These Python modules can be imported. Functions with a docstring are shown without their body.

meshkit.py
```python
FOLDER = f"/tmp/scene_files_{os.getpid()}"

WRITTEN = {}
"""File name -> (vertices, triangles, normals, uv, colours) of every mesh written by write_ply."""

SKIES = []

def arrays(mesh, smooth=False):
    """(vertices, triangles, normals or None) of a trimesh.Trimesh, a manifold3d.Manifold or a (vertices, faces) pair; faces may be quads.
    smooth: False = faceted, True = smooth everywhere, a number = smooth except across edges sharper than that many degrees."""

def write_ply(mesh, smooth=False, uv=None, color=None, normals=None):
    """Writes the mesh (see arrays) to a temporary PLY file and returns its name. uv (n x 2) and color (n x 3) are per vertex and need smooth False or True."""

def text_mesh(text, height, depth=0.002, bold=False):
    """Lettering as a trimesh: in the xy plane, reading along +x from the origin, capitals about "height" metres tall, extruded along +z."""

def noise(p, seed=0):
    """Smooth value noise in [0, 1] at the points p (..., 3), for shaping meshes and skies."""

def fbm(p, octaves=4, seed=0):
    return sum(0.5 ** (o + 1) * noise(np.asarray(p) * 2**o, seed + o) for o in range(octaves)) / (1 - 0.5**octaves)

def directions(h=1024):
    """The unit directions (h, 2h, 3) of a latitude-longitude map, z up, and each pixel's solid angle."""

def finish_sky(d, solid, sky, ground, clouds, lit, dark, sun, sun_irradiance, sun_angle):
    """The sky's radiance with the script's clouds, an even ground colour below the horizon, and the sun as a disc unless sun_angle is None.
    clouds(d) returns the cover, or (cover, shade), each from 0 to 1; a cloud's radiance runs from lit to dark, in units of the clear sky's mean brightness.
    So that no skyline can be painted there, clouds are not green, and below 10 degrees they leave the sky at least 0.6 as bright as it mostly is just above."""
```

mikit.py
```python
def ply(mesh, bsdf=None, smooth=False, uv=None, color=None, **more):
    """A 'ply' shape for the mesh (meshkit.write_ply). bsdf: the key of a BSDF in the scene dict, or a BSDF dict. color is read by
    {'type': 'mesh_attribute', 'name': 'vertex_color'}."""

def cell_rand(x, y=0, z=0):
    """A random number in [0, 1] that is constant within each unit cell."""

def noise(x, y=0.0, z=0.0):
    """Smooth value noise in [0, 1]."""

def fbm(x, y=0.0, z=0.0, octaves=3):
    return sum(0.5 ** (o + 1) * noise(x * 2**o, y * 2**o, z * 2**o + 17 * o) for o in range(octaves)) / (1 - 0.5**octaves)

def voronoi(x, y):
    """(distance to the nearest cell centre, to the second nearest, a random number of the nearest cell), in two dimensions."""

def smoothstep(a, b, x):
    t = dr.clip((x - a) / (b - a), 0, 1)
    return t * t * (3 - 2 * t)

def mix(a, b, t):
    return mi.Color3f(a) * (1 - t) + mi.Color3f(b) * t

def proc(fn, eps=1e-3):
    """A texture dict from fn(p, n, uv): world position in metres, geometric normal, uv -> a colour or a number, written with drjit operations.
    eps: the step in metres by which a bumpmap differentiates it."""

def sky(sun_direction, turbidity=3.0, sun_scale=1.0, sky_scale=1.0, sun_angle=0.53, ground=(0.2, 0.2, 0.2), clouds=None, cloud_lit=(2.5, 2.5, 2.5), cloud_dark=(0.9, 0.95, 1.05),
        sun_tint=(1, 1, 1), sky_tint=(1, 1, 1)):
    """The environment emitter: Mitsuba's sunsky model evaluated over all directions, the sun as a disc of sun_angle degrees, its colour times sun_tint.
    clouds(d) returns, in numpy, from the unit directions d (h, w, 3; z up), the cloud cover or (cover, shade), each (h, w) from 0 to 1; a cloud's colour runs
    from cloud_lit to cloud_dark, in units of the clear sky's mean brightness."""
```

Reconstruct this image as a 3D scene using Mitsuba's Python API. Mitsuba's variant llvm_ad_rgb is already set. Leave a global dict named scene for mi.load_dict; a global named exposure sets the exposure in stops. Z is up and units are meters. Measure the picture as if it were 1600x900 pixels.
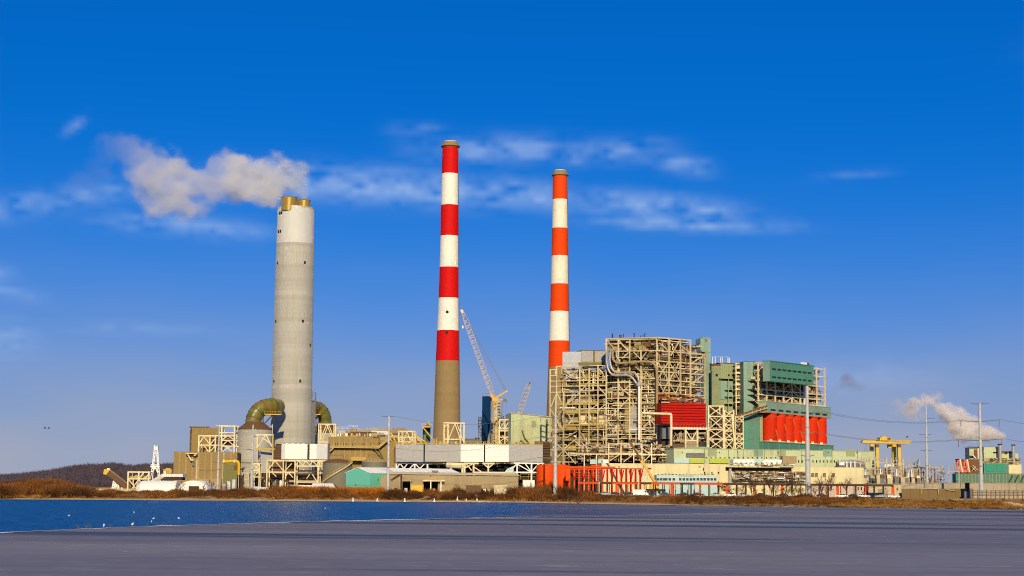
import math, random, numpy as np, trimesh, drjit as dr, mitsuba as mi, mikit, meshkit
from mikit import proc, fbm, noise, smoothstep, mix, cell_rand
T4 = mi.ScalarTransform4f
scene, labels = {}, {}

# ---------------------------------------------------------------- camera, sky, exposure
F, PITCH, ROLL, CAM_H = 2750.0, math.radians(6.53), math.radians(0.5), 5.0      # F: focal length in 1/1600 of the picture's width
CAM = np.array([0, 0, CAM_H])
FWD = np.array([0, math.cos(PITCH), math.sin(PITCH)])
_u0 = np.array([0, -math.sin(PITCH), math.cos(PITCH)])
RIGHT = math.cos(ROLL) * np.array([1.0, 0, 0]) + math.sin(ROLL) * _u0
UP = -math.sin(ROLL) * np.array([1.0, 0, 0]) + math.cos(ROLL) * _u0
scene['camera'] = {'type': 'perspective', 'fov': math.degrees(2 * math.atan(800 / F)), 'fov_axis': 'x', 'near_clip': 0.5, 'far_clip': 40000.0,
                   'to_world': T4().look_at(origin=CAM.tolist(), target=(CAM + FWD * 100).tolist(), up=UP.tolist())}
SUN_AZ, SUN_EL = math.radians(-4), math.radians(26)
SUN = (-math.sin(SUN_AZ) * math.cos(SUN_EL), -math.cos(SUN_AZ) * math.cos(SUN_EL), math.sin(SUN_EL))
exposure = 1.5


def ray(px, py):
    return FWD + (px - 800) / F * RIGHT - (py - 450) / F * UP


def clouds(d):
    """Cirrus wisps and a thin veil of mist low over the horizon, all round."""
    az, el = np.degrees(np.arctan2(d[..., 0], d[..., 1])), np.degrees(np.arcsin(np.clip(d[..., 2], -1, 1)))
    q = np.stack([az / 1.0 + el * 1.5, el / 0.27 - az * 0.22, az * 0], -1)
    fine = 0.62 * meshkit.fbm(q, 6, 3) + 0.38 * meshkit.fbm(q * [2.6, 2.2, 1], 5, 15)
    soft = meshkit.fbm(np.stack([az / 4.0, el / 1.2, az * 0], -1), 3, 8)
    streaks = [  # (azimuth, elevation, half width, half height, strength, tilt) of each wisp
        (-4.6, 9.75, 4.4, 0.50, 0.8, -0.03), (-1.0, 9.6, 3.4, 0.42, 0.75, -0.05), (4.6, 9.2, 2.8, 0.36, 0.75, -0.10), (5.8, 8.6, 3.0, 0.20, 0.6, -0.03),
        (-0.6, 11.0, 2.4, 0.38, 0.6, 0.02), (3.0, 10.95, 2.0, 0.34, 0.55, 0.03), (5.7, 10.5, 0.9, 0.26, 0.5, -0.12), (-3.2, 11.6, 0.9, 0.2, 0.3, 0),
        (-16.6, 8.6, 2.2, 0.35, 0.6, 0.10), (-14.0, 9.1, 2.0, 0.32, 0.5, 0.16), (-10.6, 8.3, 2.6, 0.3, 0.5, -0.04), (-14.2, 11.35, 0.35, 0.16, 0.45, 0.7),
        (-16.8, 6.6, 1.0, 0.3, 0.45, -0.2), (-16.4, 6.1, 1.4, 0.25, 0.35, -0.15), (-16.6, 4.6, 1.4, 0.5, 0.45, -0.1), (-12.0, 5.0, 2.6, 0.18, 0.2, 0), (11.0, 10.1, 1.2, 0.12, 0.2, 0.05),
        (9.0, 3.6, 4.0, 0.5, 0.25, 0.02), (-28, 10, 6, 0.8, 0.6, 0.02), (27, 8, 6, 0.7, 0.5, 0.0), (24, 14, 5, 0.8, 0.4, 0.05)]
    c = np.zeros(az.shape)
    for a, e, w, h, s, t in streaks:
        x, y = (az - a) / w, (el - e - t * (az - a)) / h
        c = np.maximum(c, s * np.exp(-np.clip(np.abs(x), 0, 9) ** 3 - y * y))
    c = np.clip(c * np.clip((fine - 0.29) * 3.2, 0, 1.3) * 0.58, 0, 0.42)
    far = np.clip((meshkit.fbm(np.stack([az / 9, el / 2.2, az * 0], -1), 4, 21) - 0.62) * 2.2, 0, 0.5) * (np.abs(az) > 20)
    c = np.maximum(c, far)
    veil = 0.93 * np.exp(-(np.clip(el, 0, 90) / 5.2) ** 2) * (0.95 + 0.3 * (soft - 0.5))
    return np.maximum(c, 0) * (1 - veil) + veil, np.clip(veil / np.maximum(veil + c, 1e-6), 0, 1)


scene['sky'] = mikit.sky(SUN, turbidity=3, sun_tint=(1.16, 1.22, 1.08), sky_tint=(0.004, 0.475, 1.36), clouds=clouds, cloud_lit=(3.6, 4.7, 6.1), cloud_dark=(2.4, 2.55, 3.2), ground=(0.03, 0.03, 0.03))

# ---------------------------------------------------------------- names
N = {}


def numbered(name):
    N[name] = N.get(name, -1) + 1
    return name if N[name] == 0 else f'{name}_{N[name]:03d}'


def thing(name, label, cat, group=None, kind=None):
    key = numbered(name)
    labels[key] = {'label': label, 'category': cat}
    if group:
        labels[key]['group'] = group
    if kind:
        labels[key]['kind'] = kind
    return key


ORD = ('first', 'second', 'third', 'fourth', 'fifth', 'sixth', 'seventh', 'eighth', 'ninth', 'tenth', 'eleventh', 'twelfth', 'thirteenth', 'fourteenth', 'fifteenth', 'sixteenth', 'seventeenth', 'eighteenth', 'nineteenth', 'twentieth', 'twenty first', 'twenty second', 'twenty third', 'twenty fourth', 'twenty fifth', 'last')


def part(key, name, mesh, mat, label=None, kind=None, smooth=False, **kw):
    k = numbered(f'{key}__{name}')
    scene[k] = mikit.ply(mesh.done() if isinstance(mesh, MB) else mesh, mat, smooth, **kw)
    if label:
        labels.setdefault(k, {})['label'] = label
    if kind:
        labels.setdefault(k, {})['kind'] = kind
    return k


def solo(name, mesh, mat, label, cat, group=None, kind=None, smooth=False, **kw):
    key = thing(name, label, cat, group, kind)
    scene[key] = mikit.ply(mesh.done() if isinstance(mesh, MB) else mesh, mat, smooth, **kw)
    return key


def struct(name, mesh, mat, smooth=False, **kw):
    key = numbered(name)
    scene[key] = mikit.ply(mesh.done() if isinstance(mesh, MB) else mesh, mat, smooth, **kw)
    labels[key] = {'kind': 'structure'}
    return key


# ---------------------------------------------------------------- mesh helpers
def unit(a):
    a = np.asarray(a, float)
    return a / max(np.linalg.norm(a), 1e-12)


Z = np.array([0, 0, 1.0])
BOXF = np.array([[0, 3, 2, 1], [4, 5, 6, 7], [0, 1, 5, 4], [1, 2, 6, 5], [2, 3, 7, 6], [3, 0, 4, 7]])


class MB:
    def __init__(s):
        s.v, s.f, s.n = [], [], 0

    def add(s, v, f):
        v, f = np.asarray(v, float), np.asarray(f, int)
        if f.shape[1] == 4:
            f = np.vstack([f[:, [0, 1, 2]], f[:, [0, 2, 3]]])
        s.v.append(v)
        s.f.append(f + s.n)
        s.n += len(v)
        return s

    def hexa(s, o, a, b, c):
        o, a, b, c = (np.asarray(x, float) for x in (o, a, b, c))
        return s.add([o, o + a, o + a + b, o + b, o + c, o + a + c, o + a + b + c, o + b + c], BOXF)

    def box(s, x0, x1, y0, y1, z0, z1):
        return s.hexa((x0, y0, z0), (x1 - x0, 0, 0), (0, y1 - y0, 0), (0, 0, z1 - z0))

    def bar(s, p, q, w, h=None):
        p, q = np.asarray(p, float), np.asarray(q, float)
        t = unit(q - p)
        a = unit(np.cross(t, Z if abs(t[2]) < 0.95 else np.array([0, 1.0, 0])))
        b = np.cross(t, a)
        h = h or w
        return s.hexa(p - a * w / 2 - b * h / 2, a * w, b * h, q - p)

    def cyl(s, p, q, r0, r1=None, n=14, cap=True):
        return s.tube([p, q], [r0, r0 if r1 is None else r1], n, cap)

    def tube(s, pts, radii, n=14, cap=True):
        p = np.asarray(pts, float)
        r = np.broadcast_to(radii, (len(p),))
        t = np.gradient(p, axis=0)
        t /= np.linalg.norm(t, axis=1, keepdims=True) + 1e-12
        a = unit(np.cross(t[0], Z if abs(t[0][2]) < 0.9 else [0, 1.0, 0]))
        ang = np.arange(n) * 2 * np.pi / n
        v = []
        for i in range(len(p)):
            a = unit(a - t[i] * (a @ t[i]))
            b = np.cross(t[i], a)
            v.append(p[i] + r[i] * (np.cos(ang)[:, None] * a + np.sin(ang)[:, None] * b))
        i, j = np.meshgrid(np.arange(len(p) - 1), np.arange(n), indexing='ij')
        q = np.stack([i * n + j, i * n + (j + 1) % n, (i + 1) * n + (j + 1) % n, (i + 1) * n + j], -1).reshape(-1, 4)
        f = np.vstack([q[:, [0, 1, 2]], q[:, [0, 2, 3]]])
        v = np.vstack(v)
        if cap:
            m = len(v)
            v = np.vstack([v, p[0], p[-1]])
            k = np.arange(n)
            e = (len(p) - 1) * n
            f = np.vstack([f, np.stack([k * 0 + m, (k + 1) % n, k], 1), np.stack([k * 0 + m + 1, e + k, e + (k + 1) % n], 1)])
        return s.add(v, f)

    def prism(s, poly, a, b, o, c):
        """The polygon [(i, j), ...] in the plane o + i*a + j*b, swept along c (convex or fan-able)."""
        a, b, o, c = (np.asarray(x, float) for x in (a, b, o, c))
        v0 = np.array([o + i * a + j * b for i, j in poly])
        n = len(poly)
        k = np.arange(n)
        f = np.vstack([np.stack([k, (k + 1) % n, (k + 1) % n + n], 1), np.stack([k, (k + 1) % n + n, k + n], 1),
                       [[0, i + 1, i] for i in range(1, n - 1)], [[n, n + i, n + i + 1] for i in range(1, n - 1)]])
        return s.add(np.vstack([v0, v0 + c]), f)

    def done(s):
        return np.vstack(s.v), np.vstack(s.f)


G = 3.0     # the plant's ground level above the lake


class Plane:
    """An upright plane through the pixel column px at depth y, turned by yaw degrees (positive: its right end lies farther away). Along: s metres to the right, z up."""

    def __init__(s, px, y, yaw=0.0):
        a = math.radians(yaw)
        s.d, s.n = np.array([math.cos(a), math.sin(a), 0]), np.array([math.sin(a), -math.cos(a), 0])
        r = ray(px, 765)
        s.C = np.array([r[0] / r[1] * y, y, 0])
        s.yaw = yaw

    def P(s, px, py, off=0.0):
        r = ray(px, py)
        t = (s.n @ (s.C + s.n * off - CAM)) / (s.n @ r)
        return CAM + r * t

    def sz(s, px, py, off=0.0):
        p = s.P(px, py, off)
        return (p - s.C) @ s.d, p[2]

    def W(s, a, z, off=0.0):
        return s.C + s.d * a + s.n * off + Z * z

    def block(s, a0, a1, z0, z1, depth, off=0.0):
        return MB().hexa(s.W(a0, z0, off - depth), s.d * (a1 - a0), s.n * depth, Z * (z1 - z0))

    def rect(s, x0, y0, x1, y1, off=0.0):
        a0, z1 = s.sz(x0, y0, off)
        a1, z0 = s.sz(x1, y1 if y1 is not None else y0, off)
        return a0, a1, (G if y1 is None else z0), z1

    def box(s, key, name, mat, x0, y0, x1, y1, depth, off=0.0, **kw):
        """A block whose front shows from pixel (x0, y0), top left, to (x1, y1), bottom right; y1 None: down to the ground."""
        a0, a1, z0, z1 = s.rect(x0, y0, x1, y1, off)
        return part(key, name, s.block(a0, a1, z0, z1, depth, off), mat, **kw)

    def bar(s, key, name, mat, x0, y0, x1, y1, w, off=0.0, h=None):
        return part(key, name, MB().bar(s.P(x0, y0, off), s.P(x1, y1, off), w, h), mat)

    def col(s, key, mat, px, y0, y1=None, w=0.7, off=0.0, name='column', depth=None):
        a, z1 = s.sz(px, y0, off)
        z0 = G if y1 is None else s.sz(px, y1, off)[1]
        return part(key, name, s.block(a - w / 2, a + w / 2, z0, z1, depth or w, off + (depth or w) / 2), mat)

    def beam(s, key, mat, x0, y0, x1, w=0.55, off=0.0, name='beam', d=None):
        a0, z = s.sz(x0, y0, off)
        a1 = s.sz(x1, y0, off)[0]
        return part(key, name, s.block(a0, a1, z - w / 2, z + w / 2, d or w * 0.8, off + (d or w * 0.8) / 2), mat)

    def panels(s, key, name, mat, x0, y0, x1, y1, n, m=1, off=0.0, gap=0.06, th=0.15, mats=None):
        """n x m cladding panels with recessed joints, proud of a wall."""
        a0, a1, z0, z1 = s.rect(x0, y0, x1, y1, off)
        for i in range(n):
            for j in range(m):
                w, h = (a1 - a0) / n, (z1 - z0) / m
                part(key, name, s.block(a0 + i * w + gap, a0 + (i + 1) * w - gap, z0 + j * h + gap, z0 + (j + 1) * h - gap, th, off + th), mats[(i + j) % len(mats)] if mats else mat)


def ground_at(px, y):
    r = ray(px, 765)
    return np.array([r[0] / r[1] * y, y, G])


def zat(px, py, y):
    return Plane(px, y).P(px, py)[2]


def Q(px, py, y):
    return Plane(px, y).P(px, py)


# ---------------------------------------------------------------- materials (real base colours, linear)
def mat(name, rgb, rough=0.6, metal=0.0, spec=0.4):
    scene['mat_' + name] = {'type': 'principled', 'base_color': {'type': 'rgb', 'value': list(rgb)}, 'roughness': max(rough, .3), 'metallic': metal, 'specular': spec}
    return 'mat_' + name


def matp(name, fn, rough=0.7, spec=0.3, bump=None, scale=1.0):
    b = {'type': 'principled', 'base_color': proc(fn), 'roughness': rough, 'specular': spec}
    if bump:
        b = {'type': 'bumpmap', 'arbitrary': proc(bump, eps=0.05), 'scale': scale, 'bsdf': b}
    scene['mat_' + name] = b
    return 'mat_' + name


def weathered(rgb, amount=0.35, dirt=(0.16, 0.12, 0.08)):
    """Paint with rain streaks running down and blotches."""
    def fn(p, n, uv):
        a = fbm((p.x + p.y) * 0.35, (p.x - p.y) * 0.35, p.z * 0.03, 3)
        b = fbm(p.x * 0.12, p.y * 0.12, p.z * 0.12 + 9, 3)
        t = smoothstep(0.45, 0.8, a) * 0.6 + smoothstep(0.5, 0.75, b) * 0.5
        return mix(rgb, dirt, t * amount)
    return fn


CREAM = None
CREAM2 = mat('cream_worn', (0.50, 0.41, 0.27), 0.6)
WHITE = mat('white', (0.80, 0.79, 0.76), 0.45)
YELLOW = mat('yellow', (0.68, 0.42, 0.015), 0.45)
OCHRE = mat('ochre', (0.46, 0.32, 0.06), 0.55)
ORANGE = mat('orange', (0.78, 0.075, 0.004), 0.6, 0, .15)
ORANGE2 = mat('crane_orange', (0.66, 0.37, 0.035), 0.4)
RED = None
STEEL = mat('steel', (0.42, 0.43, 0.44), 0.4, 0.6)
GALV = mat('galvanised', (0.50, 0.51, 0.54), 0.5, 0.3)
SILVER = mat('silver', (0.44, 0.40, 0.37), 0.4, 0.3)
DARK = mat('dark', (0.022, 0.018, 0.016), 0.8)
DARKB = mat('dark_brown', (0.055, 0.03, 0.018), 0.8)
BROWN = mat('brown', (0.13, 0.065, 0.03), 0.7)
RUST = mat('rust', (0.20, 0.07, 0.025), 0.8)
TANM = mat('tan_equipment', (0.34, 0.25, 0.13), 0.7)
GREYP = mat('grey_panel', (0.36, 0.35, 0.36), 0.55)
GREYD = mat('grey_dark', (0.14, 0.14, 0.15), 0.6)
OLIVE = mat('olive', (0.17, 0.16, 0.05), 0.7)
GLASS = mat('window_glass', (0.02, 0.025, 0.03), 0.12, 0.0, 0.8)
TIRE = mat('tyre', (0.015, 0.015, 0.015), 0.8)
GOLD = mat('flue_brass', (0.42, 0.27, 0.05), 0.35, 0.4)
BLUE = mat('blue', (0.001, 0.028, 0.10), 0.7, 0, .08)
GREENTANK = mat('dark_green', (0.02, 0.07, 0.065), 0.45)
ROOFW = mat('roof_white', (0.78, 0.76, 0.72), 0.5)
PALEB = mat('pale_blue', (0.42, 0.58, 0.58), 0.5)
TEALD = mat('teal_trim', (0.04, 0.22, 0.17), 0.5)
BIRD = mat('feather_white', (0.85, 0.85, 0.85), 0.7)
BIRDD = mat('feather_dark', (0.06, 0.06, 0.07), 0.8)
BARK = mat('bark', (0.16, 0.11, 0.075), 0.9)
BIRCH = mat('birch_bark', (0.55, 0.48, 0.40), 0.8)
TWIG = mat('twig', (0.11, 0.05, 0.025), 0.9)
CREAM = matp('cream', weathered((0.77, 0.655, 0.40), 0.5, (0.34, 0.20, 0.09)), 0.55, .25)
BSTEEL = matp('boiler_steel', weathered((0.68, 0.565, 0.345), 0.75, (0.22, 0.12, 0.055)), 0.6, .2)
RED = matp('red', weathered((0.46, 0.008, 0.004), 0.5, (0.24, 0.018, 0.01)), 0.65, .12)
TAN = matp('tan_cladding', weathered((0.285, 0.19, 0.065), 0.25))
TANL = matp('tan_low', weathered((0.36, 0.27, 0.15), 0.4))
PALEG = matp('pale_green', weathered((0.50, 0.55, 0.34), 0.35))
CREAMW = matp('cream_wall', weathered((0.72, 0.62, 0.36), 0.4))
GREENG = matp('sage_cladding', weathered((0.30, 0.34, 0.20), 0.4))
TEAL = matp('teal_cladding', weathered((0.23, 0.36, 0.295), 0.45))
TEAL2 = matp('teal_dark_cladding', weathered((0.075, 0.26, 0.20), 0.45))
TURQ = mat('turquoise', (0.12, 0.45, 0.36), 0.5)
SILO = matp('silo_red', weathered((0.66, 0.030, 0.003), 0.5, dirt=(0.32, 0.02, 0.008)), 0.65, .12)
WALLC = matp('concrete_wall', weathered((0.40, 0.33, 0.24), 0.5))
TANK = matp('tank_grey', weathered((0.19, 0.18, 0.13), 0.4))
DUCTG = matp('duct_green', lambda p, n, uv: mix((0.085, 0.13, 0.008), (0.19, 0.12, 0.018), smoothstep(0.35, 0.62, fbm(p.x * 0.35, p.y * 0.35, p.z * 0.35, 3))), 0.35, 0.5)


def concrete(p, n, uv):
    band = cell_rand(dr.floor(p.z / 2.4), 3, 5) * 0.55 + fbm(p.x * 0.05, p.y * 0.05, p.z * 0.9, 3) * 0.45
    streak = fbm(p.x * 0.8, p.y * 0.8, p.z * 0.03, 3)
    base = mix((0.365, 0.35, 0.315), (0.49, 0.475, 0.44), band)
    base = mix(base, (0.30, 0.27, 0.21), smoothstep(0.55, 0.85, streak) * 0.35)
    return mix(base, (0.30, 0.28, 0.24), smoothstep(0.93, 1.0, p.z / 2.4 - dr.floor(p.z / 2.4)) * 0.35)


CONC = matp('slipformed_concrete', concrete, 0.85)
CONCP = matp('chimney_grey_paint', lambda p, n, uv: mix((0.54, 0.54, 0.53), (0.61, 0.61, 0.60), fbm(p.x * 0.5, p.y * 0.5, p.z * 0.1)), 0.6)
CONCB = matp('brown_concrete', lambda p, n, uv: mix((0.25, 0.175, 0.08), (0.32, 0.225, 0.11), fbm(p.x * 0.1, p.y * 0.1, p.z * 0.5) * 0.7 + cell_rand(dr.floor(p.z / 2.3), 1, 1) * 0.3), 0.85)
CHRED = matp('chimney_red', weathered((0.62, 0.006, 0.006), 0.3, (0.32, 0.02, 0.015)), 0.65, .12)
CHORANGE = matp('chimney_orange', weathered((0.78, 0.062, 0.003), 0.15, dirt=(0.5, 0.06, 0.01)), 0.65, .12)
CHWHITE = matp('chimney_white', weathered((0.82, 0.80, 0.72), 0.14, (0.42, 0.36, 0.28)), 0.6, .2)
CHWORN = matp('chimney_white_worn', lambda p, n, uv: mix((0.80, 0.75, 0.62), (0.35, 0.28, 0.2), smoothstep(0.60, 0.75, fbm((p.x + p.y) * 0.5, p.z * 0.35, 3, 4)) * 0.22), 0.6)

# ---------------------------------------------------------------- lake, ice, ground, hills
SHORE = [(-900, 776), (-300, 778), (0, 780), (400, 782.3), (640, 784), (800, 785), (1000, 788.3), (1200, 791.5), (1400, 794.2), (1600, 796.5), (2000, 800), (2600, 806)]


def on_level(px, py, z=0.0):
    r = ray(px, py)
    return CAM + r * ((z - CAM_H) / r[2])


_sh = np.array([on_level(*s) for s in SHORE])
_sx = np.concatenate([[-4000, -1200], _sh[:, 0], [1200, 4000]])
_sy = np.concatenate([[900, 720], _sh[:, 1], [430, 300]])


def shore_y(x):
    x = np.asarray(x, float)
    p = np.stack([x / 9, x * 0, x * 0], -1)
    return np.interp(x, _sx, _sy) + (meshkit.fbm(p, 3, 5) - 0.5) * 5


scene['mat_water'] = {'type': 'bumpmap', 'scale': 0.65,
    'arbitrary': proc(lambda p, n, uv: 0.34 * noise(p.x * 0.55 + p.y * 0.12, p.y * 1.1, 1) + 0.17 * noise(p.x * 1.3, p.y * 2.6, 5) + 0.035 * noise(p.x * 4.1, p.y * 6.3, 7), eps=0.03),
    'bsdf': {'type': 'principled', 'base_color': {'type': 'rgb', 'value': [0.001, 0.034, 0.095]}, 'roughness': 0.26, 'specular': 0.5}}


def ice_colour(p, n, uv):
    big = fbm(p.x * 0.012 + p.y * 0.002, p.y * 0.035, 2, 4)
    wet = smoothstep(0.57, 0.66, fbm(p.x * 0.006, p.y * 0.055 + p.x * 0.002, 8, 4))
    grain = fbm(p.x * 0.7, p.y * 0.5, 4, 3)
    c = mix((0.106, 0.099, 0.120), (0.155, 0.145, 0.166), smoothstep(0.3, 0.7, big) * 0.7 + fbm(p.x * 0.04, p.y * 0.08, 31, 3) * 0.3)
    c = mix(c, (0.22, 0.22, 0.24), smoothstep(0.5, 0.85, grain) * 0.2)
    thin = smoothstep(0.56, 0.72, fbm(p.x * 0.02, p.y * 0.28, 12, 3))
    c = mix(c, (0.07, 0.075, 0.10), thin * 0.22)
    crack = smoothstep(0.985, 0.998, 1 - dr.abs(fbm(p.x * 0.03, p.y * 0.11, 21, 4) - 0.5) * 2)
    c = mix(c, (0.30, 0.30, 0.32), crack * 0.3)
    return mix(c, (0.03, 0.042, 0.065), wet * 0.85)


scene['mat_ice'] = {'type': 'bumpmap', 'scale': 1.0, 'arbitrary': proc(lambda p, n, uv: 0.025 * fbm(p.x * 1.3, p.y * 1.3, 3, 3), eps=0.03),
    'bsdf': {'type': 'principled', 'base_color': proc(ice_colour), 'roughness': 0.55, 'specular': 0.3}}
matp('frost', lambda p, n, uv: mix((0.30, 0.28, 0.32), (0.80, 0.78, 0.78), smoothstep(0.42, 0.6, fbm(p.x * 0.12, p.y * 0.12, 6, 3))), 0.6)


def ground_colour(p, n, uv):
    a = fbm(p.x * 0.06, p.y * 0.06, 1, 4)
    b = fbm(p.x * 0.9, p.y * 0.9, 1, 2)
    c = mix((0.16, 0.085, 0.03), (0.26, 0.18, 0.095), smoothstep(0.4, 0.62, a))
    c = mix(c, (0.10, 0.05, 0.02), smoothstep(0.5, 0.8, b) * 0.5)
    return mix((0.34, 0.25, 0.16), c, smoothstep(0.2, 0.75, p.z))


GROUND = matp('ground', ground_colour, 0.95, 0.1)
HILLM = matp('hill_floor', lambda p, n, uv: mix((0.075, 0.052, 0.066), (0.10, 0.072, 0.08), fbm(p.x * 0.01, p.y * 0.01, 0)), 0.95, 0.1)  # hill floor brown with the purple of distance haze mixed in
struct('lake_water', MB().add([[-4000, -300, 0], [4000, -300, 0], [4000, 1000, 0], [-4000, 1000, 0]], [[0, 1, 2, 3]]), 'mat_water')

EDGE = [(-900, 866), (-400, 846), (0, 832.3), (120, 827.2), (230, 822.7), (430, 816.6), (550, 813.6), (680, 811.2), (800, 808.3), (925, 806), (1040, 804), (1125, 802), (1215, 800)]
BACK = [(1190, 798.2), (1150, 797.2), (1110, 795.6), (1082, 793.2), (1060, 790.2)]
_e = []
for (ax, ay), (bx, by) in zip(EDGE[:-1], EDGE[1:]):
    for i in range(14):
        t = i / 14
        p = on_level(ax + (bx - ax) * t, ay + (by - ay) * t)
        w = (meshkit.fbm(np.array([p[0] / 14, 3, 0.0]), 4, 2) - 0.5) * 5.0 + (meshkit.fbm(np.array([p[0] / 2.5, 9, 0.0]), 2, 2) - 0.5) * 1.2
        _e.append([p[0], p[1] + w])
_e.append(on_level(*EDGE[-1])[:2].tolist())
_b = [on_level(*b)[:2].tolist() for b in BACK]
_top = [[x, float(shore_y(x)) + 6] for x in np.linspace(_b[-1][0], 1500, 40)]
from shapely.geometry import Polygon, LineString
ICE = Polygon(_e + _b + _top + [[3500, 330], [3500, -250], [-900, -250]]).buffer(0)
for px, py, rx, ry in ((1122, 794.9, 9, 2.5), (1146, 795.2, 12, 2.2), (1133, 796.0, 5, 1.5)):     # open puddles near the bank
    c = on_level(px, py)
    a = np.linspace(0, 6.283, 26)[:-1]
    ICE = ICE.difference(Polygon([(c[0] + rx * math.cos(t) * 0.22 * (1 + 0.3 * math.sin(3 * t)), c[1] + ry * math.sin(t) * 2.2) for t in a]))
_v, _f = trimesh.creation.triangulate_polygon(ICE, engine='earcut')
struct('ice_sheet', (np.column_stack([_v, np.full(len(_v), 0.03)]), _f), 'mat_ice')
m = MB()
_l = np.array(_e)
_w = 0.6 + 9.0 * np.clip(meshkit.fbm(np.stack([_l[:, 0] / 22, _l[:, 0] * 0, _l[:, 0] * 0], -1), 3, 17) - 0.33, 0, 1) ** 1.0
n_ = len(_l)
m.add(np.vstack([np.column_stack([_l[:, 0], _l[:, 1] + 0.3, np.full(n_, 0.06)]), np.column_stack([_l[:, 0], _l[:, 1] - _w, np.full(n_, 0.06)])]),
      [[i, i + 1, n_ + i + 1, n_ + i] for i in range(n_ - 1)])
struct('ice_rim', m, 'mat_frost')
# thin new ice, still dark, over the narrow end of the open water
_t = [[*on_level(px, float(np.interp(px, [e[0] for e in EDGE], [e[1] for e in EDGE])))[:2]] for px in np.linspace(780, 1205, 48)]
_u = [[x, float(shore_y(x)) + 4] for x in np.linspace(_t[-1][0] - 14, _t[0][0] + 16, 30)]
_j = np.random.default_rng(8)
_m = [[_u[-1][0] + (_t[0][0] - _u[-1][0]) * t + _j.normal(0, 4), _u[-1][1] + (_t[0][1] - _u[-1][1]) * t] for t in np.linspace(.02, .98, 40)]
_sk = Polygon(_t + _u + _m).buffer(0)
matp('skim_ice', lambda p, n, uv: mix((0.035, 0.045, 0.085), (0.10, 0.098, 0.125), smoothstep(0.35, 0.65, fbm(p.x * 0.03, p.y * 0.09, 4, 4)) * 0.6 + smoothstep(0.0, 60.0, p.x) * 0.55), 0.45)
for _g in getattr(_sk, 'geoms', [_sk]):
    if _g.area > 50:
        _v, _f = trimesh.creation.triangulate_polygon(_g, engine='earcut')
        struct('skim_ice', (np.column_stack([_v, np.full(len(_v), 0.015)]), _f), 'mat_skim_ice')

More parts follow.
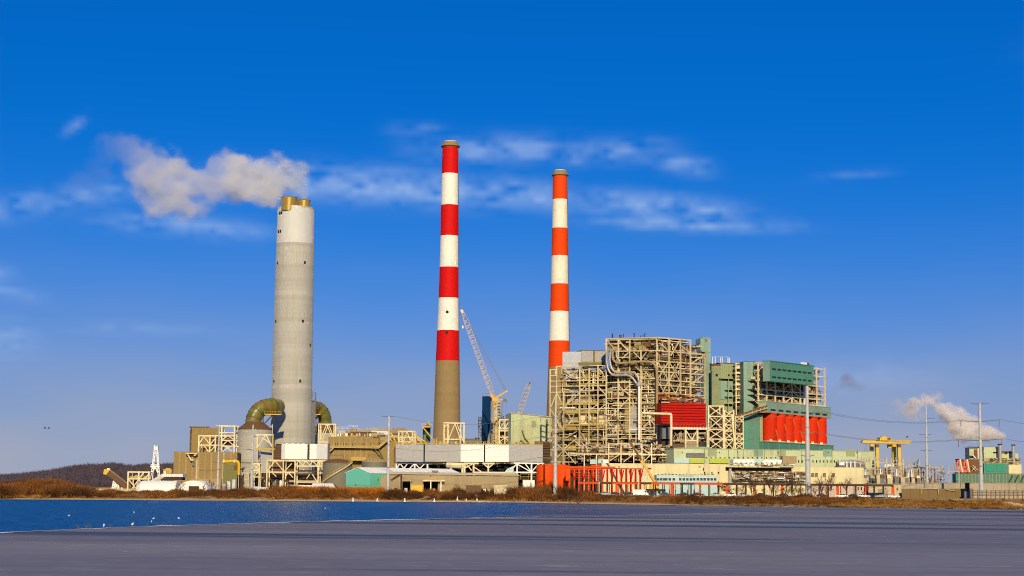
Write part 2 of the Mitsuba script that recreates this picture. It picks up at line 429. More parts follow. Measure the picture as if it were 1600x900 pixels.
gx = np.concatenate([np.linspace(-4000, -420, 40), np.linspace(-400, 400, 321), np.linspace(420, 4000, 40)])
offs = np.array([-8, -2, 0, 1.5, 4, 8, 14, 22, 40, 120, 700, 4000, 26000.0])
hts = np.array([-0.9, -0.25, 0.02, 0.35, 0.9, 1.5, 2.1, 2.7, G, G, G, G, G])
gy = shore_y(gx)
V = []
for o, h in zip(offs, hts):
    y = gy + o
    zz = h + (meshkit.fbm(np.stack([gx / 6, y / 6, gx * 0], -1), 3, 1) - 0.5) * (0.9 if 1 < o < 30 else 0.05 if o <= 1 else 0)
    V.append(np.column_stack([gx, y, zz]))
k = len(gx)
struct('ground', MB().add(np.vstack(V), [[r * k + i, r * k + i + 1, (r + 1) * k + i + 1, (r + 1) * k + i] for r in range(len(offs) - 1) for i in range(k - 1)]), GROUND, smooth=True)
# asphalt yard along the plant
ASPH = mat('asphalt', (0.06, 0.055, 0.055), 0.9)
struct('yard_road', MB().add([[-60, 722, G + .02], [330, 662, G + .02], [330, 760, G + .02], [-60, 800, G + .02]], [[0, 1, 2, 3]]), ASPH)

# hills with bare woods
rng = np.random.default_rng(5)
HX = np.array([-1500, -900, -600, -300, -120, 0, 50, 100, 150, 180, 235, 270, 330, 420, 520, 640, 800, 1100])
HY = np.array([743, 742, 741, 742, 741, 740, 737, 731, 725, 723, 724.5, 725, 727, 734, 744, 752, 758, 762])
YR = 3600.0
hx = np.linspace(-1500, 1100, 150)
rows = [(-900, 0.0), (-620, 0.22), (-330, 0.55), (-120, 0.86), (0, 1.0), (250, 0.8), (700, 0.0)]
V = []
for dy, s in rows:
    for px in hx:
        b = ground_at(px, YR)
        top = zat(px, float(np.interp(px, HX, HY)), YR) - 8
        V.append([b[0] * (1 + dy / YR * 0.3), YR + dy, G - 1 + max(top - G, 2) * s + (meshkit.fbm(np.array([px / 40, dy / 300, 0.0]), 3, 4) - 0.5) * 10 * s])
k = len(hx)
V = np.array(V)
hill_faces = np.array([[r * k + i, r * k + i + 1, (r + 1) * k + i + 1, (r + 1) * k + i] for r in range(len(rows) - 1) for i in range(k - 1)])
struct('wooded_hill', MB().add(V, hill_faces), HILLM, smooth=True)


def fuzz(base, h, w, n, rng, lean=0.25, wf=0.13):
    """Bare twig crowns: n thin upright slivers round each base point. Returns (v, f)."""
    base = np.repeat(base, n, 0)
    h = np.repeat(h, n) * rng.uniform(0.55, 1.05, len(base))
    w = np.repeat(w, n)
    a = rng.uniform(0, 6.283, len(base))
    o = rng.normal(0, 0.28, (len(base), 2)) * w[:, None]
    p = base + np.column_stack([o, np.zeros(len(base))])
    tip = p + np.column_stack([o * 1.2 + rng.normal(0, lean, (len(base), 2)) * h[:, None] * 0.5, h])
    s = np.column_stack([np.cos(a), np.sin(a), a * 0])
    mid = p + (tip - p) * 0.55
    t = (w * wf)[:, None] * s
    v = np.stack([p, mid - t, tip, mid + t], 1).reshape(-1, 3)
    i = np.arange(len(base))[:, None] * 4
    return v, np.vstack([i + [0, 1, 2], i + [0, 2, 3]])


WOODS = matp('bare_woods', lambda p, n, uv: mix((0.062, 0.047, 0.070), (0.112, 0.086, 0.108), fbm(p.x * 0.02, p.y * 0.008, p.z * 0.03, 3)), 0.95, 0.1)  # twig brown shifted to bluish purple: distance haze put into the base colour
A, B_, C_ = V[hill_faces[:4 * (k - 1), 0]], V[hill_faces[:4 * (k - 1), 1]], V[hill_faces[:4 * (k - 1), 3]]
pick = rng.integers(0, len(A), 9000)
uu = rng.uniform(0, 1, (9000, 2))
pts = A[pick] + (B_ - A)[pick] * uu[:, :1] + (C_ - A)[pick] * uu[:, 1:]
ridge = V[4 * k:5 * k]
ri = rng.uniform(0, k - 1.001, 1500)
rp = ridge[ri.astype(int)] + (ridge[ri.astype(int) + 1] - ridge[ri.astype(int)]) * (ri % 1)[:, None]
pts = np.vstack([pts, rp])
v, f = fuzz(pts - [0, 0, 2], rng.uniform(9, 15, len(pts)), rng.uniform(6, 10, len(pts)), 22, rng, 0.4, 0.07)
solo('hillside_woods', (v, f), WOODS, 'bare brown winter woods on the hill beyond the plant, purple haze in their colour', 'woods', kind='stuff')
fx = rng.uniform(-2600, 2600, 5200)
fy = 5200 + rng.uniform(-300, 300, 5200)
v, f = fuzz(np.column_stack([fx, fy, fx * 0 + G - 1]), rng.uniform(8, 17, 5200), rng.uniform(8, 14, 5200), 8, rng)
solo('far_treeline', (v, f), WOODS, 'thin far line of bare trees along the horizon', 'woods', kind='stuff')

# shore brush
BH = np.array([(-200, 4.0), (0, 4.6), (40, 5.0), (90, 4.6), (128, 4.0), (140, 2.0), (210, 1.6), (330, 1.7), (345, 2.4), (420, 2.4), (440, 4.2), (470, 3.6), (560, 2.8), (620, 2.6), (700, 2.6), (770, 3.4), (800, 4.8), (880, 5.2), (925, 3.4),
               (950, 1.3), (1020, 1.0), (1050, 1.8), (1085, 1.6), (1110, 1.3), (1130, 0.8), (1160, 1.2), (1190, 1.9), (1290, 2.2), (1330, 1.5), (1400, 1.3), (1415, 0.4), (1450, 0.4), (1465, 1.2), (1600, 1.4), (1900, 1.6)])


def shore_band(n, lo, hi, depth, hscale, x0=-180, x1=1780):
    px = rng.uniform(x0, x1, n)
    base = np.array([ray(x, 765) for x in px])
    x = base[:, 0] / base[:, 1] * 640
    y = shore_y(x)
    d = lo + (hi - lo) * rng.uniform(0, 1, n) ** depth
    x = base[:, 0] / base[:, 1] * (y + d)
    z = np.interp(d, offs, hts) - 0.1
    h = np.interp(px, BH[:, 0], BH[:, 1]) * rng.uniform(0.5, 1.0, n) * hscale * (0.2 + 2.3 * np.clip(meshkit.fbm(np.stack([px / 13, d / 7, px * 0], -1), 4, 31) - 0.22, 0, 1))
    return np.column_stack([x, y + d, z]), h, px


def brush_fn(a, b, c):
    return lambda p, n, uv: mix(mix(a, b, smoothstep(0.28, 0.72, fbm(p.x * 0.07, p.y * 0.05, 2, 3))), c, smoothstep(0.5, 0.8, fbm(p.x * 0.4, p.y * 0.4, p.z * 0.5, 3)) * 0.7)


BR1 = matp('rust_brush', brush_fn((0.075, 0.034, 0.015), (0.23, 0.092, 0.028), (0.06, 0.03, 0.014)), 0.95, 0.05)
BR2 = matp('golden_grass', brush_fn((0.30, 0.145, 0.035), (0.42, 0.23, 0.07), (0.20, 0.09, 0.02)), 0.95, 0.05)
BR3 = matp('orange_brush', brush_fn((0.42, 0.12, 0.015), (0.50, 0.17, 0.02), (0.26, 0.07, 0.015)), 0.95, 0.05)
b, h, px = shore_band(9500, 2.4, 24, 1.0, 0.95)
w = np.clip(h * 0.55, 0.5, 2.2)
keep = ~((px > 1350) & (rng.uniform(0, 1, len(px)) < 0.75))
v, f = fuzz(b[keep], h[keep], w[keep], 34, rng, 0.7, 0.05)
solo('shore_brush', (v, f), BR1, 'rust brown leafless brush along the whole lake shore', 'brush', kind='stuff')
b, h, px = shore_band(16000, 1.6, 20, 1.3, 0.5)
keep = rng.uniform(0, 1, len(px)) < np.where(px > 1290, 1.0, np.where((px > 930) & (px < 1130), 0.7, 0.25))
v, f = fuzz(b[keep], np.clip(h[keep], 0.3, 1.5) * np.where(px[keep] > 1300, 1.35, 1.0), np.full(keep.sum(), 0.9), 14, rng, 0.8, 0.07)
solo('dry_grass', (v, f), BR2, 'golden dry grass on the bank above the ice', 'grass', kind='stuff')
px = rng.uniform(458, 598, 420)
bb = np.array([ground_at(p, 684 + rng.uniform(0, 12)) for p in px])
v, f = fuzz(bb - [0, 0, .6], rng.uniform(1.6, 3.6, 420), rng.uniform(1, 2, 420), 34, rng, 0.6, 0.06)
solo('orange_brush', (v, f), BR3, 'bright orange brush in front of the turquoise building', 'brush', kind='stuff')
# the rusty mound at the far left
mx = np.linspace(-220, 150, 40)
V = []
for r, (dy, s) in enumerate([(690, 0.0), (715, 0.55), (740, 0.95), (765, 1.0), (800, 0.7), (850, 0.0)]):
    for px in mx:
        h = np.interp(px, [-220, -60, 0, 45, 90, 125, 150], [2.0, 1.6, 1.6, 3.6, 3.6, 1.0, 0.0])
        g = ground_at(px, dy)
        V.append([g[0], dy, G - 0.3 + h * s + (meshkit.fbm(np.array([px / 12, dy / 12, 0.0]), 3, 4) - 0.5) * 1.2 * s])
k = len(mx)
V = np.array(V)
fc = np.array([[r * k + i, r * k + i + 1, (r + 1) * k + i + 1, (r + 1) * k + i] for r in range(5) for i in range(k - 1)])
MOUND = matp('mound', brush_fn((0.24, 0.09, 0.025), (0.36, 0.15, 0.045), (0.14, 0.06, 0.025)), 0.95, 0.05)
struct('grassy_mound', MB().add(V, fc), MOUND, smooth=True)
pk = rng.integers(0, len(fc), 1500)
uu = rng.uniform(0, 1, (1500, 2))
pts = V[fc[pk, 0]] + (V[fc[pk, 1]] - V[fc[pk, 0]]) * uu[:, :1] + (V[fc[pk, 3]] - V[fc[pk, 0]]) * uu[:, 1:]
v, f = fuzz(pts - [0, 0, .3], rng.uniform(0.8, 2.6, 1500), rng.uniform(1.0, 2.5, 1500), 30, rng, 0.6, 0.05)
solo('mound_brush', (v, f), BR1, 'reddish brush and dead grass over the low mound at the far left', 'brush', kind='stuff')

# ---------------------------------------------------------------- chimneys
def revolve(c, prof, n=48, cap=True):
    """prof: [(z, r), ...] round the upright axis through c."""
    return MB().tube([[c[0], c[1], z] for z, r in prof], [r for z, r in prof], n, cap)


def axis(px, y, py=765):
    r = ray(px, py)
    return np.array([r[0] / r[1] * y, y, 0])


def stack_z(c, py):
    """Height at which the upright line through c shows at row py (near the picture's middle columns)."""
    lo, hi = -20.0, 600.0
    for _ in range(50):
        z = (lo + hi) / 2
        d = np.array([c[0], c[1], z]) - CAM
        y = 450 - F * (d @ UP) / (d @ FWD)
        lo, hi = (z, hi) if y > py else (lo, z)
    return z


def px_m(c, z=60):
    d = np.array([c[0], c[1], z]) - CAM
    return (d @ FWD) / F


def banded(label, c, bands, cap_py, top_r, widths, group=None):
    """A tapered striped chimney. bands: [(row of the band's top, material, part name)], widths: [(row, width in pixels)]."""
    key = thing('striped_chimney', label, 'chimney', group)
    s = px_m(c)
    rows, ws = [w[0] for w in widths], [w[1] for w in widths]
    rad = lambda py: np.interp(py, rows, ws) * s / 2
    for (py, mt, nm), nxt in zip(bands, [b[0] for b in bands[1:]] + [None]):
        ys = np.linspace(py, nxt if nxt else 770, 5)
        prof = [(stack_z(c, y), rad(y)) for y in ys]
        prof[-1] = (prof[-1][0] + 0.02, prof[-1][1]) if nxt else (G - 1, prof[-1][1])
        part(key, nm, revolve(c, prof[::-1], 56, cap=False), mt, smooth=30)
    zt = stack_z(c, bands[0][0])
    zc = stack_z(c, cap_py)
    r = rad(bands[0][0])
    h = zc - zt
    part(key, 'rim', revolve(c, [(zt, r + .1), (zt + h * .15, r + .9), (zt + h * .4, r + .9), (zt + h * .45, r + .2), (zt + h * .9, r * .97), (zc, r * .8)], 40), CONCB, label='brown concrete rim with a walkway at the chimney top', smooth=30)
    part(key, 'gallery', revolve(c, [(zt + h * .12, r + 1.1), (zt + h * .12 + .35, r + 1.1)], 40), DARKB)
    part(key, 'lip', revolve(c, [(zc, r * .8), (zc + 0.6, r * .72), (zc + 0.9, r * .55)], 40), CONCP, smooth=30)
    # ladder up the shaft
    zs = np.linspace(G, zt, 40)
    rr = [np.interp(z, [G, zt], [rad(740), r]) + 0.25 for z in zs]
    d = unit([0.93, -0.36, 0])
    part(key, 'ladder', MB().tube([[c[0] + d[0] * q, c[1] + d[1] * q, z] for z, q in zip(zs, rr)], 0.22, 4), GREYD)
    return key, rad, s


cB = axis(697, 1265)
kB, radB, sB = banded('tall chimney with bright red and white bands on a bare tan lower shaft', cB, [(231, CHRED, 'red_band'), (272, CHWHITE, 'white_band'), (321, CHRED, 'red_band'), (369, CHWHITE, 'white_band'), (418, CHRED, 'red_band'),
    (466, CHWHITE, 'white_band'), (517, CHRED, 'red_band'), (564, CONCB, 'shaft')], 222, 5, [(222, 25), (240, 26), (321, 27.5), (418, 29.5), (466, 31), (517, 35), (564, 37.5), (690, 43), (770, 47)])
cC = axis(872.5, 1420)
banded('striped chimney with faded orange and white bands behind the big boiler frame', cC, [(276, CHORANGE, 'orange_band'), (312, CHWORN, 'white_band'), (357, CHORANGE, 'orange_band'), (400, CHWORN, 'white_band'), (444, CHORANGE, 'orange_band'),
    (487, CHWHITE, 'white_band'), (533, CHORANGE, 'orange_band'), (574, CONCB, 'shaft')], 267, 5, [(267, 22), (285, 23), (357, 25), (444, 27.5), (533, 32), (574, 34), (640, 38), (770, 44)])
for py, dx in ((489, -1.0), (521, -1.5)):
    z = stack_z(cB, py)
    r = radB(py)
    part(kB, 'opening', MB().cyl([cB[0] + dx * sB, cB[1] - r - .25, z], [cB[0] + dx * sB, cB[1] - r + 1.5, z], 1.1, n=10), DARK)

cA = axis(452.5, 950)
sA = px_m(cA)
kA = thing('concrete_chimney', 'wide pale grey concrete chimney with two brass coloured flues steaming at its top', 'chimney')
zA = lambda py: stack_z(cA, py)
rA = lambda z: np.interp(z, [G, zA(382), zA(327)], [32.3, 29.6, 29.2]) * sA
part(kA, 'shell', revolve(cA, [(z, rA(z)) for z in np.linspace(G - 1, zA(382), 20)], 72, cap=False), CONC, smooth=30)
part(kA, 'painted_top', revolve(cA, [(z, rA(z) - .05) for z in np.linspace(zA(382), zA(327), 4)], 72), CONCP, label='smooth lighter grey band at the chimney top', smooth=30)
part(kA, 'top_rim', revolve(cA, [(zA(327) - .2, rA(zA(327)) + .12), (zA(327) + .5, rA(zA(327)) + .12)], 64), GALV)
for i, (px, y, w, top) in enumerate(((452, 944, 25, 308.5), (475, 951, 19.5, 312.5), (461, 956, 19, 313))):
    p = axis(px - 4.5, y)
    a = np.array([p[0] + (0), y, 0])
    # shift along x so that the flue's head shows at px
    t = Q(px, 318, y)
    r = w * sA / 2
    z1 = Q(px, top, y)[2]
    fl = part(kA, 'flue', revolve(t, [(zA(327) - 2, r), (z1, r)], 36, cap=False), GOLD, smooth=30)
    part(fl, 'band', revolve(t, [(z1 - .5, r + .12), (z1, r + .12), (z1, r - .25)], 36, cap=False), OLIVE)
for py, pxs in ((336, (438, 441)), (364.5, (436, 439.5)), (413, (434.5, 478)), (504, (432.5, 475.5)), (597, (430, 472)), (540, (485.5,))):
    for px in pxs:
        z = zA(py)
        x = Q(px, py, 950)[0] - Q(461 - (py - 327) * .018, py, 950)[0]
        r = rA(z)
        x = max(-r * .97, min(r * .97, x))
        d = np.array([x / r, -math.sqrt(max(1 - (x / r) ** 2, 0.02)), 0])
        q = np.array([cA[0], cA[1], z]) + d * r
        t = np.array([-d[1], d[0], 0])
        part(kA, 'opening', MB().hexa(q - t * .55 - d * .5 - Z * .8, t * 1.1, d * .62, Z * 1.6), DARK)
# lift tower hugging the right of the shaft
m = MB()
lx = cA[0] + rA(60) + 1.0
for dx, dy in ((-1, -1.4), (1, -1.4), (-1, 1), (1, 1)):
    m.box(lx + dx - .15, lx + dx + .15, cA[1] + 1 + dy - .15, cA[1] + 1 + dy + .15, G, zA(612))
for z in np.arange(G + 2, zA(612), 3.0):
    m.box(lx - 1.1, lx + 1.1, cA[1] - .6, cA[1] - .4, z, z + .2)
    m.bar([lx - 1, cA[1] - .5, z], [lx + 1, cA[1] - .5, z + 3], .18)
part(kA, 'lift_mast', m, GREYD)
m = MB()
m.box(lx - 1.3, lx + 1.0, cA[1] - .2, cA[1] + 2, zA(700), zA(628))
part(kA, 'lift_shaft', m, GREYD)


# ---------------------------------------------------------------- absorber vessels with their elbow ducts
def elbow(key, pts, r, mt, rings):
    part(key, 'elbow_duct', MB().tube(pts, r, 22), mt, smooth=15)
    for i in rings:
        a, b = np.array(pts[max(i - 1, 0)]), np.array(pts[min(i + 1, len(pts) - 1)])
        t = unit(b - a)
        part(key, 'duct_flange', MB().cyl(np.array(pts[i]) - t * .25, np.array(pts[i]) + t * .25, r + .14, n=22), OLIVE if i % 2 else BROWN)


def arc(p0, up, p1, side, n):
    """Points of a quarter bend that leaves p0 upwards and ends at p1 going sideways."""
    p0, p1 = np.array(p0, float), np.array(p1, float)
    a, b = np.array([0, 0, p1[2] - p0[2]]), np.array([p1[0] - p0[0], p1[1] - p0[1], 0])
    return [p0 + a * math.sin(t) + b * (1 - math.cos(t)) for t in np.linspace(0, math.pi / 2, n)]


k = thing('absorber_vessel', 'concrete absorber vessel left of the grey chimney with a greenish elbow duct on top', 'vessel')
y0 = 918
t = Q(397.5, 700, y0)
s = px_m(t)
part(k, 'shell', revolve(t, [(G, 26.5 * s), (Q(397, 672, y0)[2], 26.5 * s)], 44), CONC, smooth=30)
part(k, 'cone', revolve(t, [(Q(397, 672, y0)[2] + .02, 26.8 * s), (Q(397, 670.5, y0)[2], 26.8 * s), (Q(397, 659, y0)[2], 12.6 * s)], 44), BROWN, label='brown cone roof under the elbow duct', smooth=30)
part(k, 'seam', revolve(t, [(Q(397, 724, y0)[2], 26.8 * s), (Q(397, 723, y0)[2], 26.8 * s)], 44), DARKB)
top = np.array([Q(396, 659, y0)[0], y0, Q(396, 658.5, y0)[2]])
end = Q(424, 634.5, y0 + 4)
pts = arc(top, Z, end, None, 8)
d = unit([cA[0] - end[0], cA[1] - end[1], 0])
pts = [top - Z * .5] + pts + [end + d * 3.2, end + d * 9]
elbow(k, pts, 12.3 * s, DUCTG, [1, 2, 3, 4, 5, 6, 7, 8, 9])
p = end + d * 1.5 - Z * (12.3 * s + .7)
part(k, 'platform', MB().hexa(p + [-3, -7, 0], (8.5, 0, 0), (0, 6, 0), (0, 0, .5)), YELLOW)
m = MB()
for dx in np.linspace(-3, 5.5, 7):
    m.box(p[0] + dx - .06, p[0] + dx + .06, p[1] - 7.05, p[1] - 6.93, p[2] + .5, p[2] + 1.7)
m.box(p[0] - 3, p[0] + 5.5, p[1] - 7.06, p[1] - 6.92, p[2] + 1.6, p[2] + 1.72)
part(k, 'railing', m, OCHRE)
bx0, bx1 = Q(411, 660, 926)[0], Q(426, 660, 926)[0]
zb0, zb1 = Q(411, 700, 926)[2], Q(426, 648, 926)[2]
for a, b in (((bx0, zb0), (bx0, zb1)), ((bx1, zb0), (bx1, zb1)), ((bx0, zb0 + 6), (bx1, zb0 + 12)), ((bx1, zb0 + 6), (bx0, zb0 + 12)), ((bx0, zb0 + 12), (bx1, zb1)), ((bx0, zb1), (bx1, zb1))):
    part(k, 'brace', MB().bar([a[0], 926, a[1]], [b[0], 926, b[1]], .5), CREAM2)

k = thing('absorber_vessel', 'smaller absorber vessel right of the grey chimney with a brown elbow duct', 'vessel')
y0 = 990
t = Q(507, 690, y0)
s = px_m(t)
part(k, 'shell', revolve(t, [(G, 18.5 * s), (Q(507, 677, y0)[2], 18.5 * s)], 40), CONC, smooth=30)
part(k, 'cone', revolve(t, [(Q(507, 677, y0)[2] + .02, 18.7 * s), (Q(507, 675, y0)[2], 18.7 * s), (Q(507, 660, y0)[2], 10.2 * s)], 40), BROWN, label='brown cone roof', smooth=30)
top = np.array([Q(508, 660, y0)[0], y0, Q(508, 660, y0)[2]])
end = Q(493, 637, y0 - 3)
d = unit([cA[0] - end[0], cA[1] - end[1] + 14, 0])
pts = [top - Z * .5] + arc(top, Z, end, None, 7) + [end + d * 3, end + d * 8]
elbow(k, pts, 10.2 * s, DUCTG, [1, 2, 3, 4, 5, 6, 7, 8])
p = end + d * 1 - Z * (10.2 * s + .6)
part(k, 'platform', MB().hexa(p + [-4, -6, 0], (8, 0, 0), (0, 5, 0), (0, 0, .5)), YELLOW)
bx0, bx1 = Q(484, 660, 985)[0], Q(495, 660, 985)[0]
zb0, zb1 = Q(484, 672, 985)[2], Q(484, 650, 985)[2]
for a, b in (((bx0, zb0), (bx1, zb1)), ((bx1, zb0), (bx0, zb1)), ((bx1, G), (bx1, zb1))):
    part(k, 'brace', MB().bar([a[0], 985, a[1]], [b[0], 985, b[1]], .5), GREYD)

# ---------------------------------------------------------------- steel frames in general
def frame(name, label, cat, pl, mt, lines, w=0.6, depth=6.0, key=None, back=True, group=None):
    """An open steel frame: lines in the picture's pixels on the plane pl. c: column x, y0, y1; b: beam x0, y, x1; d: brace x0, y0, x1, y1. A second bay stands `depth` behind, tied to the first."""
    key = key or thing(name, label, cat, group)
    for off in ([0.0, -depth] if back else [0.0]):
        for l in lines:
            if l[0] == 'c':
                pl.col(key, mt, l[1], l[2], l[3] if len(l) > 3 else None, w, off=off) if not off else part(key, 'rear_column', _shift(pl, l, w, depth), mt)
            elif l[0] == 'b':
                a0, z = pl.sz(l[1], l[2])
                a1 = pl.sz(l[3], l[2])[0]
                part(key, 'beam' if not off else 'rear_beam', pl.block(a0, a1, z - w * .45, z + w * .45, w * .8, off + w * .38), mt)
            elif not off:
                part(key, 'brace', MB().bar(pl.P(*l[1:3]), pl.P(*l[3:5]), w * .7), mt)
    if back:
        for l in lines:
            if l[0] == 'c':
                a, z1 = pl.sz(l[1], l[2])
                part(key, 'tie', pl.block(a - w * .35, a + w * .35, z1 - w, z1 - w * .3, depth, -w * .5), mt)
    return key


def _shift(pl, l, w, depth):
    a, z1 = pl.sz(l[1], l[2])
    z0 = G if len(l) < 4 or l[3] is None else pl.sz(l[1], l[3])[1]
    return pl.block(a - w / 2, a + w / 2, z0, z1, w, -depth + w / 2)


def railing(pl, key, x0, y, x1, off=0.0, mt=None, h=1.1, name='railing'):
    a0, z = pl.sz(x0, y, off)
    a1 = pl.sz(x1, y, off)[0]
    m = MB()
    for q in np.linspace(a0, a1, max(3, int(abs(a1 - a0) / 1.8))):
        m.hexa(pl.W(q - .05, z, off), pl.d * .1, pl.n * .1, Z * h)
    for hh in (h * .5, h):
        m.hexa(pl.W(a0, z + hh, off), pl.d * (a1 - a0), pl.n * .1, Z * .1)
    return part(key, name, m, mt or OCHRE)


def windows(pl, key, xs, y0, y1, off=0.06, w=None, mt=None, frame_mat=None):
    """Windows centred at the pixel columns xs, w pixels wide, with sills."""
    for x in xs:
        a0, a1, z0, z1 = pl.rect(x - w / 2, y0, x + w / 2, y1, off)
        k = part(key, 'window', pl.block(a0, a1, z0, z1, .1, off), mt or GLASS)
        if frame_mat:
            part(k, 'sill', pl.block(a0 - .1, a1 + .1, z0 - .15, z0, .22, off + .1), frame_mat)


# ---------------------------------------------------------------- far left: conveyor, frames, huts
pl = Plane(190, 760)
k = thing('stacker_conveyor', 'dark inclined conveyor boom with a yellow head, low by the wooded hill', 'conveyor')
part(k, 'boom', MB().bar(pl.P(170, 738), pl.P(206, 766), 3.0, 2.2), BROWN)
part(k, 'cover', MB().bar(pl.P(171, 735.2), pl.P(206, 762.5), 2.4, .9), TANM)
part(k, 'head', MB().bar(pl.P(163, 737), pl.P(173, 738.5), 2.6, 2.2), YELLOW, label='yellow head of the conveyor')
part(k, 'cab', pl.block(pl.sz(167, 735)[0], pl.sz(171, 735)[0], zat(167, 736.5, 760), zat(167, 731.5, 760), 2), WHITE)
part(k, 'chute', MB().bar(pl.P(167, 741), pl.P(174, 742.5), 1.4, .8), WHITE)
for a, b, c, d in ((178, 750, 175, 765), (178, 750, 185, 765), (176.5, 757, 184, 757), (175, 765, 183, 757), (185, 757, 186, 765), (178, 757, 181, 765), (191, 758, 190, 765)):
    pl.bar(k, 'leg', WHITE, a, b, c, d, .55)
k = thing('low_wall', 'long low pale wall under the dark conveyor', 'wall')
Plane(150, 735).box(k, 'coping', CREAM2, 147, 762.8, 216, 763.8, 1.6, .1)
Plane(150, 735).panels(k, 'panel', CREAMW, 148, 763.9, 216, None, 9, 1, .0, .05, 1.0)
k = thing('pump_shed', 'tiny pale shed at the left end of the low wall', 'shed')
Plane(137, 735).box(k, 'wall', CREAM2, 132, 763, 142, None, 3)
Plane(137, 735).box(k, 'roof', GREYP, 131.5, 762, 142.5, 763, 3.4, .2)
Plane(137, 735).box(k, 'door', DARKB, 134, 764.5, 136, None, .1, .08)

pl = Plane(216, 745)
frame('steel_frame', 'low white steel frame with cross braces between conveyor and headframe tower', 'frame', pl, CREAM, [('c', 200.5, 737), ('c', 217, 737), ('c', 233, 736.5), ('b', 200, 737.4, 233), ('b', 200, 748, 233), ('d', 217, 748, 226, 737), ('d', 226, 748, 233, 740),
      ('d', 201, 749, 213, 764), ('d', 217, 749, 206, 764), ('d', 217, 749, 226, 764), ('d', 233, 749, 221, 764), ('d', 208, 748, 209, 764)], .6, 8)
k = thing('hopper', 'ochre hopper standing inside the low white frame', 'hopper')
pl.box(k, 'bin', OCHRE, 202, 744, 214, 747.5, 3, -2)
pl.box(k, 'drive', CREAM2, 211, 742.5, 215, 747.5, 2, -2)
pl.box(k, 'bin', OCHRE, 220, 743.5, 231, 747.5, 3, -2)
pl.box(k, 'stand', DARKB, 205, 747.6, 229, None, 3, -2.4)

k = thing('headframe_tower', 'slim white lattice tower tapering to a small head, left of the tan building', 'tower')
pl = Plane(241, 752)
W4 = []
for off in (0, -4.0):
    for x0, x1 in ((241, 234.5), (246.5, 250.5)):
        xm = (x0 * .33 + x1 * .67)
        part(k, 'leg', MB().bar(pl.P(x0, 703, off * .4), pl.P(x1, 757, off), .34), WHITE)
for i, (ya, yb) in enumerate(zip(np.linspace(705, 752, 9)[:-1], np.linspace(705, 752, 9)[1:])):
    f0, f1 = (ya - 703) / 54, (yb - 703) / 54
    L0, L1, R0, R1 = 241 - 6.5 * f0, 241 - 6.5 * f1, 246.5 + 4 * f0, 246.5 + 4 * f1
    for a, b in ((L0, L1 + 2.6), (L0 + 2.4, L1)):
        pl.bar(k, 'brace', WHITE, a, ya, b, yb, .15)
    for a, b in ((R0, R1 - 2.6), (R0 - 2.4, R1)):
        pl.bar(k, 'brace', WHITE, a, ya, b, yb, .15)
for x0, x1 in ((243, 237.3), (244.8, 247.6)):
    part(k, 'inner_leg', MB().bar(pl.P(x0, 705), pl.P(x1, 756), .26), WHITE)
pl.bar(k, 'crossbeam', WHITE, 235.5, 726.5, 249, 726.5, .5)
pl.bar(k, 'crossbeam', WHITE, 235, 729, 249.4, 729, .5)
for a in ((242.5, 729, 238.5, 738), (242.5, 729, 246.5, 738)):
    pl.bar(k, 'knee_brace', WHITE, *a, .45)
pl.box(k, 'head', WHITE, 240.5, 695.5, 246.5, 703.5, 2.6)
pl.box(k, 'sheave', DARKB, 242.5, 696, 246, 697.3, .3, .2)

k = thing('conveyor_gallery', 'low ribbed white conveyor gallery roof behind the white arched tent', 'gallery')
pl = Plane(262, 740)
pl.box(k, 'roof', ROOFW, 253, 740.5, 285.5, 745.3, 9)
for x in np.linspace(255, 284, 12):
    pl.box(k, 'rib', GALV, x - .4, 740.2, x + .4, 745.4, 9, .15)
pl.box(k, 'wall', DARKB, 254, 745.4, 284, 750, 8, -.3)
part(k, 'ramp', MB().bar(pl.P(238, 753, -2), pl.P(256, 742.5, -2), 3.5, 1.4), GALV)
part(k, 'ramp_side', MB().bar(pl.P(238, 754.6, -.1), pl.P(256, 744.5, -.1), .2, .8), CREAM2)
pl.box(k, 'drive_house', CREAM, 256, 736, 259.5, 741, 2)
k = thing('bucket_loader', 'small yellow machine high behind the gallery roof', 'machine')
pl = Plane(262, 800)
pl.box(k, 'body', OCHRE, 255, 733, 268, 740, 4)
pl.box(k, 'cab', YELLOW, 259, 731.5, 266, 733.5, 3, -.4)
pl.box(k, 'base', DARKB, 254, 740, 269, None, 4, -.2)


def tent(label, pl, x0, x1, ytop, depth_dir, length, door=None):
    """A ribbed arched fabric tent whose arch spans x0..x1 on the plane pl and which runs along depth_dir."""
    k = thing('arched_tent', label, 'tent')
    a0, a1 = pl.sz(x0, 765)[0], pl.sz(x1, 765)[0]
    r = (a1 - a0) / 2
    h = zat((x0 + x1) / 2, ytop, pl.C[1]) - G
    ang = np.linspace(0, math.pi, 17)
    dd = unit(depth_dir)
    n = 15
    tips = np.linspace(0, length, n)
    V = []
    for i, t in enumerate(tips):
        for sub, sc in ((0.0, 1.0), (length / n * .5, 0.985)) if i < n - 1 else ((0.0, 1.0),):
            for a in ang:
                V.append(pl.W((a0 + a1) / 2 - r * sc * math.cos(a), G + h * sc * math.sin(a) ** .8) + dd * (t + sub))
    rows_, kk = len(V) // 17, 17
    fc = [[q * kk + i, q * kk + i + 1, (q + 1) * kk + i + 1, (q + 1) * kk + i] for q in range(rows_ - 1) for i in range(kk - 1)]
    part(k, 'cover', MB().add(V, fc), WHITE, smooth=40)
    for e, off in ((0, 0.02), (length, 0)):
        ring = [pl.W((a0 + a1) / 2 - r * .99 * math.cos(a), G + h * .99 * math.sin(a) ** .8) + dd * e for a in ang]
        part(k, 'end_wall', MB().add(ring + [pl.W((a0 + a1) / 2, G) + dd * e], [[17, i, i + 1] for i in range(16)]), ROOFW)
    if door:
        pl.box(k, 'door', DARKB, *door, .3, .2)
    return k


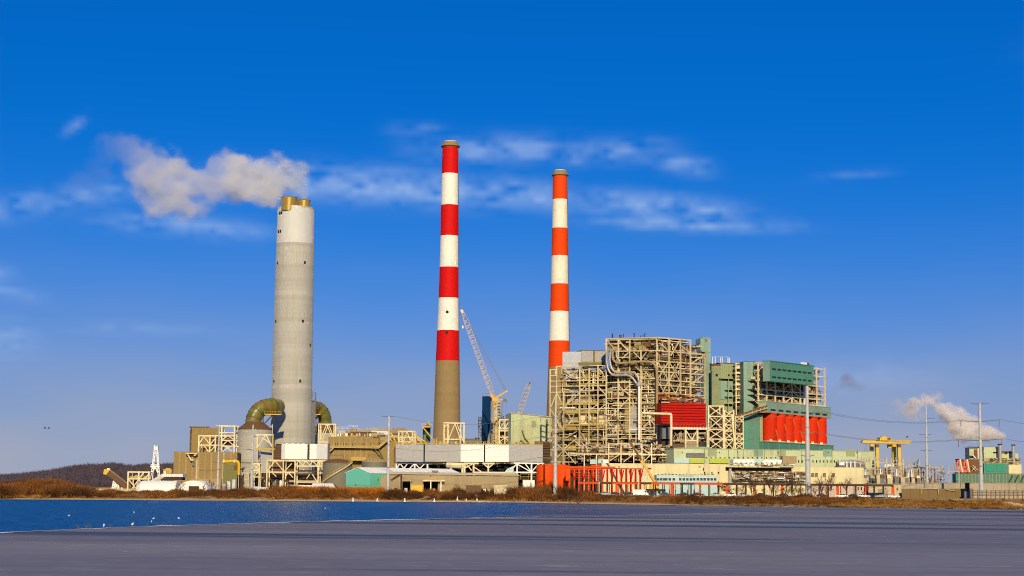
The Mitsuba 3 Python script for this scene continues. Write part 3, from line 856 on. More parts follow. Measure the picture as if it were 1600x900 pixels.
pl = Plane(300, 712)
tent('white arched tent facing the lake with a dark doorway', pl, 277.5, 325, 750.5, -pl.n, 16, (295, 759.5, 311, None))
pl = Plane(250, 735, 80)
c0 = Q(283, 768, 722)
pl2 = Plane(283, 716, 82)
k = thing('arched_tent', 'long white ribbed tent lying side on beside the doorway tent', 'tent')
xa, xb = Q(215, 765, 716)[0], Q(277, 765, 716)[0]
rr, hh = 6.0, zat(245, 750.8, 716) - G
n = 13
V = []
for i in range(2 * n + 1):
    t = i / (2 * n)
    sc = (1.0 if i % 2 == 0 else .975) * (1 if t > .12 else math.sin(math.pi / 2 * min(1, (t + .03) / .15)) ** .6)
    for a in np.linspace(0, math.pi, 17):
        V.append([xa + (xb - xa) * t, 718 - rr * sc * math.cos(a), G + hh * sc * math.sin(a) ** .75])
part(k, 'cover', MB().add(V, [[q * 17 + i, q * 17 + i + 1, (q + 1) * 17 + i + 1, (q + 1) * 17 + i] for q in range(2 * n) for i in range(16)]), WHITE, smooth=40)
for x, sg in ((xa, 1), (xb, 1)):
    part(k, 'end_wall', MB().add([[x, 718 - rr * .97 * math.cos(a), G + hh * .97 * math.sin(a)] for a in np.linspace(0, math.pi, 17)] + [[x, 718, G]], [[17, i, i + 1] for i in range(16)]), ROOFW)

# ---------------------------------------------------------------- tan building with its frames
k = thing('tan_building', 'tall windowless tan building in two blocks, leftmost of the plant', 'building')
pl = Plane(297, 880, 12)
a1 = pl.sz(345, 668)[0]
z1 = pl.sz(297, 668)[1]
part(k, 'upper_block', pl.block(0, a1, G, z1, 30), TAN)
pl.box(k, 'set_back', TAN, 323, 668.5, 346, None, 20, .8)
pl.box(k, 'parapet', GREYD, 297, 665.8, 328, 667.9, 10, -1)
pl = Plane(270, 845, 4)
a1, z1 = pl.sz(371, 706)[0], pl.sz(270, 706)[1]
part(k, 'lower_block', pl.block(0, a1, G, z1, 22), TAN)
for i in range(9):
    pl.box(k, 'cladding_seam', TANL, 280 + i * 10, 706.6, 280.4 + i * 10, 757, .1, .1)
pl.box(k, 'service_door', OLIVE, 312, 751, 315, None, .1, .12)
pl.box(k, 'roof_edge', OLIVE, 269.6, 705.6, 371.4, 706.4, .5, .25)
pl.box(k, 'downpipe', CREAM2, 306.5, 718, 309, None, .6, .7)
for x in (322, 334, 346):
    pl.box(k, 'drip_rail', OLIVE, x - 12, 734, x, 734.7, .2, .25)
pb = part(k, 'platform', pl.block(*pl.rect(291, 708, 309, 709.3), 3, 3), CREAM)
for l in ((293, 709, 298.5, 719), (308, 709, 303, 712), (298, 719, 302.5, 719)):
    part(pb, 'strut', MB().bar(pl.P(l[0], l[1], 2), pl.P(l[2], l[3], 2), .6), CREAM)
pl.box(k, 'lamp', GREYD, 300, 722, 303.5, 728, 1, 1)
pl.box(k, 'low_annex', TANL, 300, 748, 345, None, 5, 4)
pl.box(k, 'olive_bay', OLIVE, 349, 724, 371, None, .6, .4)

pl = Plane(330, 862)
kf = frame('steel_frame', 'cream steel frame rising over the tan building roof beside the concrete vessel', 'frame', pl, CREAM, [('c', 311, 680, 707), ('c', 328.3, 680, 707), ('c', 337, 680, 707), ('c', 346.8, 665, 707), ('c', 366.7, 665, 707), ('b', 310.5, 680.6, 368), ('b', 310.5, 695.5, 346),
      ('b', 343, 665.3, 370), ('b', 343, 676, 368), ('b', 346, 688, 368), ('b', 346, 697, 370), ('d', 318.5, 682, 327, 693), ('d', 311, 694, 318.5, 682), ('d', 319, 696, 326, 706), ('d', 329, 694, 337, 684),
      ('d', 329, 705, 336, 697), ('d', 347, 687, 356, 681), ('d', 366, 687, 356, 681), ('d', 356, 688, 366, 697), ('d', 356, 688, 347, 697), ('d', 352, 697, 362, 705), ('d', 361, 697, 348, 705)], .65, 7)
pl.box(kf, 'equipment', BROWN, 329, 684, 345, 694, 3, -2)
pl.box(kf, 'equipment', DARKB, 348, 683, 364, 696, 3, -2)
pl.box(kf, 'equipment', TANM, 352, 682, 366, 686, 2, -1.2)
pl.box(kf, 'deck', CREAM2, 337, 664, 343, 666, 4, .5)
k = thing('pipe_bridge', 'yellow pipe crossing and dropping in front of the concrete vessel', 'pipe')
pl = Plane(360, 815)
part(k, 'pipe', MB().tube([pl.P(349, 721.5), pl.P(368, 720.5), pl.P(372, 721.5), pl.P(373.4, 725), pl.P(373, 742)], .65, 8), YELLOW, smooth=40)
for x in (350, 366.5):
    part(k, 'collar', MB().cyl(pl.P(x - 1, 721.3), pl.P(x + 1, 721.3), .95, n=8), CREAM)
pl.col(k, CREAM2, 349, 705, None, .25)
pl.col(k, CREAM2, 373, 742, None, .3)
pl.box(k, 'valve_box', BROWN, 365.5, 726, 371.5, 735, 2, -1)

# yard equipment in front of the tan building and the vessel
k0 = 0
for i, (x0, y0, x1, mt, lab) in enumerate(((355, 752, 360, GALV, 'small galvanised cabinet under the yellow pipe'), (363, 749, 368, GALV, 'taller galvanised cabinet beside the pole foot'), (376, 743, 380, DARKB, 'dark narrow cabinet at the vessel foot'), (348, 756, 353, GREYP, 'low grey cabinet by the tan wall'))):
    pl = Plane(x0, 790)
    k = thing('switch_cabinet', lab, 'cabinet')
    pl.box(k, 'body', mt, x0, y0, x1, None, 2)
    pl.box(k, 'top', GREYD, x0 - .3, y0 - .7, x1 + .3, y0, 2.2, .1)
pl = Plane(385, 800)
frame('steel_frame', 'small pale frame with cabinets at the foot of the concrete vessel', 'frame', pl, CREAM2, [('c', 379, 739), ('c', 388.5, 739), ('b', 378, 739, 389), ('b', 378, 749, 389), ('d', 379, 749, 388, 740)], .5, 4)
k = thing('concrete_barrier', 'light grey concrete barrier low in front of the vessel', 'wall')
pl = Plane(395, 765)
for a, b, t in ((381, 396, 762), (396.4, 408, 760), (408.4, 420, 761)):
    pl.box(k, 'slab', GALV, a, t, b, None, 1.2)

# ---------------------------------------------------------------- white duct on its truss, dark plant below
k = thing('duct_casing', 'bright white panelled duct box standing on the cream truss left of the ochre walkway', 'duct')
pl = Plane(440, 850)
for a, b, mt, n in ((440, 445.5, GALV, 1), (445.8, 480, WHITE, 4), (484, 494.5, WHITE, 1), (494.8, 511.5, GALV, 2)):
    pl.box(k, 'casing', mt, a, 693.6, b, 717.6, 12)
    pl.panels(k, 'panel', mt, a, 693.6, b, 717.6, n, 2 if mt == WHITE else 1)
pl.box(k, 'joint', DARKB, 480.2, 694.5, 483.8, 717.5, 11, -.4)
for x in (482, 512):
    pass
for i in range(4):
    pl.box(k, 'roof_lug', ROOFW, 447 + i * 8.5, 692.8, 450 + i * 8.5, 693.6, 3, -2)
k = thing('louvre_house', 'dark brown louvred bay beside the white duct box', 'building')
pl = Plane(430, 858)
pl.box(k, 'casing', BROWN, 428, 696, 440, 720, 12)
pl.box(k, 'roof', DARKB, 431, 693.6, 440.2, 696, 11, -.3)
for y in np.linspace(697.5, 718, 9):
    pl.box(k, 'louvre', BROWN, 428, y, 440, y + 1.1, .5, .5)
k = thing('duct_casing', 'pale lavender and grey box in front of the concrete vessel', 'duct')
pl = Plane(407.5, 862, 10)
pl.box(k, 'casing', GREYP, 407.5, 703.6, 424.5, 741, 9)
pl.panels(k, 'panel', GREYP, 407.5, 703.6, 424.5, 718.6, 2, 1)
plb = Plane(396, 866, -18)
plb.box(k, 'left_face', GALV, 396, 703.6, 407.3, 717.8, 4)
k = thing('steel_frame', 'cream braced frame over the lavender box beside the grey chimney', 'frame')
pl = Plane(415, 858)
for l in (('c', 402.5, 679, 700), ('c', 426.5, 679, 700), ('b', 400, 679.3, 428), ('d', 403, 698, 415, 680), ('d', 416, 680, 425, 698), ('d', 410, 684, 424, 694)):
    if l[0] == 'c':
        pl.col(k, CREAM if l[1] < 420 else OCHRE, l[1], l[2], l[3], .7)
    elif l[0] == 'b':
        pl.beam(k, CREAM, *l[1:], .6)
    else:
        pl.bar(k, 'brace', CREAM, *l[1:], .45)
pl.beam(k, OCHRE, 400, 701.5, 430, .9)
for x in (402.5, 426.5):
    pl.col(k, CREAM2, x, 702, None, .6)
frame('steel_frame', 'narrow cream braced frame left of the long truss', 'frame', Plane(400, 842), CREAM, [('c', 395.5, 724), ('c', 405.5, 724), ('b', 395, 724.3, 406), ('b', 395, 735, 406), ('b', 395, 745, 406), ('d', 396, 735, 405, 725), ('d', 396, 745, 405, 736), ('d', 396, 725, 405, 735)], .55, 5)
pl = Plane(460, 842)
frame('truss_bridge', 'long cream steel truss carrying the white duct box', 'truss', pl, CREAM, [('b', 417, 719.2, 511, ), ('b', 417, 737.5, 461), ('b', 462, 728, 506), ('c', 417.5, 719), ('c', 443, 719), ('c', 461.3, 719), ('c', 497.5, 728), ('d', 430, 720, 443, 736), ('d', 456, 724, 444, 737),
      ('d', 418, 736, 429, 721), ('d', 462, 727, 467, 720), ('d', 467, 720, 473, 727), ('d', 473, 727, 478, 720), ('d', 478, 720, 484, 727), ('d', 484, 727, 489, 720), ('d', 489, 720, 495, 727), ('d', 495, 727, 500, 720), ('d', 500, 720, 506, 727), ('d', 450, 738, 458, 746), ('d', 450, 738, 446, 745),
      ('d', 425, 738, 432, 745), ('d', 488, 741, 495, 752), ('d', 484, 741, 479, 748)], .62, 9)
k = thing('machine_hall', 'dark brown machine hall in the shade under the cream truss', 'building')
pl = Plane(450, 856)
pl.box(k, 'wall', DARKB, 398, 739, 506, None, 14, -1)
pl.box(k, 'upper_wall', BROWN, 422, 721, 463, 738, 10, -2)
pl.box(k, 'gallery', OCHRE, 462, 734.5, 506, 737.5, 1, .4)
pl.box(k, 'canopy', CREAM2, 452, 750.5, 498, 755, 5, 4)
for x, y in ((405, 752), (413, 751), (422, 748), (430, 751), (474, 733), (478, 737), (410, 746)):
    pl.box(k, 'lamp', WHITE, x, y, x + 1.2, y + 1.2, .3, .4)
for i in range(4):
    pl.box(k, 'door', GREYD, 426 + i * 18, 752, 432 + i * 18, None, .2, -.7)
k = thing('storage_tank', 'small white upright tank under the cream truss', 'tank')
t = Q(438.5, 760, 812)
part(k, 'shell', revolve(t, [(G, .65), (Q(438.5, 751.5, 812)[2], .65), (Q(438.5, 750.5, 812)[2], .3)], 14), WHITE, smooth=30)
part(k, 'foot', revolve(t, [(G, .9), (G + .3, .9)], 14), GREYD)
k = thing('storage_shed', 'low shed with a bright white roof and orange lower wall by the shore', 'shed')
pl = Plane(500, 708, -8)
for a, b, t in ((466, 480, 763.5), (480.2, 524, 763)):
    pl.box(k, 'wall', ORANGE2 if a > 470 else TANL, a, t, b, None, 5)
a0, z = pl.sz(485, 755)
zz = pl.sz(485, 763)[1]
a1, aa, ab = pl.sz(516, 755)[0], pl.sz(484, 763)[0], pl.sz(526, 763)[0]
part(k, 'roof', MB().add([pl.W(aa, zz, .6), pl.W(ab, zz, .6), pl.W(a1, z, -4), pl.W(a0, z, -4), pl.W(aa, zz, -8), pl.W(ab, zz, -8)], [[0, 1, 2, 3], [3, 2, 5, 4]]), ROOFW)
part(k, 'gable', MB().add([pl.W(a0 - .2, z - .2, -3.8), pl.W(aa, zz - 1.5, .3), pl.W(aa - 1.5, zz - 2, -3), pl.W(aa, zz - 1.5, -8)], [[0, 1, 2, 3]]), GALV)
for x in (489, 505, 515):
    pl.box(k, 'door', BROWN, x, 765.5, x + 5, None, .1, .1)
k = thing('parked_trailer', 'white flat trailer parked under the long cream truss', 'trailer')
pl = Plane(470, 760)
pl.box(k, 'body', WHITE, 449, 757.5, 486, 761, 3)
pl.box(k, 'base', TANM, 447, 761, 488, 763, 3, .1)
for x in (452, 456, 478, 482):
    part(k, 'wheel', MB().cyl(pl.P(x, 765, .1), pl.P(x, 765, -.4), .5, n=10), TIRE)

# ---------------------------------------------------------------- ochre precipitator and tanks
k = thing('filter_house', 'long tan filter house with a yellow walkway, right of the grey chimney', 'building')
pl = Plane(513, 880, 3)
pl.box(k, 'main_wall', TAN, 513, 682.7, 582, None, 25)
pl.box(k, 'side_wall', TAN, 582.2, 682.7, 592, None, 20, -.9)
pl.box(k, 'end_block', TAN, 592.2, 688, 620.7, None, 16, -.5)
for i in range(8):
    pl.box(k, 'cladding_seam', TANL, 521 + i * 8.6, 683, 521.4 + i * 8.6, 716, .1, .1)
pl.box(k, 'parapet', OCHRE, 513, 681.6, 592, 682.6, .6, .3)
w = part(k, 'walkway', pl.block(*pl.rect(510, 699, 592, 700.6), 2.4, 2.4), CREAM2, label='yellow railed walkway along the wall')
railing(pl, w, 510, 699, 592, 2.3, YELLOW)
for l in ((592, 699.6, 605, 688.6), (605, 688.6, 613, 682), (521, 700, 509, 712), (509, 712, 516, 720)):
    st = part(k, 'stair', MB().bar(pl.P(l[0], l[1], 2), pl.P(l[2], l[3], 2), 1.2, .5), CREAM2)
    part(st, 'handrail', MB().bar(pl.P(l[0], l[1] - 3, 2.5), pl.P(l[2], l[3] - 3, 2.5), .2), YELLOW)
pl.box(k, 'upper_landing', CREAM2, 612, 680.8, 622, 682.6, 2.4, 2)
for l in ((592, 701, 599, 716), (582, 697, 597, 716)):
    pl.bar(k, 'strut', OLIVE, *l, .35, 1)
windows(pl, k, (514.5, 524, 527.5, 537, 541, 551, 555, 565.5, 569, 579), 692.5, 696.5, .1, 1.6)
pl.box(k, 'yellow_duct', OCHRE, 549, 714, 572, 720, 5, 4)
pl.box(k, 'louvre_strip', BROWN, 615.5, 699, 618.5, 722, .3, .2)
pl.bar(k, 'conduit', OLIVE, 593.5, 676, 593, 692, .5, 1)
rngd = random.Random(3)
for i in range(16):
    x = 527 + i * 4.2
    h = rngd.choice((2, 3, 4, 5))
    pl.box(k, 'roof_vent', rngd.choice((OCHRE, BROWN, TANM, CREAM2, WHITE)), x, 681.5 - h, x + rngd.uniform(1.5, 3.6), 681.6, 2, -2 - rngd.random() * 5)
for i in range(18):
    x = 514 + i * 4.3
    pl.box(k, 'roof_lug', rngd.choice((OCHRE, YELLOW, BROWN)), x, 680.3, x + 1, 681.8, .8, -.5)
k = thing('ridge_roof_hall', 'hall with a long shallow tan roof behind the filter house', 'building')
pl = Plane(560, 960)
part(k, 'wall', pl.block(*pl.rect(527, 678, 642, None), 22), TANL)
a0, a1, ar0, ar1 = pl.sz(532, 677)[0], pl.sz(648, 677)[0], pl.sz(546, 672)[0], pl.sz(630, 667.5)[0]
part(k, 'roof', MB().add([pl.W(a0, pl.sz(532, 677)[1], 1), pl.W(a1, pl.sz(648, 678)[1], 1), pl.W(ar1, pl.sz(630, 667.5)[1], -9), pl.W(ar0, pl.sz(546, 671)[1], -9), pl.W(a0, pl.sz(532, 677)[1], -20), pl.W(a1, pl.sz(648, 678)[1], -20)],
      [[0, 1, 2, 3], [3, 2, 5, 4]]), TANL)
part(k, 'roof_end', MB().add([pl.W(a1, pl.sz(648, 678)[1], 1), pl.W(a1, pl.sz(648, 678)[1], -20), pl.W(ar1, pl.sz(630, 667.5)[1] - .1, -9)], [[0, 1, 2]]), OCHRE)
for i, (x0, x1, y, mt) in enumerate(((527, 543, 672, WHITE), (545, 559, 669, WHITE), (545, 592, 674.5, CREAM2), (556, 604, 676, CREAM2), (579, 612, 673, CREAM2))):
    railing(Plane(550, 935), k, x0, y, x1, 0, mt, 1.6)
    Plane(550, 935).box(k, 'roof_unit', rngd.choice((CREAM2, WHITE, BROWN, TANM)), x0 + 2, y + .2, x1 - 3, y + 6, 4, -1)
frame('steel_frame', 'cream frame with a peaked brace at the right end of the filter house roof', 'frame', Plane(635, 870), CREAM, [('c', 623, 673.5), ('c', 628.5, 673.5), ('c', 644.3, 673.5), ('c', 648.5, 673.5), ('b', 622, 673.7, 649), ('b', 622, 683, 649), ('b', 622, 690, 649),
      ('d', 629, 696, 636, 674), ('d', 636, 674, 643.5, 696), ('d', 639, 682, 648, 695), ('d', 623, 690, 629, 683)], .55, 5)
k = thing('roof_machinery', 'ochre machinery and stairs on the roof right of the peaked frame', 'machinery')
pl = Plane(650, 885)
for i in range(14):
    x, y = rngd.uniform(606, 662), rngd.uniform(674, 690)
    x2 = x + rngd.uniform(3, 9)
    pl.box(k, 'equipment', rngd.choice((OCHRE, BROWN, YELLOW, TANM, OLIVE)), x, y, x2, 694, 2, -rngd.uniform(0, 6))
for l in ((648, 680, 664, 690), (650, 684, 661, 693), (610, 676, 622, 690)):
    pl.bar(k, 'stair', YELLOW, *l, .6, .5)
frame('steel_frame', 'tall cream frame with an A brace in front of the right absorber vessel', 'frame', Plane(510, 920), CREAM, [('c', 498, 662), ('c', 501, 662), ('c', 522, 662), ('c', 524.5, 662), ('b', 497, 662.5, 525), ('b', 497, 690.5, 525), ('d', 499, 690, 510, 664), ('d', 514, 664, 522, 686), ('d', 511, 664, 519, 684), ('d', 503, 690, 513, 664)], .5, 5)


def dome_tank(label, px, y, w, ytop, ydome, stair=None):
    k = thing('dome_tank', label, 'tank')
    t = Q(px, 750, y)
    r = w * px_m(t) / 2
    zt, zd = Q(px, ytop, y)[2], Q(px, ydome, y)[2]
    part(k, 'shell', revolve(t, [(G, r), (zt, r)], 44, cap=False), TANK, smooth=30)
    part(k, 'dome', revolve(t, [(zt, r + .1)] + [(zt + (zd - zt) * math.sin(a), r * math.cos(a) + .05) for a in np.linspace(.05, 1.5, 7)], 44), TANM if not stair else BROWN, smooth=30)
    m = MB()
    for a in np.linspace(3.5, 5.9, 9):
        q = t + np.array([math.cos(a) * r, math.sin(a) * r, 0])
        m.box(q[0] - .06, q[0] + .06, q[1] - .06, q[1] + .06, zt, zt + 1.1)
    part(k, 'top_railing', m, OLIVE, kind='stuff')
    m = MB()
    m.tube([t + np.array([(-r * .5), -r * .3, zd + .6 - t[2]]), t + np.array([-r * .45, -r * .3, zd + 1.7 - t[2]]), t + np.array([r * .4, -r * .3, zd + 1.7 - t[2]]), t + np.array([r * .45, -r * .3, zd + .2 - t[2]])], .16, 6)
    part(k, 'hoop', m, OLIVE)
    if stair:
        pts = []
        for f in np.linspace(0, 1, 15):
            a = math.pi * 1.02 + f * math.pi * .86
            pts.append(t * [1, 1, 0] + np.array([math.cos(a) * (r + .6), math.sin(a) * (r + .6), G + 1.5 + (zt + .6 - G - 1.5) * f ** .9]))
        st = part(k, 'spiral_stair', MB().tube(pts, .42, 4), CREAM2, label='yellow stair winding up the tank side')
        part(st, 'handrail', MB().tube([p + Z * 1.1 for p in pts], .13, 4), YELLOW)
        m = MB()
        for p in pts:
            m.box(p[0] - .05, p[0] + .05, p[1] - .3, p[1] - .2, p[2], p[2] + 1.1)
        part(st, 'post', m, YELLOW)
    return k


dome_tank('grey domed tank with a yellow stair winding up its side', 527, 800, 46, 724, 717, True)
dome_tank('low grey domed tank without a stair behind the turquoise building', 585, 818, 40, 722, 716.5)

# ---------------------------------------------------------------- turquoise building, tan workshop, long duct
k = thing('turquoise_building', 'turquoise gabled building with a long white roof by the shore', 'building')
C = ground_at(578, 722)
gv, lv = unit([-math.cos(math.radians(24)), math.sin(math.radians(24)), 0]), unit([math.cos(math.radians(44)), math.sin(math.radians(44)), 0])


def along(C, d, px):
    """Metres along d from C until the picture column px is met."""
    a, b = F * (d @ RIGHT) - (px - 800) * (d @ FWD), (px - 800) * ((C - CAM) @ FWD) - F * ((C - CAM) @ RIGHT)
    return b / a


def zrow(p, py):
    return stack_z(p, py)


wg, wl = along(C, gv, 540), along(C, lv, 722)
ze, zr = zrow(C, 739), zrow(C + gv * wg * .5, 731)
part(k, 'gable_wall', MB().prism([(0, 0), (wg, 0), (wg, ze - G), (wg / 2, zr - G), (0, ze - G)], gv, Z, C + lv * .05, lv * .4), TURQ)
part(k, 'side_wall', MB().hexa(C + gv * .02, lv * wl, gv * .3, Z * (ze - G - .02)), TURQ)
part(k, 'side_wall', MB().hexa(C + gv * (wg - .32), lv * wl, gv * .3, Z * (ze - G - .02)), TURQ)
part(k, 'gable_wall', MB().prism([(0, 0), (wg, 0), (wg, ze - G), (wg / 2, zr - G), (0, ze - G)], gv, Z, C + lv * (wl - .4), lv * .4), TURQ)
for a, b in (((-.35, ze - G - .12), (wg / 2, zr - G + .08)), ((wg + .35, ze - G - .12), (wg / 2, zr - G + .08))):
    part(k, 'roof_slope', MB().prism([a, b, (b[0], b[1] + .2), (a[0], a[1] + .2)], gv, Z, C - lv * .3, lv * (wl + .6)), ROOFW)
for i in range(14):
    p = C + lv * (i + .5) * wl / 14
    part(k, 'roof_seam', MB().bar(p + Z * (ze - G + .16) + gv * -.2, p + Z * (zr - G + .3) + gv * wg / 2, .12), GALV)
nv = unit(np.cross(gv, Z))
nv = nv if nv @ (CAM - C) > 0 else -nv
for a, z in ((.56, 3.1), (.68, 1.3), (.3, 1.1)):
    part(k, 'vent', MB().hexa(C + gv * wg * a + Z * z - lv * .1, gv * .45, lv * .12, Z * .35), DARK)
part(k, 'belt_rail', MB().hexa(C + gv * .0 + Z * 3.0 - lv * .04, gv * wg, lv * .06, Z * .12), TEALD)
ns = unit(np.array([lv[1], -lv[0], 0]))
for a, z in ((4, 5.2), (3, 1.2), (8, 1.4), (11, .8)):
    part(k, 'vent', MB().hexa(C + lv * a + Z * z, lv * .6, ns * .1, Z * .4), DARK)
part(k, 'door', MB().hexa(C + lv * 6, lv * 1.2, ns * .08, Z * 2.1), TEALD)

k = thing('tan_workshop', 'low tan workshop with two dark gateways and a cream canopy by the shore', 'building')
pl = Plane(626, 712, 3)
a0, a1, a2 = pl.sz(595, 744)[0], pl.sz(626, 740)[0], pl.sz(810, 744)[0]
zl, zt = pl.sz(595, 745)[1], pl.sz(626, 740.3)[1]
zt2 = pl.sz(718, 741.5)[1]
xs = [pl.sz(x, 760)[0] for x in (628.5, 641, 662, 684, 810)]
zo1, zo2 = pl.sz(634, 752)[1], pl.sz(672, 752)[1]
# front wall in pieces round the gateways
part(k, 'left_wall', MB().prism([(a0, 0), (a1, 0), (a1, zt - G), (a1 - 4, zt - G), (a0, zl - G)], pl.d, Z, pl.C + Z * G + pl.n * .2, -pl.n * 20), TANL)
part(k, 'wall', pl.block(a1 + .6, xs[0], G, zt - .2, .5), TANL)
part(k, 'wall', pl.block(xs[0], xs[1], zo1, zt - .2, .5), TANL)
part(k, 'wall', pl.block(xs[1], xs[2], G, zt - .2, .5), TANL)
part(k, 'wall', pl.block(xs[2], xs[3], zo2, zt - .2, .5), TANL)
part(k, 'inner_wall', pl.block(a1 + .6, xs[3] + 1, G, zt - .3, .5, -9), DARKB)
part(k, 'inner_floor', pl.block(a1 + .6, xs[3], G, G + .1, 9, -.5), DARK)
part(k, 'corner_strip', pl.block(a1 - .05, a1 + .58, G, zt + .15, 1.2, .7), DARKB)  # dark strip standing in for the shaded side of the taller wall
w_ = (xs[4] - xs[3]) / 7
for i in range(7):
    part(k, 'wall_panel', pl.block(xs[3] + i * w_ + .06, xs[3] + (i + 1) * w_ - .06, G, zt - .25 - (zt - zt2) * 0 - .1, .5 + .02 * (i % 2)), TANL)
part(k, 'core', pl.block(xs[3] + .2, xs[4] - .2, G, zt - .5, 20, -.6), CREAM2)
ro = MB().add([pl.W(a1 - 4.5, zt + .05, .7), pl.W(xs[4] + .4, zt - .15, .7), pl.W(xs[4] + .4, zt + .75, -19), pl.W(a1 - 4.5, zt + 1.0, -19), pl.W(a1 - 4.5, zt - .12, .7), pl.W(xs[4] + .4, zt - .34, .7)], [[0, 1, 2, 3], [4, 5, 1, 0]])
part(k, 'roof', ro, CREAM2)
part(k, 'canopy', pl.block(xs[2] - .3, xs[3] + 2.8, zo2 - .02, zo2 + .45, 2.4, 2.4), CREAM)
for x in (673, 689):
    pl.col(k, WHITE, x, 752.2, None, .45, 2.0, name='post')
part(k, 'diagonal_bar', MB().bar(pl.P(611, 750, .5), pl.P(626, 740.6, .5), .5), DARKB)  # dark brown bar slanting up the left wall to its corner
pl.box(k, 'yellow_door', YELLOW, 643, 758, 660.5, None, .12, .12)
for x, y in ((612, 750), (642.5, 752), (672, 742.2)):
    pl.bar(k, 'lamp', GREYD, x, y, x + 1.6, y + .4, .45, .7)
pl.box(k, 'roof_fan', GREYD, 674.5, 735, 685, 737.6, 2, -15)
pl.box(k, 'fan_base', DARKB, 677, 737.6, 683, 740, 2, -15)
k = thing('rubble_box', 'open skip with pale scrap against the right half of the tan workshop', 'skip')
Plane(745, 700).box(k, 'body', BROWN, 728, 758, 752, None, 2.2)
Plane(745, 700).box(k, 'rim', CREAM2, 727.6, 757.6, 752.4, 758.1, 2.4, .1)
k = thing('rubble_box', 'pale low container beside the brown skip, right end of the tan workshop', 'skip')
Plane(790, 700).box(k, 'body', CREAM2, 772, 758.5, 795, None, 2)
Plane(790, 700).box(k, 'rim', WHITE, 771.6, 758, 795.4, 758.6, 2.2, .1)
for i, (x, w, h, mt, lb) in enumerate(((757, 5, 3, WHITE, 'white sack pile between skip and pale container'), (764, 4, 2.5, CREAM2, 'cream crate between skip and pale container'), (618, 4, 5, DARKB, 'dark drum beside the brown diagonal bar'), (634, 5, 4, CREAM2, 'cream crate in the first dark gateway'), (678, 3, 3, ORANGE2, 'small orange barrel in the second gateway'))):
    k = thing('yard_crate', lb, 'crate')
    Plane(x, 702).box(k, 'body', mt, x - w / 2, 770 - h - 3, x + w / 2, None, 1.2)
    Plane(x, 702).box(k, 'lid', GREYP, x - w / 2 - .2, 770 - h - 3.6, x + w / 2 + .2, 770 - h - 3, 1.4, .1)

k = thing('duct_casing', 'very long duct box of grey and white panels across the middle of the plant', 'duct')
pl = Plane(730, 800)
for a, b, mt, n in ((618.5, 661.5, GREYP, 5), (664.2, 719.8, GREYP, 6), (720, 756, WHITE, 5), (758.2, 795, WHITE, 5), (795.2, 848, GREYP, 6)):
    pl.box(k, 'casing', mt, a, 694.4, b, 722, 14)
    pl.panels(k, 'panel', mt, a, 694.4, b, 722, n, 3 if mt == WHITE else 1, gap=.035)
for a, b in ((661.5, 664.2), (756, 758.2)):
    pl.box(k, 'joint', DARK, a, 695.5, b, 722, 13, -.5)
pl.box(k, 'roof_edge', OCHRE, 618, 693.4, 848.4, 694.3, 2, .3)
railing(pl, k, 618, 693.4, 848, 0, OCHRE, 1.2, 'roof_railing')
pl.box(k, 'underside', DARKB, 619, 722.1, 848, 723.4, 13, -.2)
for i in range(30):
    x = 622 + i * 7.3 + rngd.uniform(-2, 2)
    pl.box(k, 'roof_fitting', rngd.choice((OCHRE, YELLOW, OCHRE, CREAM2, BROWN)), x, 693.3 - rngd.uniform(1, 3.4), x + rngd.uniform(1, 4), 693.4, 1.5, -1 - rngd.random() * 4)
k = thing('louvre_house', 'dark brown louvred bay between the long duct and the big boiler frame', 'building')
pl = Plane(847, 832)
pl.box(k, 'casing', DARKB, 836, 692, 860, 724, 12)
pl.box(k, 'roof', BROWN, 835, 689.5, 859, 692, 10, -1)
for y in np.linspace(694, 722, 12):
    pl.box(k, 'louvre', BROWN, 836, y, 859, y + 1, .5, .5)

frame('truss_bridge', 'white steel truss under the left end of the long duct', 'truss', Plane(645, 802), WHITE, [('b', 618, 723.8, 675), ('b', 618, 732.5, 675), ('d', 620, 732, 625, 724), ('d', 625, 724, 631, 732), ('d', 631, 732, 637, 724), ('c', 619.5, 723.5), ('c', 648, 723.5), ('c', 668, 723.5), ('d', 640, 732, 648, 724),
      ('d', 656, 732, 648, 724), ('d', 656, 732, 664, 724)], .65, 8)
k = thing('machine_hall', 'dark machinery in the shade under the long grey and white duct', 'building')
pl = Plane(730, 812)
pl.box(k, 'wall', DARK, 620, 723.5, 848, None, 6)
for i in range(70):
    x, y = rngd.uniform(640, 844), rngd.uniform(725, 738)
    mt = rngd.choice((CREAM2, WHITE, BROWN, CREAM2, RUST, TANM, GREYP))
    if rngd.random() < .5:
        part(k, 'pipe', MB().bar(pl.P(x, y, 1.5), pl.P(x + rngd.uniform(-8, 9), y + rngd.uniform(-6, 8), 1.5), rngd.uniform(.3, .7)), mt)
    else:
        pl.box(k, 'equipment', mt, x, y, x + rngd.uniform(2, 6), y + rngd.uniform(1.5, 5), 1.5, rngd.uniform(.3, 3))
k = thing('horizontal_vessel', 'cream horizontal vessel lying under the long duct', 'vessel')
pl = Plane(710, 797)
c0, c1 = pl.P(699, 727), pl.P(726, 728)
r = 4.6 * .29
part(k, 'shell', MB().tube([c0 - [.7, 0, 0], c0 - [.5, 0, 0], c0, c1, c1 + [.5, 0, 0], c1 + [.7, 0, 0]], [r * .3, r * .75, r, r, r * .75, r * .3], 20), CREAM, smooth=40)
for x in (703, 721):
    pl.box(k, 'saddle', CREAM, x, 731, x + 3, None, 1.6, .8)
    part(k, 'band', MB().cyl(pl.P(x, 727.4), pl.P(x + 1, 727.4), r + .12, n=20), CREAM2)
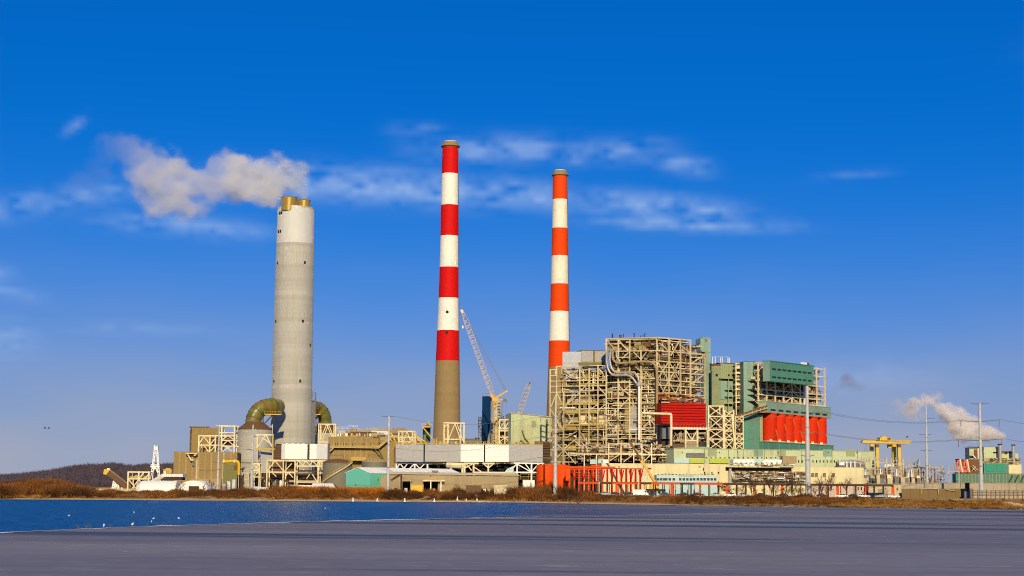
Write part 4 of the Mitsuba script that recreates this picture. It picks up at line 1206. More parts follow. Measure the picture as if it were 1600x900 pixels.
frame('steel_frame', 'cream steel bents and pipe supports under the middle of the long duct', 'frame', Plane(760, 796), CREAM, [('c', 726, 723), ('c', 740, 724), ('c', 763, 724), ('b', 725, 723.8, 748), ('b', 754, 724, 773), ('d', 727, 731, 738, 725), ('d', 728, 724, 737, 735), ('d', 763, 731, 771, 725), ('d', 763, 731, 756, 725), ('b', 740, 738, 805), ('d', 741, 730, 752, 737)], .7, 5)
frame('truss_bridge', 'pale truss under the right end of the long duct beside the orange tank', 'truss', Plane(825, 796), WHITE, [('b', 803, 723.6, 849), ('b', 790, 737.8, 849), ('c', 808, 724), ('c', 830.5, 724), ('c', 848, 724), ('d', 808, 724, 800, 733), ('d', 808, 725, 829, 737), ('d', 830, 737, 821, 725), ('d', 831, 737, 841, 725), ('d', 841, 725, 848, 736)], .65, 7)
k = thing('ball_valve_house', 'greenish grey sloped housing under the pale truss', 'housing')
pl = Plane(795, 803)
part(k, 'body', MB().prism([(pl.sz(788, 738)[0], pl.sz(788, 738)[1]), (pl.sz(803, 738)[0], pl.sz(803, 738)[1]), (pl.sz(803, 728)[0], pl.sz(803, 728)[1]), (pl.sz(793, 732)[0], pl.sz(793, 732)[1])], pl.d, Z, pl.C + pl.n * 2, -pl.n * 4), PALEB)
pl.box(k, 'stand', GREYP, 790, 738, 802, None, 3, 1)

k = thing('dark_green_tank', 'dark green upright tank with a yellow stair, left of the red and white chimney', 'tank')
t = Q(666.5, 690, 905)
s = px_m(t)
part(k, 'shell', revolve(t, [(G, 6 * s), (Q(666, 668, 905)[2], 6 * s)], 24), GREENTANK, smooth=30)
pl = Plane(666, 900)
pl.box(k, 'top_deck', OCHRE, 659, 665.5, 673, 668, 5, 1)
pl.box(k, 'mast', OCHRE, 668.5, 658, 671, 666, .8, -1)
pl.box(k, 'deck_box', BROWN, 666, 661.5, 670, 666, 1.5, -.5)
pl.bar(k, 'stair', YELLOW, 660, 667, 675.5, 685, .9, 1.4, .5)
railing(pl, k, 658.5, 665.5, 673.5, 1.2, YELLOW)
for x in (677, 681):
    pl.box(k, 'bollard', OCHRE, x, 685, x + 2, 694, .8, 1)

frame('steel_frame', 'cream open frame with an A brace at the foot of the red and white chimney', 'frame', Plane(710, 880), CREAM, [('c', 694, 660.3), ('c', 700, 660.3), ('c', 719.5, 660.5), ('c', 725, 661), ('b', 693, 660.6, 726), ('b', 693, 686, 720), ('d', 701, 686, 711, 662), ('d', 711, 662, 719, 686), ('d', 714, 662, 724, 690), ('d', 694, 668, 700, 662)], .6, 6)
k = thing('low_deck_house', 'low dark deck house between the red and white chimney and the blue tower', 'building')
pl = Plane(735, 900)
pl.box(k, 'wall', GREYD, 700, 687, 752, None, 6)
pl.box(k, 'roof', GREYD, 725, 685, 741, 687, 4, .3)
for i in range(12):
    x = 702 + i * 4
    pl.box(k, 'fitting', rngd.choice((OCHRE, DARKB, BROWN, GREYP)), x, 686.9 - rngd.uniform(1, 4), x + 3, 687, 1.5, -1)

# blue tower, vessel with flared skirt, cranes
k = thing('blue_tower', 'tall deep blue clad tower with a dark stair tower at its left', 'tower')
pl = Plane(753, 1010)
pl.box(k, 'cladding', BLUE, 753.5, 619, 770, None, 12)
pl.panels(k, 'panel', BLUE, 753.5, 619, 770, 692, 2, 6, gap=.05, th=.12)
railing(pl, k, 753, 619, 771, -.5, GREYD, 1.4)
ps = Plane(750, 1006)
for x in (747.8, 752.6):
    ps.col(k, GREYD, x, 651, None, .5, name='stair_column')
for i, y in enumerate(np.linspace(652, 690, 9)):
    ps.beam(k, GREYD, 747.5, y, 753, .4, name='stair_landing')
    ps.bar(k, 'stair_flight', GREYD, 748, y, 752.6, y + 4.6, .35) if i % 2 else ps.bar(k, 'stair_flight', GREYD, 752.6, y, 748, y + 4.6, .35)
k = thing('flared_vessel', 'pale grey upright vessel on a flared tan skirt behind the yellow crane', 'vessel')
t = Q(775.5, 660, 985)
s = px_m(t)
part(k, 'shell', revolve(t, [(Q(775, 668, 985)[2], 9.2 * s), (Q(775, 627, 985)[2], 9.2 * s), (Q(775, 624, 985)[2], 5 * s)], 36), GALV, smooth=30)
part(k, 'skirt', revolve(t, [(G, 17 * s), (Q(775, 694, 985)[2], 15 * s), (Q(775, 683, 985)[2], 12.6 * s), (Q(775, 669, 985)[2], 10.2 * s), (Q(775, 654, 985)[2], 9.3 * s)], 36), CREAM2, smooth=30)
m = MB()
for y in np.linspace(630, 690, 14):
    z = Q(775, y, 985)[2]
    m.box(t[0] + 2.2 * s, t[0] + 6 * s, t[1] - 11.5 * s, t[1] - 10.8 * s, z, z + .4)
part(k, 'ladder_cage', m, OCHRE, kind='stuff')


def lattice_boom(key, p0, p1, w0, wm, w1, mt, n=22, r=.16, up=None, name='chord'):
    """A four-chord crane boom from p0 (foot) to p1 (tip)."""
    p0, p1 = np.array(p0), np.array(p1)
    t = unit(p1 - p0)
    a = unit(np.cross(t, [0, 1.0, 0]))
    b = np.cross(t, a)
    L = np.linalg.norm(p1 - p0)
    ws = lambda f: np.interp(f, [0, .12, .85, 1], [w0, wm, wm, w1]) / 2
    C = [[p0 + t * L * f + (a * i + b * j) * ws(f) for f in np.linspace(0, 1, n + 1)] for i, j in ((-1, -1), (1, -1), (1, 1), (-1, 1))]
    for c in C:
        part(key, name, MB().tube(c, r, 5), mt)
    m = MB()
    for q in range(4):
        c, d = C[q], C[(q + 1) % 4]
        for i in range(n):
            m.bar(c[i], d[i + 1] if i % 2 else d[i], r)
            m.bar(c[i] if i % 2 else c[i + 1], d[i] if i % 2 else d[i + 1], r * 1.1)
    part(key, 'boom_lacing', m, mt, kind='stuff')


PINK = mat('boom_paint', (0.55, 0.42, 0.28), 0.6)
k = thing('tower_crane', 'tall lattice boom crane with a yellow head between the two striped chimneys', 'crane')
pl = Plane(775, 955)
lattice_boom(k, pl.P(775, 694), pl.P(773.5, 627), 2.6, 2.2, 2.4, OCHRE, 14, .2, name='mast_chord')
lattice_boom(k, pl.P(770.5, 619), pl.P(722, 485), 1.4, 2.6, .8, PINK, 34, .15)
part(k, 'head', MB().bar(pl.P(766, 616), pl.P(775, 629), 1.2), ORANGE2, label='orange yellow crane head')
for l, w in (((769, 625, 793, 610.5), .8), ((769, 626, 793, 623.5), .6), ((766, 614, 778, 625), .6), ((770, 631, 779, 622), .6), ((772, 632, 774, 638), .8)):
    pl.bar(k, 'jib_arm', ORANGE2, *l, w)
pl.box(k, 'slew_house', ORANGE2, 769, 621, 776, 627, 2, .6)
pl.box(k, 'counterweight', GREYD, 786, 623, 792.5, 627, 2, .5)
for l in ((722, 485, 792, 611), (724, 489, 790, 612)):
    pl.bar(k, 'pendant_rope', GREYD, *l, .2)
pl.bar(k, 'hoist_rope', GREYD, 722, 485.5, 723, 512, .13)
part(k, 'hook_block', MB().bar(pl.P(722.9, 509), pl.P(723, 513), .7), WHITE)
pl.bar(k, 'hoist_rope', GREYD, 790, 624, 791.5, 640, .15)
part(k, 'boom_head', MB().bar(pl.P(720.8, 484), pl.P(723.5, 490), 1.3), CREAM)
k = thing('boom_crane', 'distant thin pink lattice crane boom left of the orange striped chimney', 'crane')
pl = Plane(815, 1150)
lattice_boom(k, pl.P(810, 650), pl.P(827, 599), 2.4, 3.2, .8, PINK, 16, .17)
pl.bar(k, 'pendant_rope', GREYD, 827, 599, 806, 645, .2)
pl.box(k, 'cab', OCHRE, 803, 650, 815, 658, 4)
pl.box(k, 'crawler', DARKB, 802, 658, 817, None, 5, .5)
part(k, 'boom_head', MB().bar(pl.P(826, 602), pl.P(828.2, 597.5), 1.2), BROWN)

k = thing('pale_green_building', 'pale yellow green boxy building left of the big boiler frame', 'building')
pl = Plane(797.5, 905, 8)
a1 = pl.sz(853, 650)[0]
z0, z1 = pl.sz(797.5, 645)[1], pl.sz(853, 650.5)[1]
part(k, 'wall', MB().prism([(0, G), (a1, G), (a1, z1), (0, z0)], pl.d, Z, pl.C, -pl.n * 20), PALEG)
pl.box(k, 'side_wall', PALEG, 853.2, 650.5, 862, None, 18, -.6)
part(k, 'roof_edge', MB().bar(pl.P(797, 644.8, .2), pl.P(853.5, 650.3, .2), .45), GREYP)
for x, y in ((816, 644.7), (820, 645.4), (831, 646.4), (845, 648), (851, 648.6)):
    pl.box(k, 'roof_vent', GREYD, x, y, x + 2, y + 2.3, 1.5, -3)
pl.box(k, 'downpipe', CREAM2, 824.5, 661, 825.3, None, .3, .3)
for x0, y0, x1, y1 in ((811, 692, 828, 692), (813, 688, 820, 692), (820, 684, 826, 691), (816, 672, 820, 684)):
    pl.bar(k, 'pipe_run', OLIVE, x0, y0, x1, y1, .5, 1.2)
pl.box(k, 'downpipe', CREAM2, 830, 669, 830.7, None, .3, .3)
pl.box(k, 'panel_seam', GREENG, 831, 657, 838, 668, .1, .1)
frame('steel_frame', 'cream stacked pipe frame between the flared vessel and the pale green building', 'frame', Plane(789, 915), CREAM, [('c', 780.5, 655.5), ('c', 789, 655.5), ('c', 796.5, 655.5), ('b', 780, 655.7, 798), ('b', 778, 669, 798), ('b', 780, 673, 798), ('b', 780, 683, 798), ('d', 781, 669, 789, 657), ('d', 789, 669, 796, 657), ('d', 781, 690, 789, 684), ('d', 796, 690, 789, 684)], .6, 5)
k = thing('pipe_cluster', 'brown pipes and vents inside the cream stacked frame', 'pipework')
pl = Plane(789, 918)
for i in range(16):
    x, y = rngd.uniform(780, 794), rngd.uniform(657, 688)
    pl.box(k, 'fitting', rngd.choice((BROWN, RUST, CREAM2, TANM)), x, y, x + rngd.uniform(1.5, 4), y + rngd.uniform(2, 6), 2, 0)
pl.box(k, 'backing', BROWN, 780, 674, 798, None, 2, -3)
pl.box(k, 'exhaust', DARKB, 785.5, 650, 787, 656, .6)

# orange tanks and pipe rack
for i, (px, w, y, ytop, lb) in enumerate(((853, 30, 735, 727.5, 'large orange tank in front of the boiler frame, left of the tall pole'), (878, 26, 742, 728, 'second orange tank just right of the pole, joined to the orange pipe rack'))):
    k = thing('orange_tank', lb, 'tank')
    t = Q(px, 750, y)
    r = w * px_m(t) / 2
    zt = Q(px, ytop, y)[2]
    part(k, 'shell', revolve(t, [(G, r), (zt, r)], 36, cap=False), ORANGE, smooth=30)
    part(k, 'roof', revolve(t, [(zt, r + .1), (zt + .12, r + .1), (zt + .7, .3)], 36), ORANGE)
    part(k, 'base_ring', revolve(t, [(G, r + .3), (G + .4, r + .3)], 36), WALLC)
k = thing('white_cabin', 'white site cabin left of the large orange tank', 'cabin')
pl = Plane(826, 725)
pl.box(k, 'wall', WHITE, 817, 750.5, 835.5, 762.5, 3)
pl.box(k, 'roof', ROOFW, 816.5, 749.8, 836, 750.5, 3.4, .2)
pl.box(k, 'skid', GREYD, 817.5, 762.5, 835, None, 2.6, -.2)
pl.box(k, 'door', GREYP, 828, 754, 831, 762.5, .1, .1)
railing(Plane(825, 740), thing('yellow_barrier', 'yellow railing behind the white site cabin', 'railing'), 813, 749, 838, 0, YELLOW, 2.2, 'rail')
pl = Plane(945, 728)
k = thing('pipe_rack', 'long bright orange steel pipe rack with many legs in front of the cream building', 'rack')
pl.box(k, 'girder', ORANGE, 886, 728.5, 962, 732.2, 3)
pl.box(k, 'girder', RED, 940, 731.2, 1006, 733.3, 3)
pl.box(k, 'girder', ORANGE, 886, 732.4, 942, 734.0, 3, -.3)
pl.box(k, 'pipe_bundle', ORANGE, 924, 726, 938, 728.5, 2)
pl.box(k, 'end_frame', ORANGE, 884, 732, 890, 751, 3)
for i in range(16):
    x = 890 + i * 7.4
    for off in (0, -3.2):
        part(k, 'leg', pl.block(pl.sz(x, 750)[0] - .28, pl.sz(x, 750)[0] + .28, G, pl.sz(x, 733)[1], .5, off), RED if i > 7 else ORANGE)
    if i % 2:
        pl.bar(k, 'brace', RED, x, 750, x + 3.4, 734, .42)
        pl.bar(k, 'brace', RED, x, 750, x - 3.4, 734, .42)
pl.box(k, 'lower_rail', ORANGE, 886, 749, 1010, 750, .6, .3)
for y in (738, 742, 746):
    pl.box(k, 'pipe', CREAM2 if y == 738 else ORANGE, 900, y, 938, y + .9, .4, -2)

# ---------------------------------------------------------------- the big boiler frame
def clutter(pl, key, x0, y0, x1, y1, n, o0, o1, mats, seed, name='equipment', size=(1.0, 4.0), pipes=.5):
    """Small plant inside an open frame: boxes, ducts, pipes and rails, one part of kind stuff for each colour."""
    r = random.Random(seed)
    ms = {}
    a0, a1, z0, z1 = pl.rect(x0, y0, x1, y1)
    for _ in range(n):
        mt = r.choice(mats)
        m = ms.setdefault(mt, MB())
        a, z, o = r.uniform(a0, a1), r.uniform(z0, z1), r.uniform(o0, o1)
        q = r.random()
        if q < pipes * .45:
            L = r.uniform(2, 8)
            m.bar(pl.W(a, z, o), pl.W(min(a + L, a1), z, o), r.uniform(.18, .5))
        elif q < pipes * .8:
            m.bar(pl.W(a, z, o), pl.W(a, max(z0, z - r.uniform(2, 8)), o), r.uniform(.18, .45))
        elif q < pipes:
            m.bar(pl.W(a, z, o), pl.W(min(a + r.uniform(-3, 4), a1), min(z + r.uniform(2, 4), z1), o), r.uniform(.2, .35))
        else:
            w, h = r.uniform(*size), r.uniform(size[0] * .6, size[1] * .7)
            m.hexa(pl.W(a, z, o - 1.5), pl.d * min(w, a1 - a + .2), pl.n * r.uniform(.8, 2), Z * min(h, z1 - z + .2))
    for mt, m in ms.items():
        part(key, name, m, mt, kind='stuff')


def floors(pl, key, x0, x1, rows, depth, mt=None, off=-.4, rail=None):
    for y in rows:
        a0, z = pl.sz(x0, y)
        a1 = pl.sz(x1, y)[0]
        part(key, 'floor', pl.block(a0, a1, z - .22, z + .02, depth, off), mt or BROWN)
        if rail:
            m = MB()
            for hh in (.55, 1.1):
                m.hexa(pl.W(a0, z + hh, off + .3), pl.d * (a1 - a0), pl.n * .08, Z * .09)
            for q in np.arange(a0, a1, 2.0):
                m.hexa(pl.W(q, z, off + .3), pl.d * .08, pl.n * .08, Z * 1.1)
            part(key, 'handrail', m, rail, kind='stuff')


kb = thing('boiler_frame', 'huge open cream steel boiler frame crammed with ducts and pipes', 'boiler house')
L = Plane(1030, 835, -22)
R = Plane(1030, 835, 40)
inw = -(L.n + R.n)
pL, pR = L.W(L.sz(946, 600)[0], 0), R.W(R.sz(1077, 600)[0], 0)
ztop = L.sz(1028, 527)[1]
base = [L.C + inw * 7, pR + inw * 6 + R.d * 0, pR + inw * 40, pL - L.n * 44, pL - L.n * 9]
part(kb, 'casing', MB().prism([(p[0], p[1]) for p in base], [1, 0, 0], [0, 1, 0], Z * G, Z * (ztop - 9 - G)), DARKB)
roof = [L.C + Z * 0, pR, pR + inw * 34, pL - L.n * 36, pL]
part(kb, 'roof', MB().prism([(p[0], p[1]) for p in roof], [1, 0, 0], [0, 1, 0], Z * (ztop - .3), Z * .5), CREAM2)
part(kb, 'roof_soffit', MB().prism([(p[0], p[1]) for p in [L.C + inw * .6, pR + inw * .6, pR + inw * 8, L.C + inw * 8]], [1, 0, 0], [0, 1, 0], Z * (ztop - 1.4), Z * .4), WHITE)
cols = [(860, 577), (869.7, 572), (881, 613), (906, 577), (920.8, 575), (934.5, 570), (947.7, 530), (966.3, 530), (984, 530), (1001.7, 547), (1026.5, 527)]
for x, y in cols:
    L.col(kb, BSTEEL, x, y, None, .62 if x < 1020 else .8)
    if x < 1020:
        part(kb, 'rear_column', L.block(L.sz(x, y)[0] - .3, L.sz(x, y)[0] + .3, G, L.sz(x, y)[1], .5, -7), BSTEEL)
for a, y, b in ((860, 577.5, 871), (869, 572.5, 946), (860, 587, 871), (860, 595.5, 948), (860, 603.8, 948), (860, 613, 906), (906, 610, 1026), (881, 618, 948), (880, 639, 1026), (860, 671.7, 950), (878, 687.5, 945), (860, 703, 900), (900, 709, 1040), (860, 721.7, 925),
                (1001, 566, 1027), (1001, 578, 1027), (1001, 592, 1027), (984, 600.7, 1027), (1001, 613.8, 1027), (947, 622.5, 1027), (947, 630.5, 1027), (1001, 646, 1027), (947, 657, 1027), (947, 669, 1027), (1001, 679, 1027), (940, 685, 1020), (947, 598, 1003), (947, 587, 985), (947, 580, 966),
                (946, 531.5, 1030), (945, 537.5, 970), (960, 549, 1037), (947, 559, 985), (947, 647.5, 1003), (947, 679, 1003), (900, 695.5, 1040)):
    L.beam(kb, BSTEEL, a, y, b, .42)
for a, y, b in ((869, 632, 935), (880, 645, 935), (906, 600, 935), (906, 590, 935), (880, 664, 947)):
    L.beam(kb, OCHRE, a, y, b, .7)
for l in ((882, 580, 904, 593), (904, 578, 882, 593), (907, 577, 917, 594), (920, 596, 909, 610), (870, 614, 881, 636), (870, 614, 861, 636), (881, 637, 905, 614), (881, 637, 872, 650), (861, 640, 880, 671), (882, 640, 893, 655), (882, 637, 897, 617), (881, 703, 897, 688), (897, 688, 911, 700), (881, 703, 900, 725),
          (881, 703, 866, 721), (881, 703, 865, 690), (885, 684, 901, 674), (906, 674, 917, 690), (870, 672, 861, 690), (881, 672, 866, 655), (900, 709, 913, 722), (966, 602, 984, 618), (984, 602, 966, 618), (984, 622, 949, 657), (949, 659, 956, 666), (953, 682, 966, 668), (1006, 667, 1016, 657), (1017, 657, 1026, 667),
          (1004, 698, 1016, 685), (1017, 685, 1028, 700), (1003, 560, 1010, 550), (990, 550, 1002, 562), (972, 560, 982, 551), (949, 532, 962, 548), (967, 532, 981, 548), (992, 572, 1003, 582), (936, 640, 946, 632), (908, 690, 919, 703), (935, 605, 946, 616), (922, 640, 934, 632)):
    L.bar(kb, 'brace', BSTEEL, *l, .42)
# right face
for x, y in ((1045, 528), (1063, 529.5), (1078.6, 531), (1100.7, 552)):
    R.col(kb, BSTEEL, x, y, None, .62)
rl = [(1027, 527.5, 1079), (1027, 564, 1101), (1027, 580.4, 1101), (1027, 593.4, 1101), (1027, 601.5, 1101), (1027, 548, 1101), (1027, 573, 1101), (1027, 614, 1101), (1079, 558, 1101)]
for a, y, b in rl:
    R.beam(kb, BSTEEL, a, y, b, .5) if a < 1050 else R.beam(kb, BSTEEL, a, y, b, .5)
for l in ((1028, 566, 1044, 594), (1044, 566, 1028, 592), (1046, 566, 1062, 596), (1062, 566, 1046, 594), (1046, 534, 1061, 556), (1062, 532, 1048, 556), (1028, 596, 1038, 614), (1044, 596, 1035, 614), (1046, 600, 1056, 616), (1062, 600, 1055, 616), (1080, 568, 1099, 556), (1080, 600, 1099, 586), (1030, 536, 1044, 548), (1082, 585, 1098, 574), (1064, 540, 1078, 552)):
    R.bar(kb, 'brace', BSTEEL, *l, .42)
R.box(kb, 'wall_panel', TANM, 1028, 536, 1062, 557, .4, -4)
R.box(kb, 'wall_panel', BROWN, 1028, 557, 1078, 565, .4, -1)
R.box(kb, 'wall_panel', DARKB, 1066, 556, 1078, 570, .4, -2)
floors(L, kb, 948, 1026, (559, 578, 600.7, 622.5, 638.5, 657.5, 679, 696), 8, rail=OLIVE)
for i, (ya, yb) in enumerate(zip((566, 578, 592, 600.7, 613.8, 622.5, 630.5, 646, 657, 669, 679), (578, 592, 600.7, 613.8, 622.5, 630.5, 646, 657, 669, 679, 692))):
    xa, xc = (1005, 1022) if i % 2 else (1022, 1005)
    part(kb, 'stair', MB().bar(L.P(xa, ya + .6, -1), L.P(xc, yb - .4, -1), .9, .35), CREAM2)
    part(kb, 'stair_rail', MB().bar(L.P(xa, ya - 2.6, -.6), L.P(xc, yb - 3.6, -.6), .14), CREAM)
floors(L, kb, 870, 946, (603.8, 632, 645, 671.7, 687.5, 703), 10, OLIVE, rail=OCHRE)
floors(R, kb, 1028, 1100, (564, 580.4, 601.5), 7, rail=OLIVE)
mixm = [CREAM2, OCHRE, TANM, BROWN, DARKB, RUST, BROWN, OLIVE, CREAM2, TANM, DARKB]
clutter(L, kb, 948, 532, 1024, 560, 220, -9, -.8, mixm, 1)
clutter(L, kb, 948, 560, 1024, 706, 900, -5, -.3, mixm, 2, size=(.8, 3.0))
clutter(L, kb, 872, 576, 946, 640, 240, -9, -.8, [OCHRE, CREAM2, TANM, OLIVE, BROWN, DARKB, CREAM], 3, size=(.8, 3))
clutter(L, kb, 862, 640, 946, 722, 420, -10, -.8, [OCHRE, CREAM2, TANM, TANM, OLIVE, BROWN, DARKB, CREAM], 4)
clutter(R, kb, 1028, 534, 1099, 618, 480, -5, -.3, [CREAM2, BROWN, BROWN, RUST, TANM, DARKB, CREAM], 5, size=(.8, 2.6))
clutter(R, kb, 1064, 552, 1099, 700, 200, -7, -.8, mixm, 6)
clutter(L, kb, 872, 576, 1024, 715, 330, -1.5, -.1, [CREAM, CREAM2, SILVER, CREAM, OCHRE, WHITE], 8, 'pipe_run', (.5, 1.4), .92)
clutter(R, kb, 1028, 530, 1099, 612, 130, -1.5, -.1, [CREAM, CREAM2, SILVER, BROWN], 9, 'pipe_run', (.5, 1.4), .92)
clutter(R, kb, 1028, 614, 1099, 628, 90, -3, 1.5, [RUST, ORANGE, BROWN, RUST, CREAM2, OCHRE], 7, size=(.8, 2.2))
# casings seen through the left frame
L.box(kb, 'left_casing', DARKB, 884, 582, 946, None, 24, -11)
for a, y0, b, y1, mt, o in ((882, 574, 908, 592, GREYP, -7), (906, 577, 920, 594, TANM, -7), (884, 604, 907, 612.5, GREYP, -6), (886, 616, 920, 632, GREYP, -6), (908, 618, 920, 632, TANM, -5.5), (878, 640, 930, 668, TANM, -8), (936, 643, 946, 668, CREAM, -6), (906, 646, 916, 666, CREAM, -5), (924, 652, 934, 668, TANM, -5), (955, 655, 968, 671, CREAM, -5),
                            (976, 632, 984, 676, TANM, -4), (985, 634, 994, 676, GREYP, -3.5), (910, 695, 924, 709, GREYD, -4), (934, 694, 952, 708, TANM, -4), (885, 665, 900, 671, OCHRE, -4), (884, 696, 900, 702, OCHRE, -4), (948, 534, 966, 545, TANM, -5), (1002, 630, 1026, 690, BROWN, -7), (966, 600, 984, 621, RUST, -6)):
    L.box(kb, 'casing_panel', mt, a, y0, b, y1, 2.5, max(o + 3.4, -3))
k = thing('rooftop_casing', 'grey windowless casing standing on the left roof of the boiler frame', 'casing')
pl = Plane(908.5, 860, 10)
pl.box(k, 'wall', TANM, 908.5, 547.5, 946, 572, 14)
pl.panels(k, 'wall_panel', GREYP, 908.6, 548, 945, 566, 2, 1, gap=.1)
pq = Plane(908.5, 860, -14)
pq.box(k, 'left_wall', GALV, 879, 549.8, 908.3, 576, 8)
pq.box(k, 'left_panel', GALV, 879.4, 550.2, 908, 568, .2, .2)
pl.bar(k, 'drainpipe', BROWN, 928.4, 548, 928.4, 566, .5, .6)
pl.box(k, 'roof_edge', GREYD, 908.5, 546.9, 946, 547.6, 14, .3)
pl.box(k, 'plinth', OLIVE, 905, 566, 944, 571, 3, 1)
# silver pipes
k = thing('steam_pipe', 'silver pipe looping from the boiler roof and dropping down the front, outermost of three', 'pipe')
ws = lambda pts, o: [L.P(x, y, o) for x, y in pts]


def bend(pts, r=4, n=5):
    """Rounds the corners of a pixel polyline."""
    out = [np.array(pts[0], float)]
    for a, b, c in zip(pts[:-2], pts[1:-1], pts[2:]):
        a, b, c = (np.array(q, float) for q in (a, b, c))
        p, q = b + (a - b) * min(.5, r / np.linalg.norm(a - b)), b + (c - b) * min(.5, r / np.linalg.norm(c - b))
        out += [(1 - t) ** 2 * p + 2 * t * (1 - t) * b + t * t * q for t in np.linspace(0, 1, n)]
    return out + [np.array(pts[-1], float)]


part(k, 'pipe', MB().tube(ws(bend([(954, 545), (948, 549), (948, 572), (955, 587), (976, 586), (986, 587), (996, 601)], 8), 2.2), .52, 9), SILVER, smooth=50)
part(k, 'coupling', MB().cyl(L.P(998, 598, 2.2), L.P(998, 603, 2.2), 1.2, n=10), GREYP)
part(k, 'downpipe', MB().tube(ws([(998.3, 602), (998.6, 692)], 2.2), .55, 10), WHITE, smooth=50)
k = thing('steam_pipe', 'silver pipe looping inside the outermost one and meeting it at the coupling', 'pipe')
part(k, 'pipe', MB().tube(ws(bend([(958, 545), (953, 549), (953, 570), (960, 583), (976, 582), (991, 581), (998, 590), (998.5, 600)], 8), 2.6), .52, 9), SILVER, smooth=50)
k = thing('steam_pipe', 'brownish pipe running from the inner loop across the boiler front to its right corner', 'pipe')
part(k, 'pipe', MB().tube(ws(bend([(962, 546), (957, 549), (957, 562), (964, 568), (985, 566.5), (1000, 565), (1018, 565), (1026, 573), (1026.5, 588), (1026.5, 640)], 7), 2.6), .62, 9), TANM, smooth=50)
part(k, 'upper_branch', MB().tube(ws(bend([(963, 550), (963, 558), (969, 565)], 5), 2.9), .4, 8), SILVER, smooth=50)
# roof vents
for i, (x, y0, w) in enumerate(((957, 522, 2.2), (968.2, 524, 1.6), (970.6, 524, 1.6), (974, 522.5, 1.2), (991, 521, 1.6), (1001, 525, 1.2), (1004.5, 524, 1.0), (1007.5, 521, 1.4))):
    k = thing('vent_stack', f'short dark vent stack on the boiler roof, {ORD[i]} counted from the left', 'vent', 'dark vent stacks along the boiler roof')
    t = L.P(x, 526, -3)
    z1 = L.P(x, y0, -3)[2]
    part(k, 'stub', revolve(t, [(ztop, w * .16), (z1, w * .16)], 8), DARKB)
    part(k, 'cap', revolve(t, [(z1, w * .2), (z1 + .2, w * .2)], 8), DARK)
# sage tower with a box top behind the right edge
k = thing('lift_tower', 'slender sage green lift tower with a box head behind the boiler frame', 'tower')
pl = Plane(1104, 905, 12)
pl.box(k, 'head', TEAL, 1094.5, 528.5, 1110.5, 550, 8)
pl.box(k, 'shaft', TEAL, 1101.5, 549, 1110.3, None, 7, -.3)
for x in (1095.5, 1100):
    pl.bar(k, 'strut', DARKB, x, 550, x + 2.5, 556, .6)
windows(pl, k, (1103.5,), 530.5, 534, .08, 1.6, DARK)
pl.box(k, 'hatch', DARK, 1092.5, 536, 1094, 539, .6, -1)
pl.box(k, 'gallery', CREAM2, 1090, 554.5, 1104, 556, 3, 1)
pl.box(k, 'roof_cap', GREENG, 1097, 527, 1109, 528.6, 5, -1)
for x0, x1 in ((1112, 1116), (1118, 1117)):
    pass

# the red louvred casing, its frame and the open towers to its right
k = thing('red_casing', 'bright red ribbed casing hung on the right face of the boiler frame', 'casing')
pl = Plane(1033, 822, 8)
pl.box(k, 'wall', RED, 1033, 629, 1103, 664, 12)
for i, y in enumerate(np.linspace(630, 664, 9)[:-1]):
    pl.box(k, 'rib', RED, 1033.2, y + .55, 1102.5, y + 3.5, .5, .55 + .1 * (i % 2))
for i in range(13):
    pl.box(k, 'hopper_tooth', RED, 1050.5 + i * 4.1, 662.5, 1053.9 + i * 4.1, 667.3, 1.5, 1.0)
pl.box(k, 'ledge', CREAM, 1050, 667.4, 1108, 671.5, 2.5, 1.4)
for i in range(12):
    pl.box(k, 'stiffener', WHITE, 1053 + i * 4.6, 667.0, 1053.8 + i * 4.6, 671.6, .3, 1.7)
clutter(pl, k, 1034, 622, 1101, 629, 130, -5, .3, [RUST, BROWN, CREAM2, RED, RUST, TANM], 11, 'roof_piping', (.6, 1.8), .6)
pl.beam(k, CREAM2, 1033, 628.6, 1046, .5, .6)
for x in (1071, 1089.5, 1105.5):
    pl.col(k, CREAM, x, 671, None, .8, .6)
for l in ((1072, 673, 1081, 687), (1089, 673, 1081, 687)):
    pl.bar(k, 'brace', CREAM, *l, .45)
pl.beam(k, CREAM, 1071, 688, 1090, .5, .3)
pl.box(k, 'underside_wall', DARKB, 1034, 666, 1103, None, 8, -3)
pl.box(k, 'enclosure', TANM, 1072, 689, 1090, 702, 3, 1)
pl.box(k, 'enclosure', BROWN, 1051, 693, 1071, 702, 3, 1)
pl.box(k, 'left_hopper', GREYD, 1035, 667, 1047, 686, 4, -1)
clutter(pl, k, 1051, 674, 1104, 692, 70, -2.5, -.5, [BROWN, TANM, CREAM2, GREYD], 12, 'inner_piping', (.5, 1.6), .9)
k = thing('portal_frame', 'thick white pipe portal crossing in front of the red casing', 'frame')
pl = Plane(1048, 812, 5)
part(k, 'pipe', MB().tube([pl.P(*q) for q in bend([(1003, 645.6), (1048.5, 647), (1048.8, 660), (1048.5, 697)], 1.5, 4)], .62, 8), CREAM, smooth=50)
for i, x in enumerate((1015, 1040)):
    part(k, 'collar', MB().cyl(pl.P(x, 646.2), pl.P(x + 1, 646.2), .85, n=8), CREAM2)
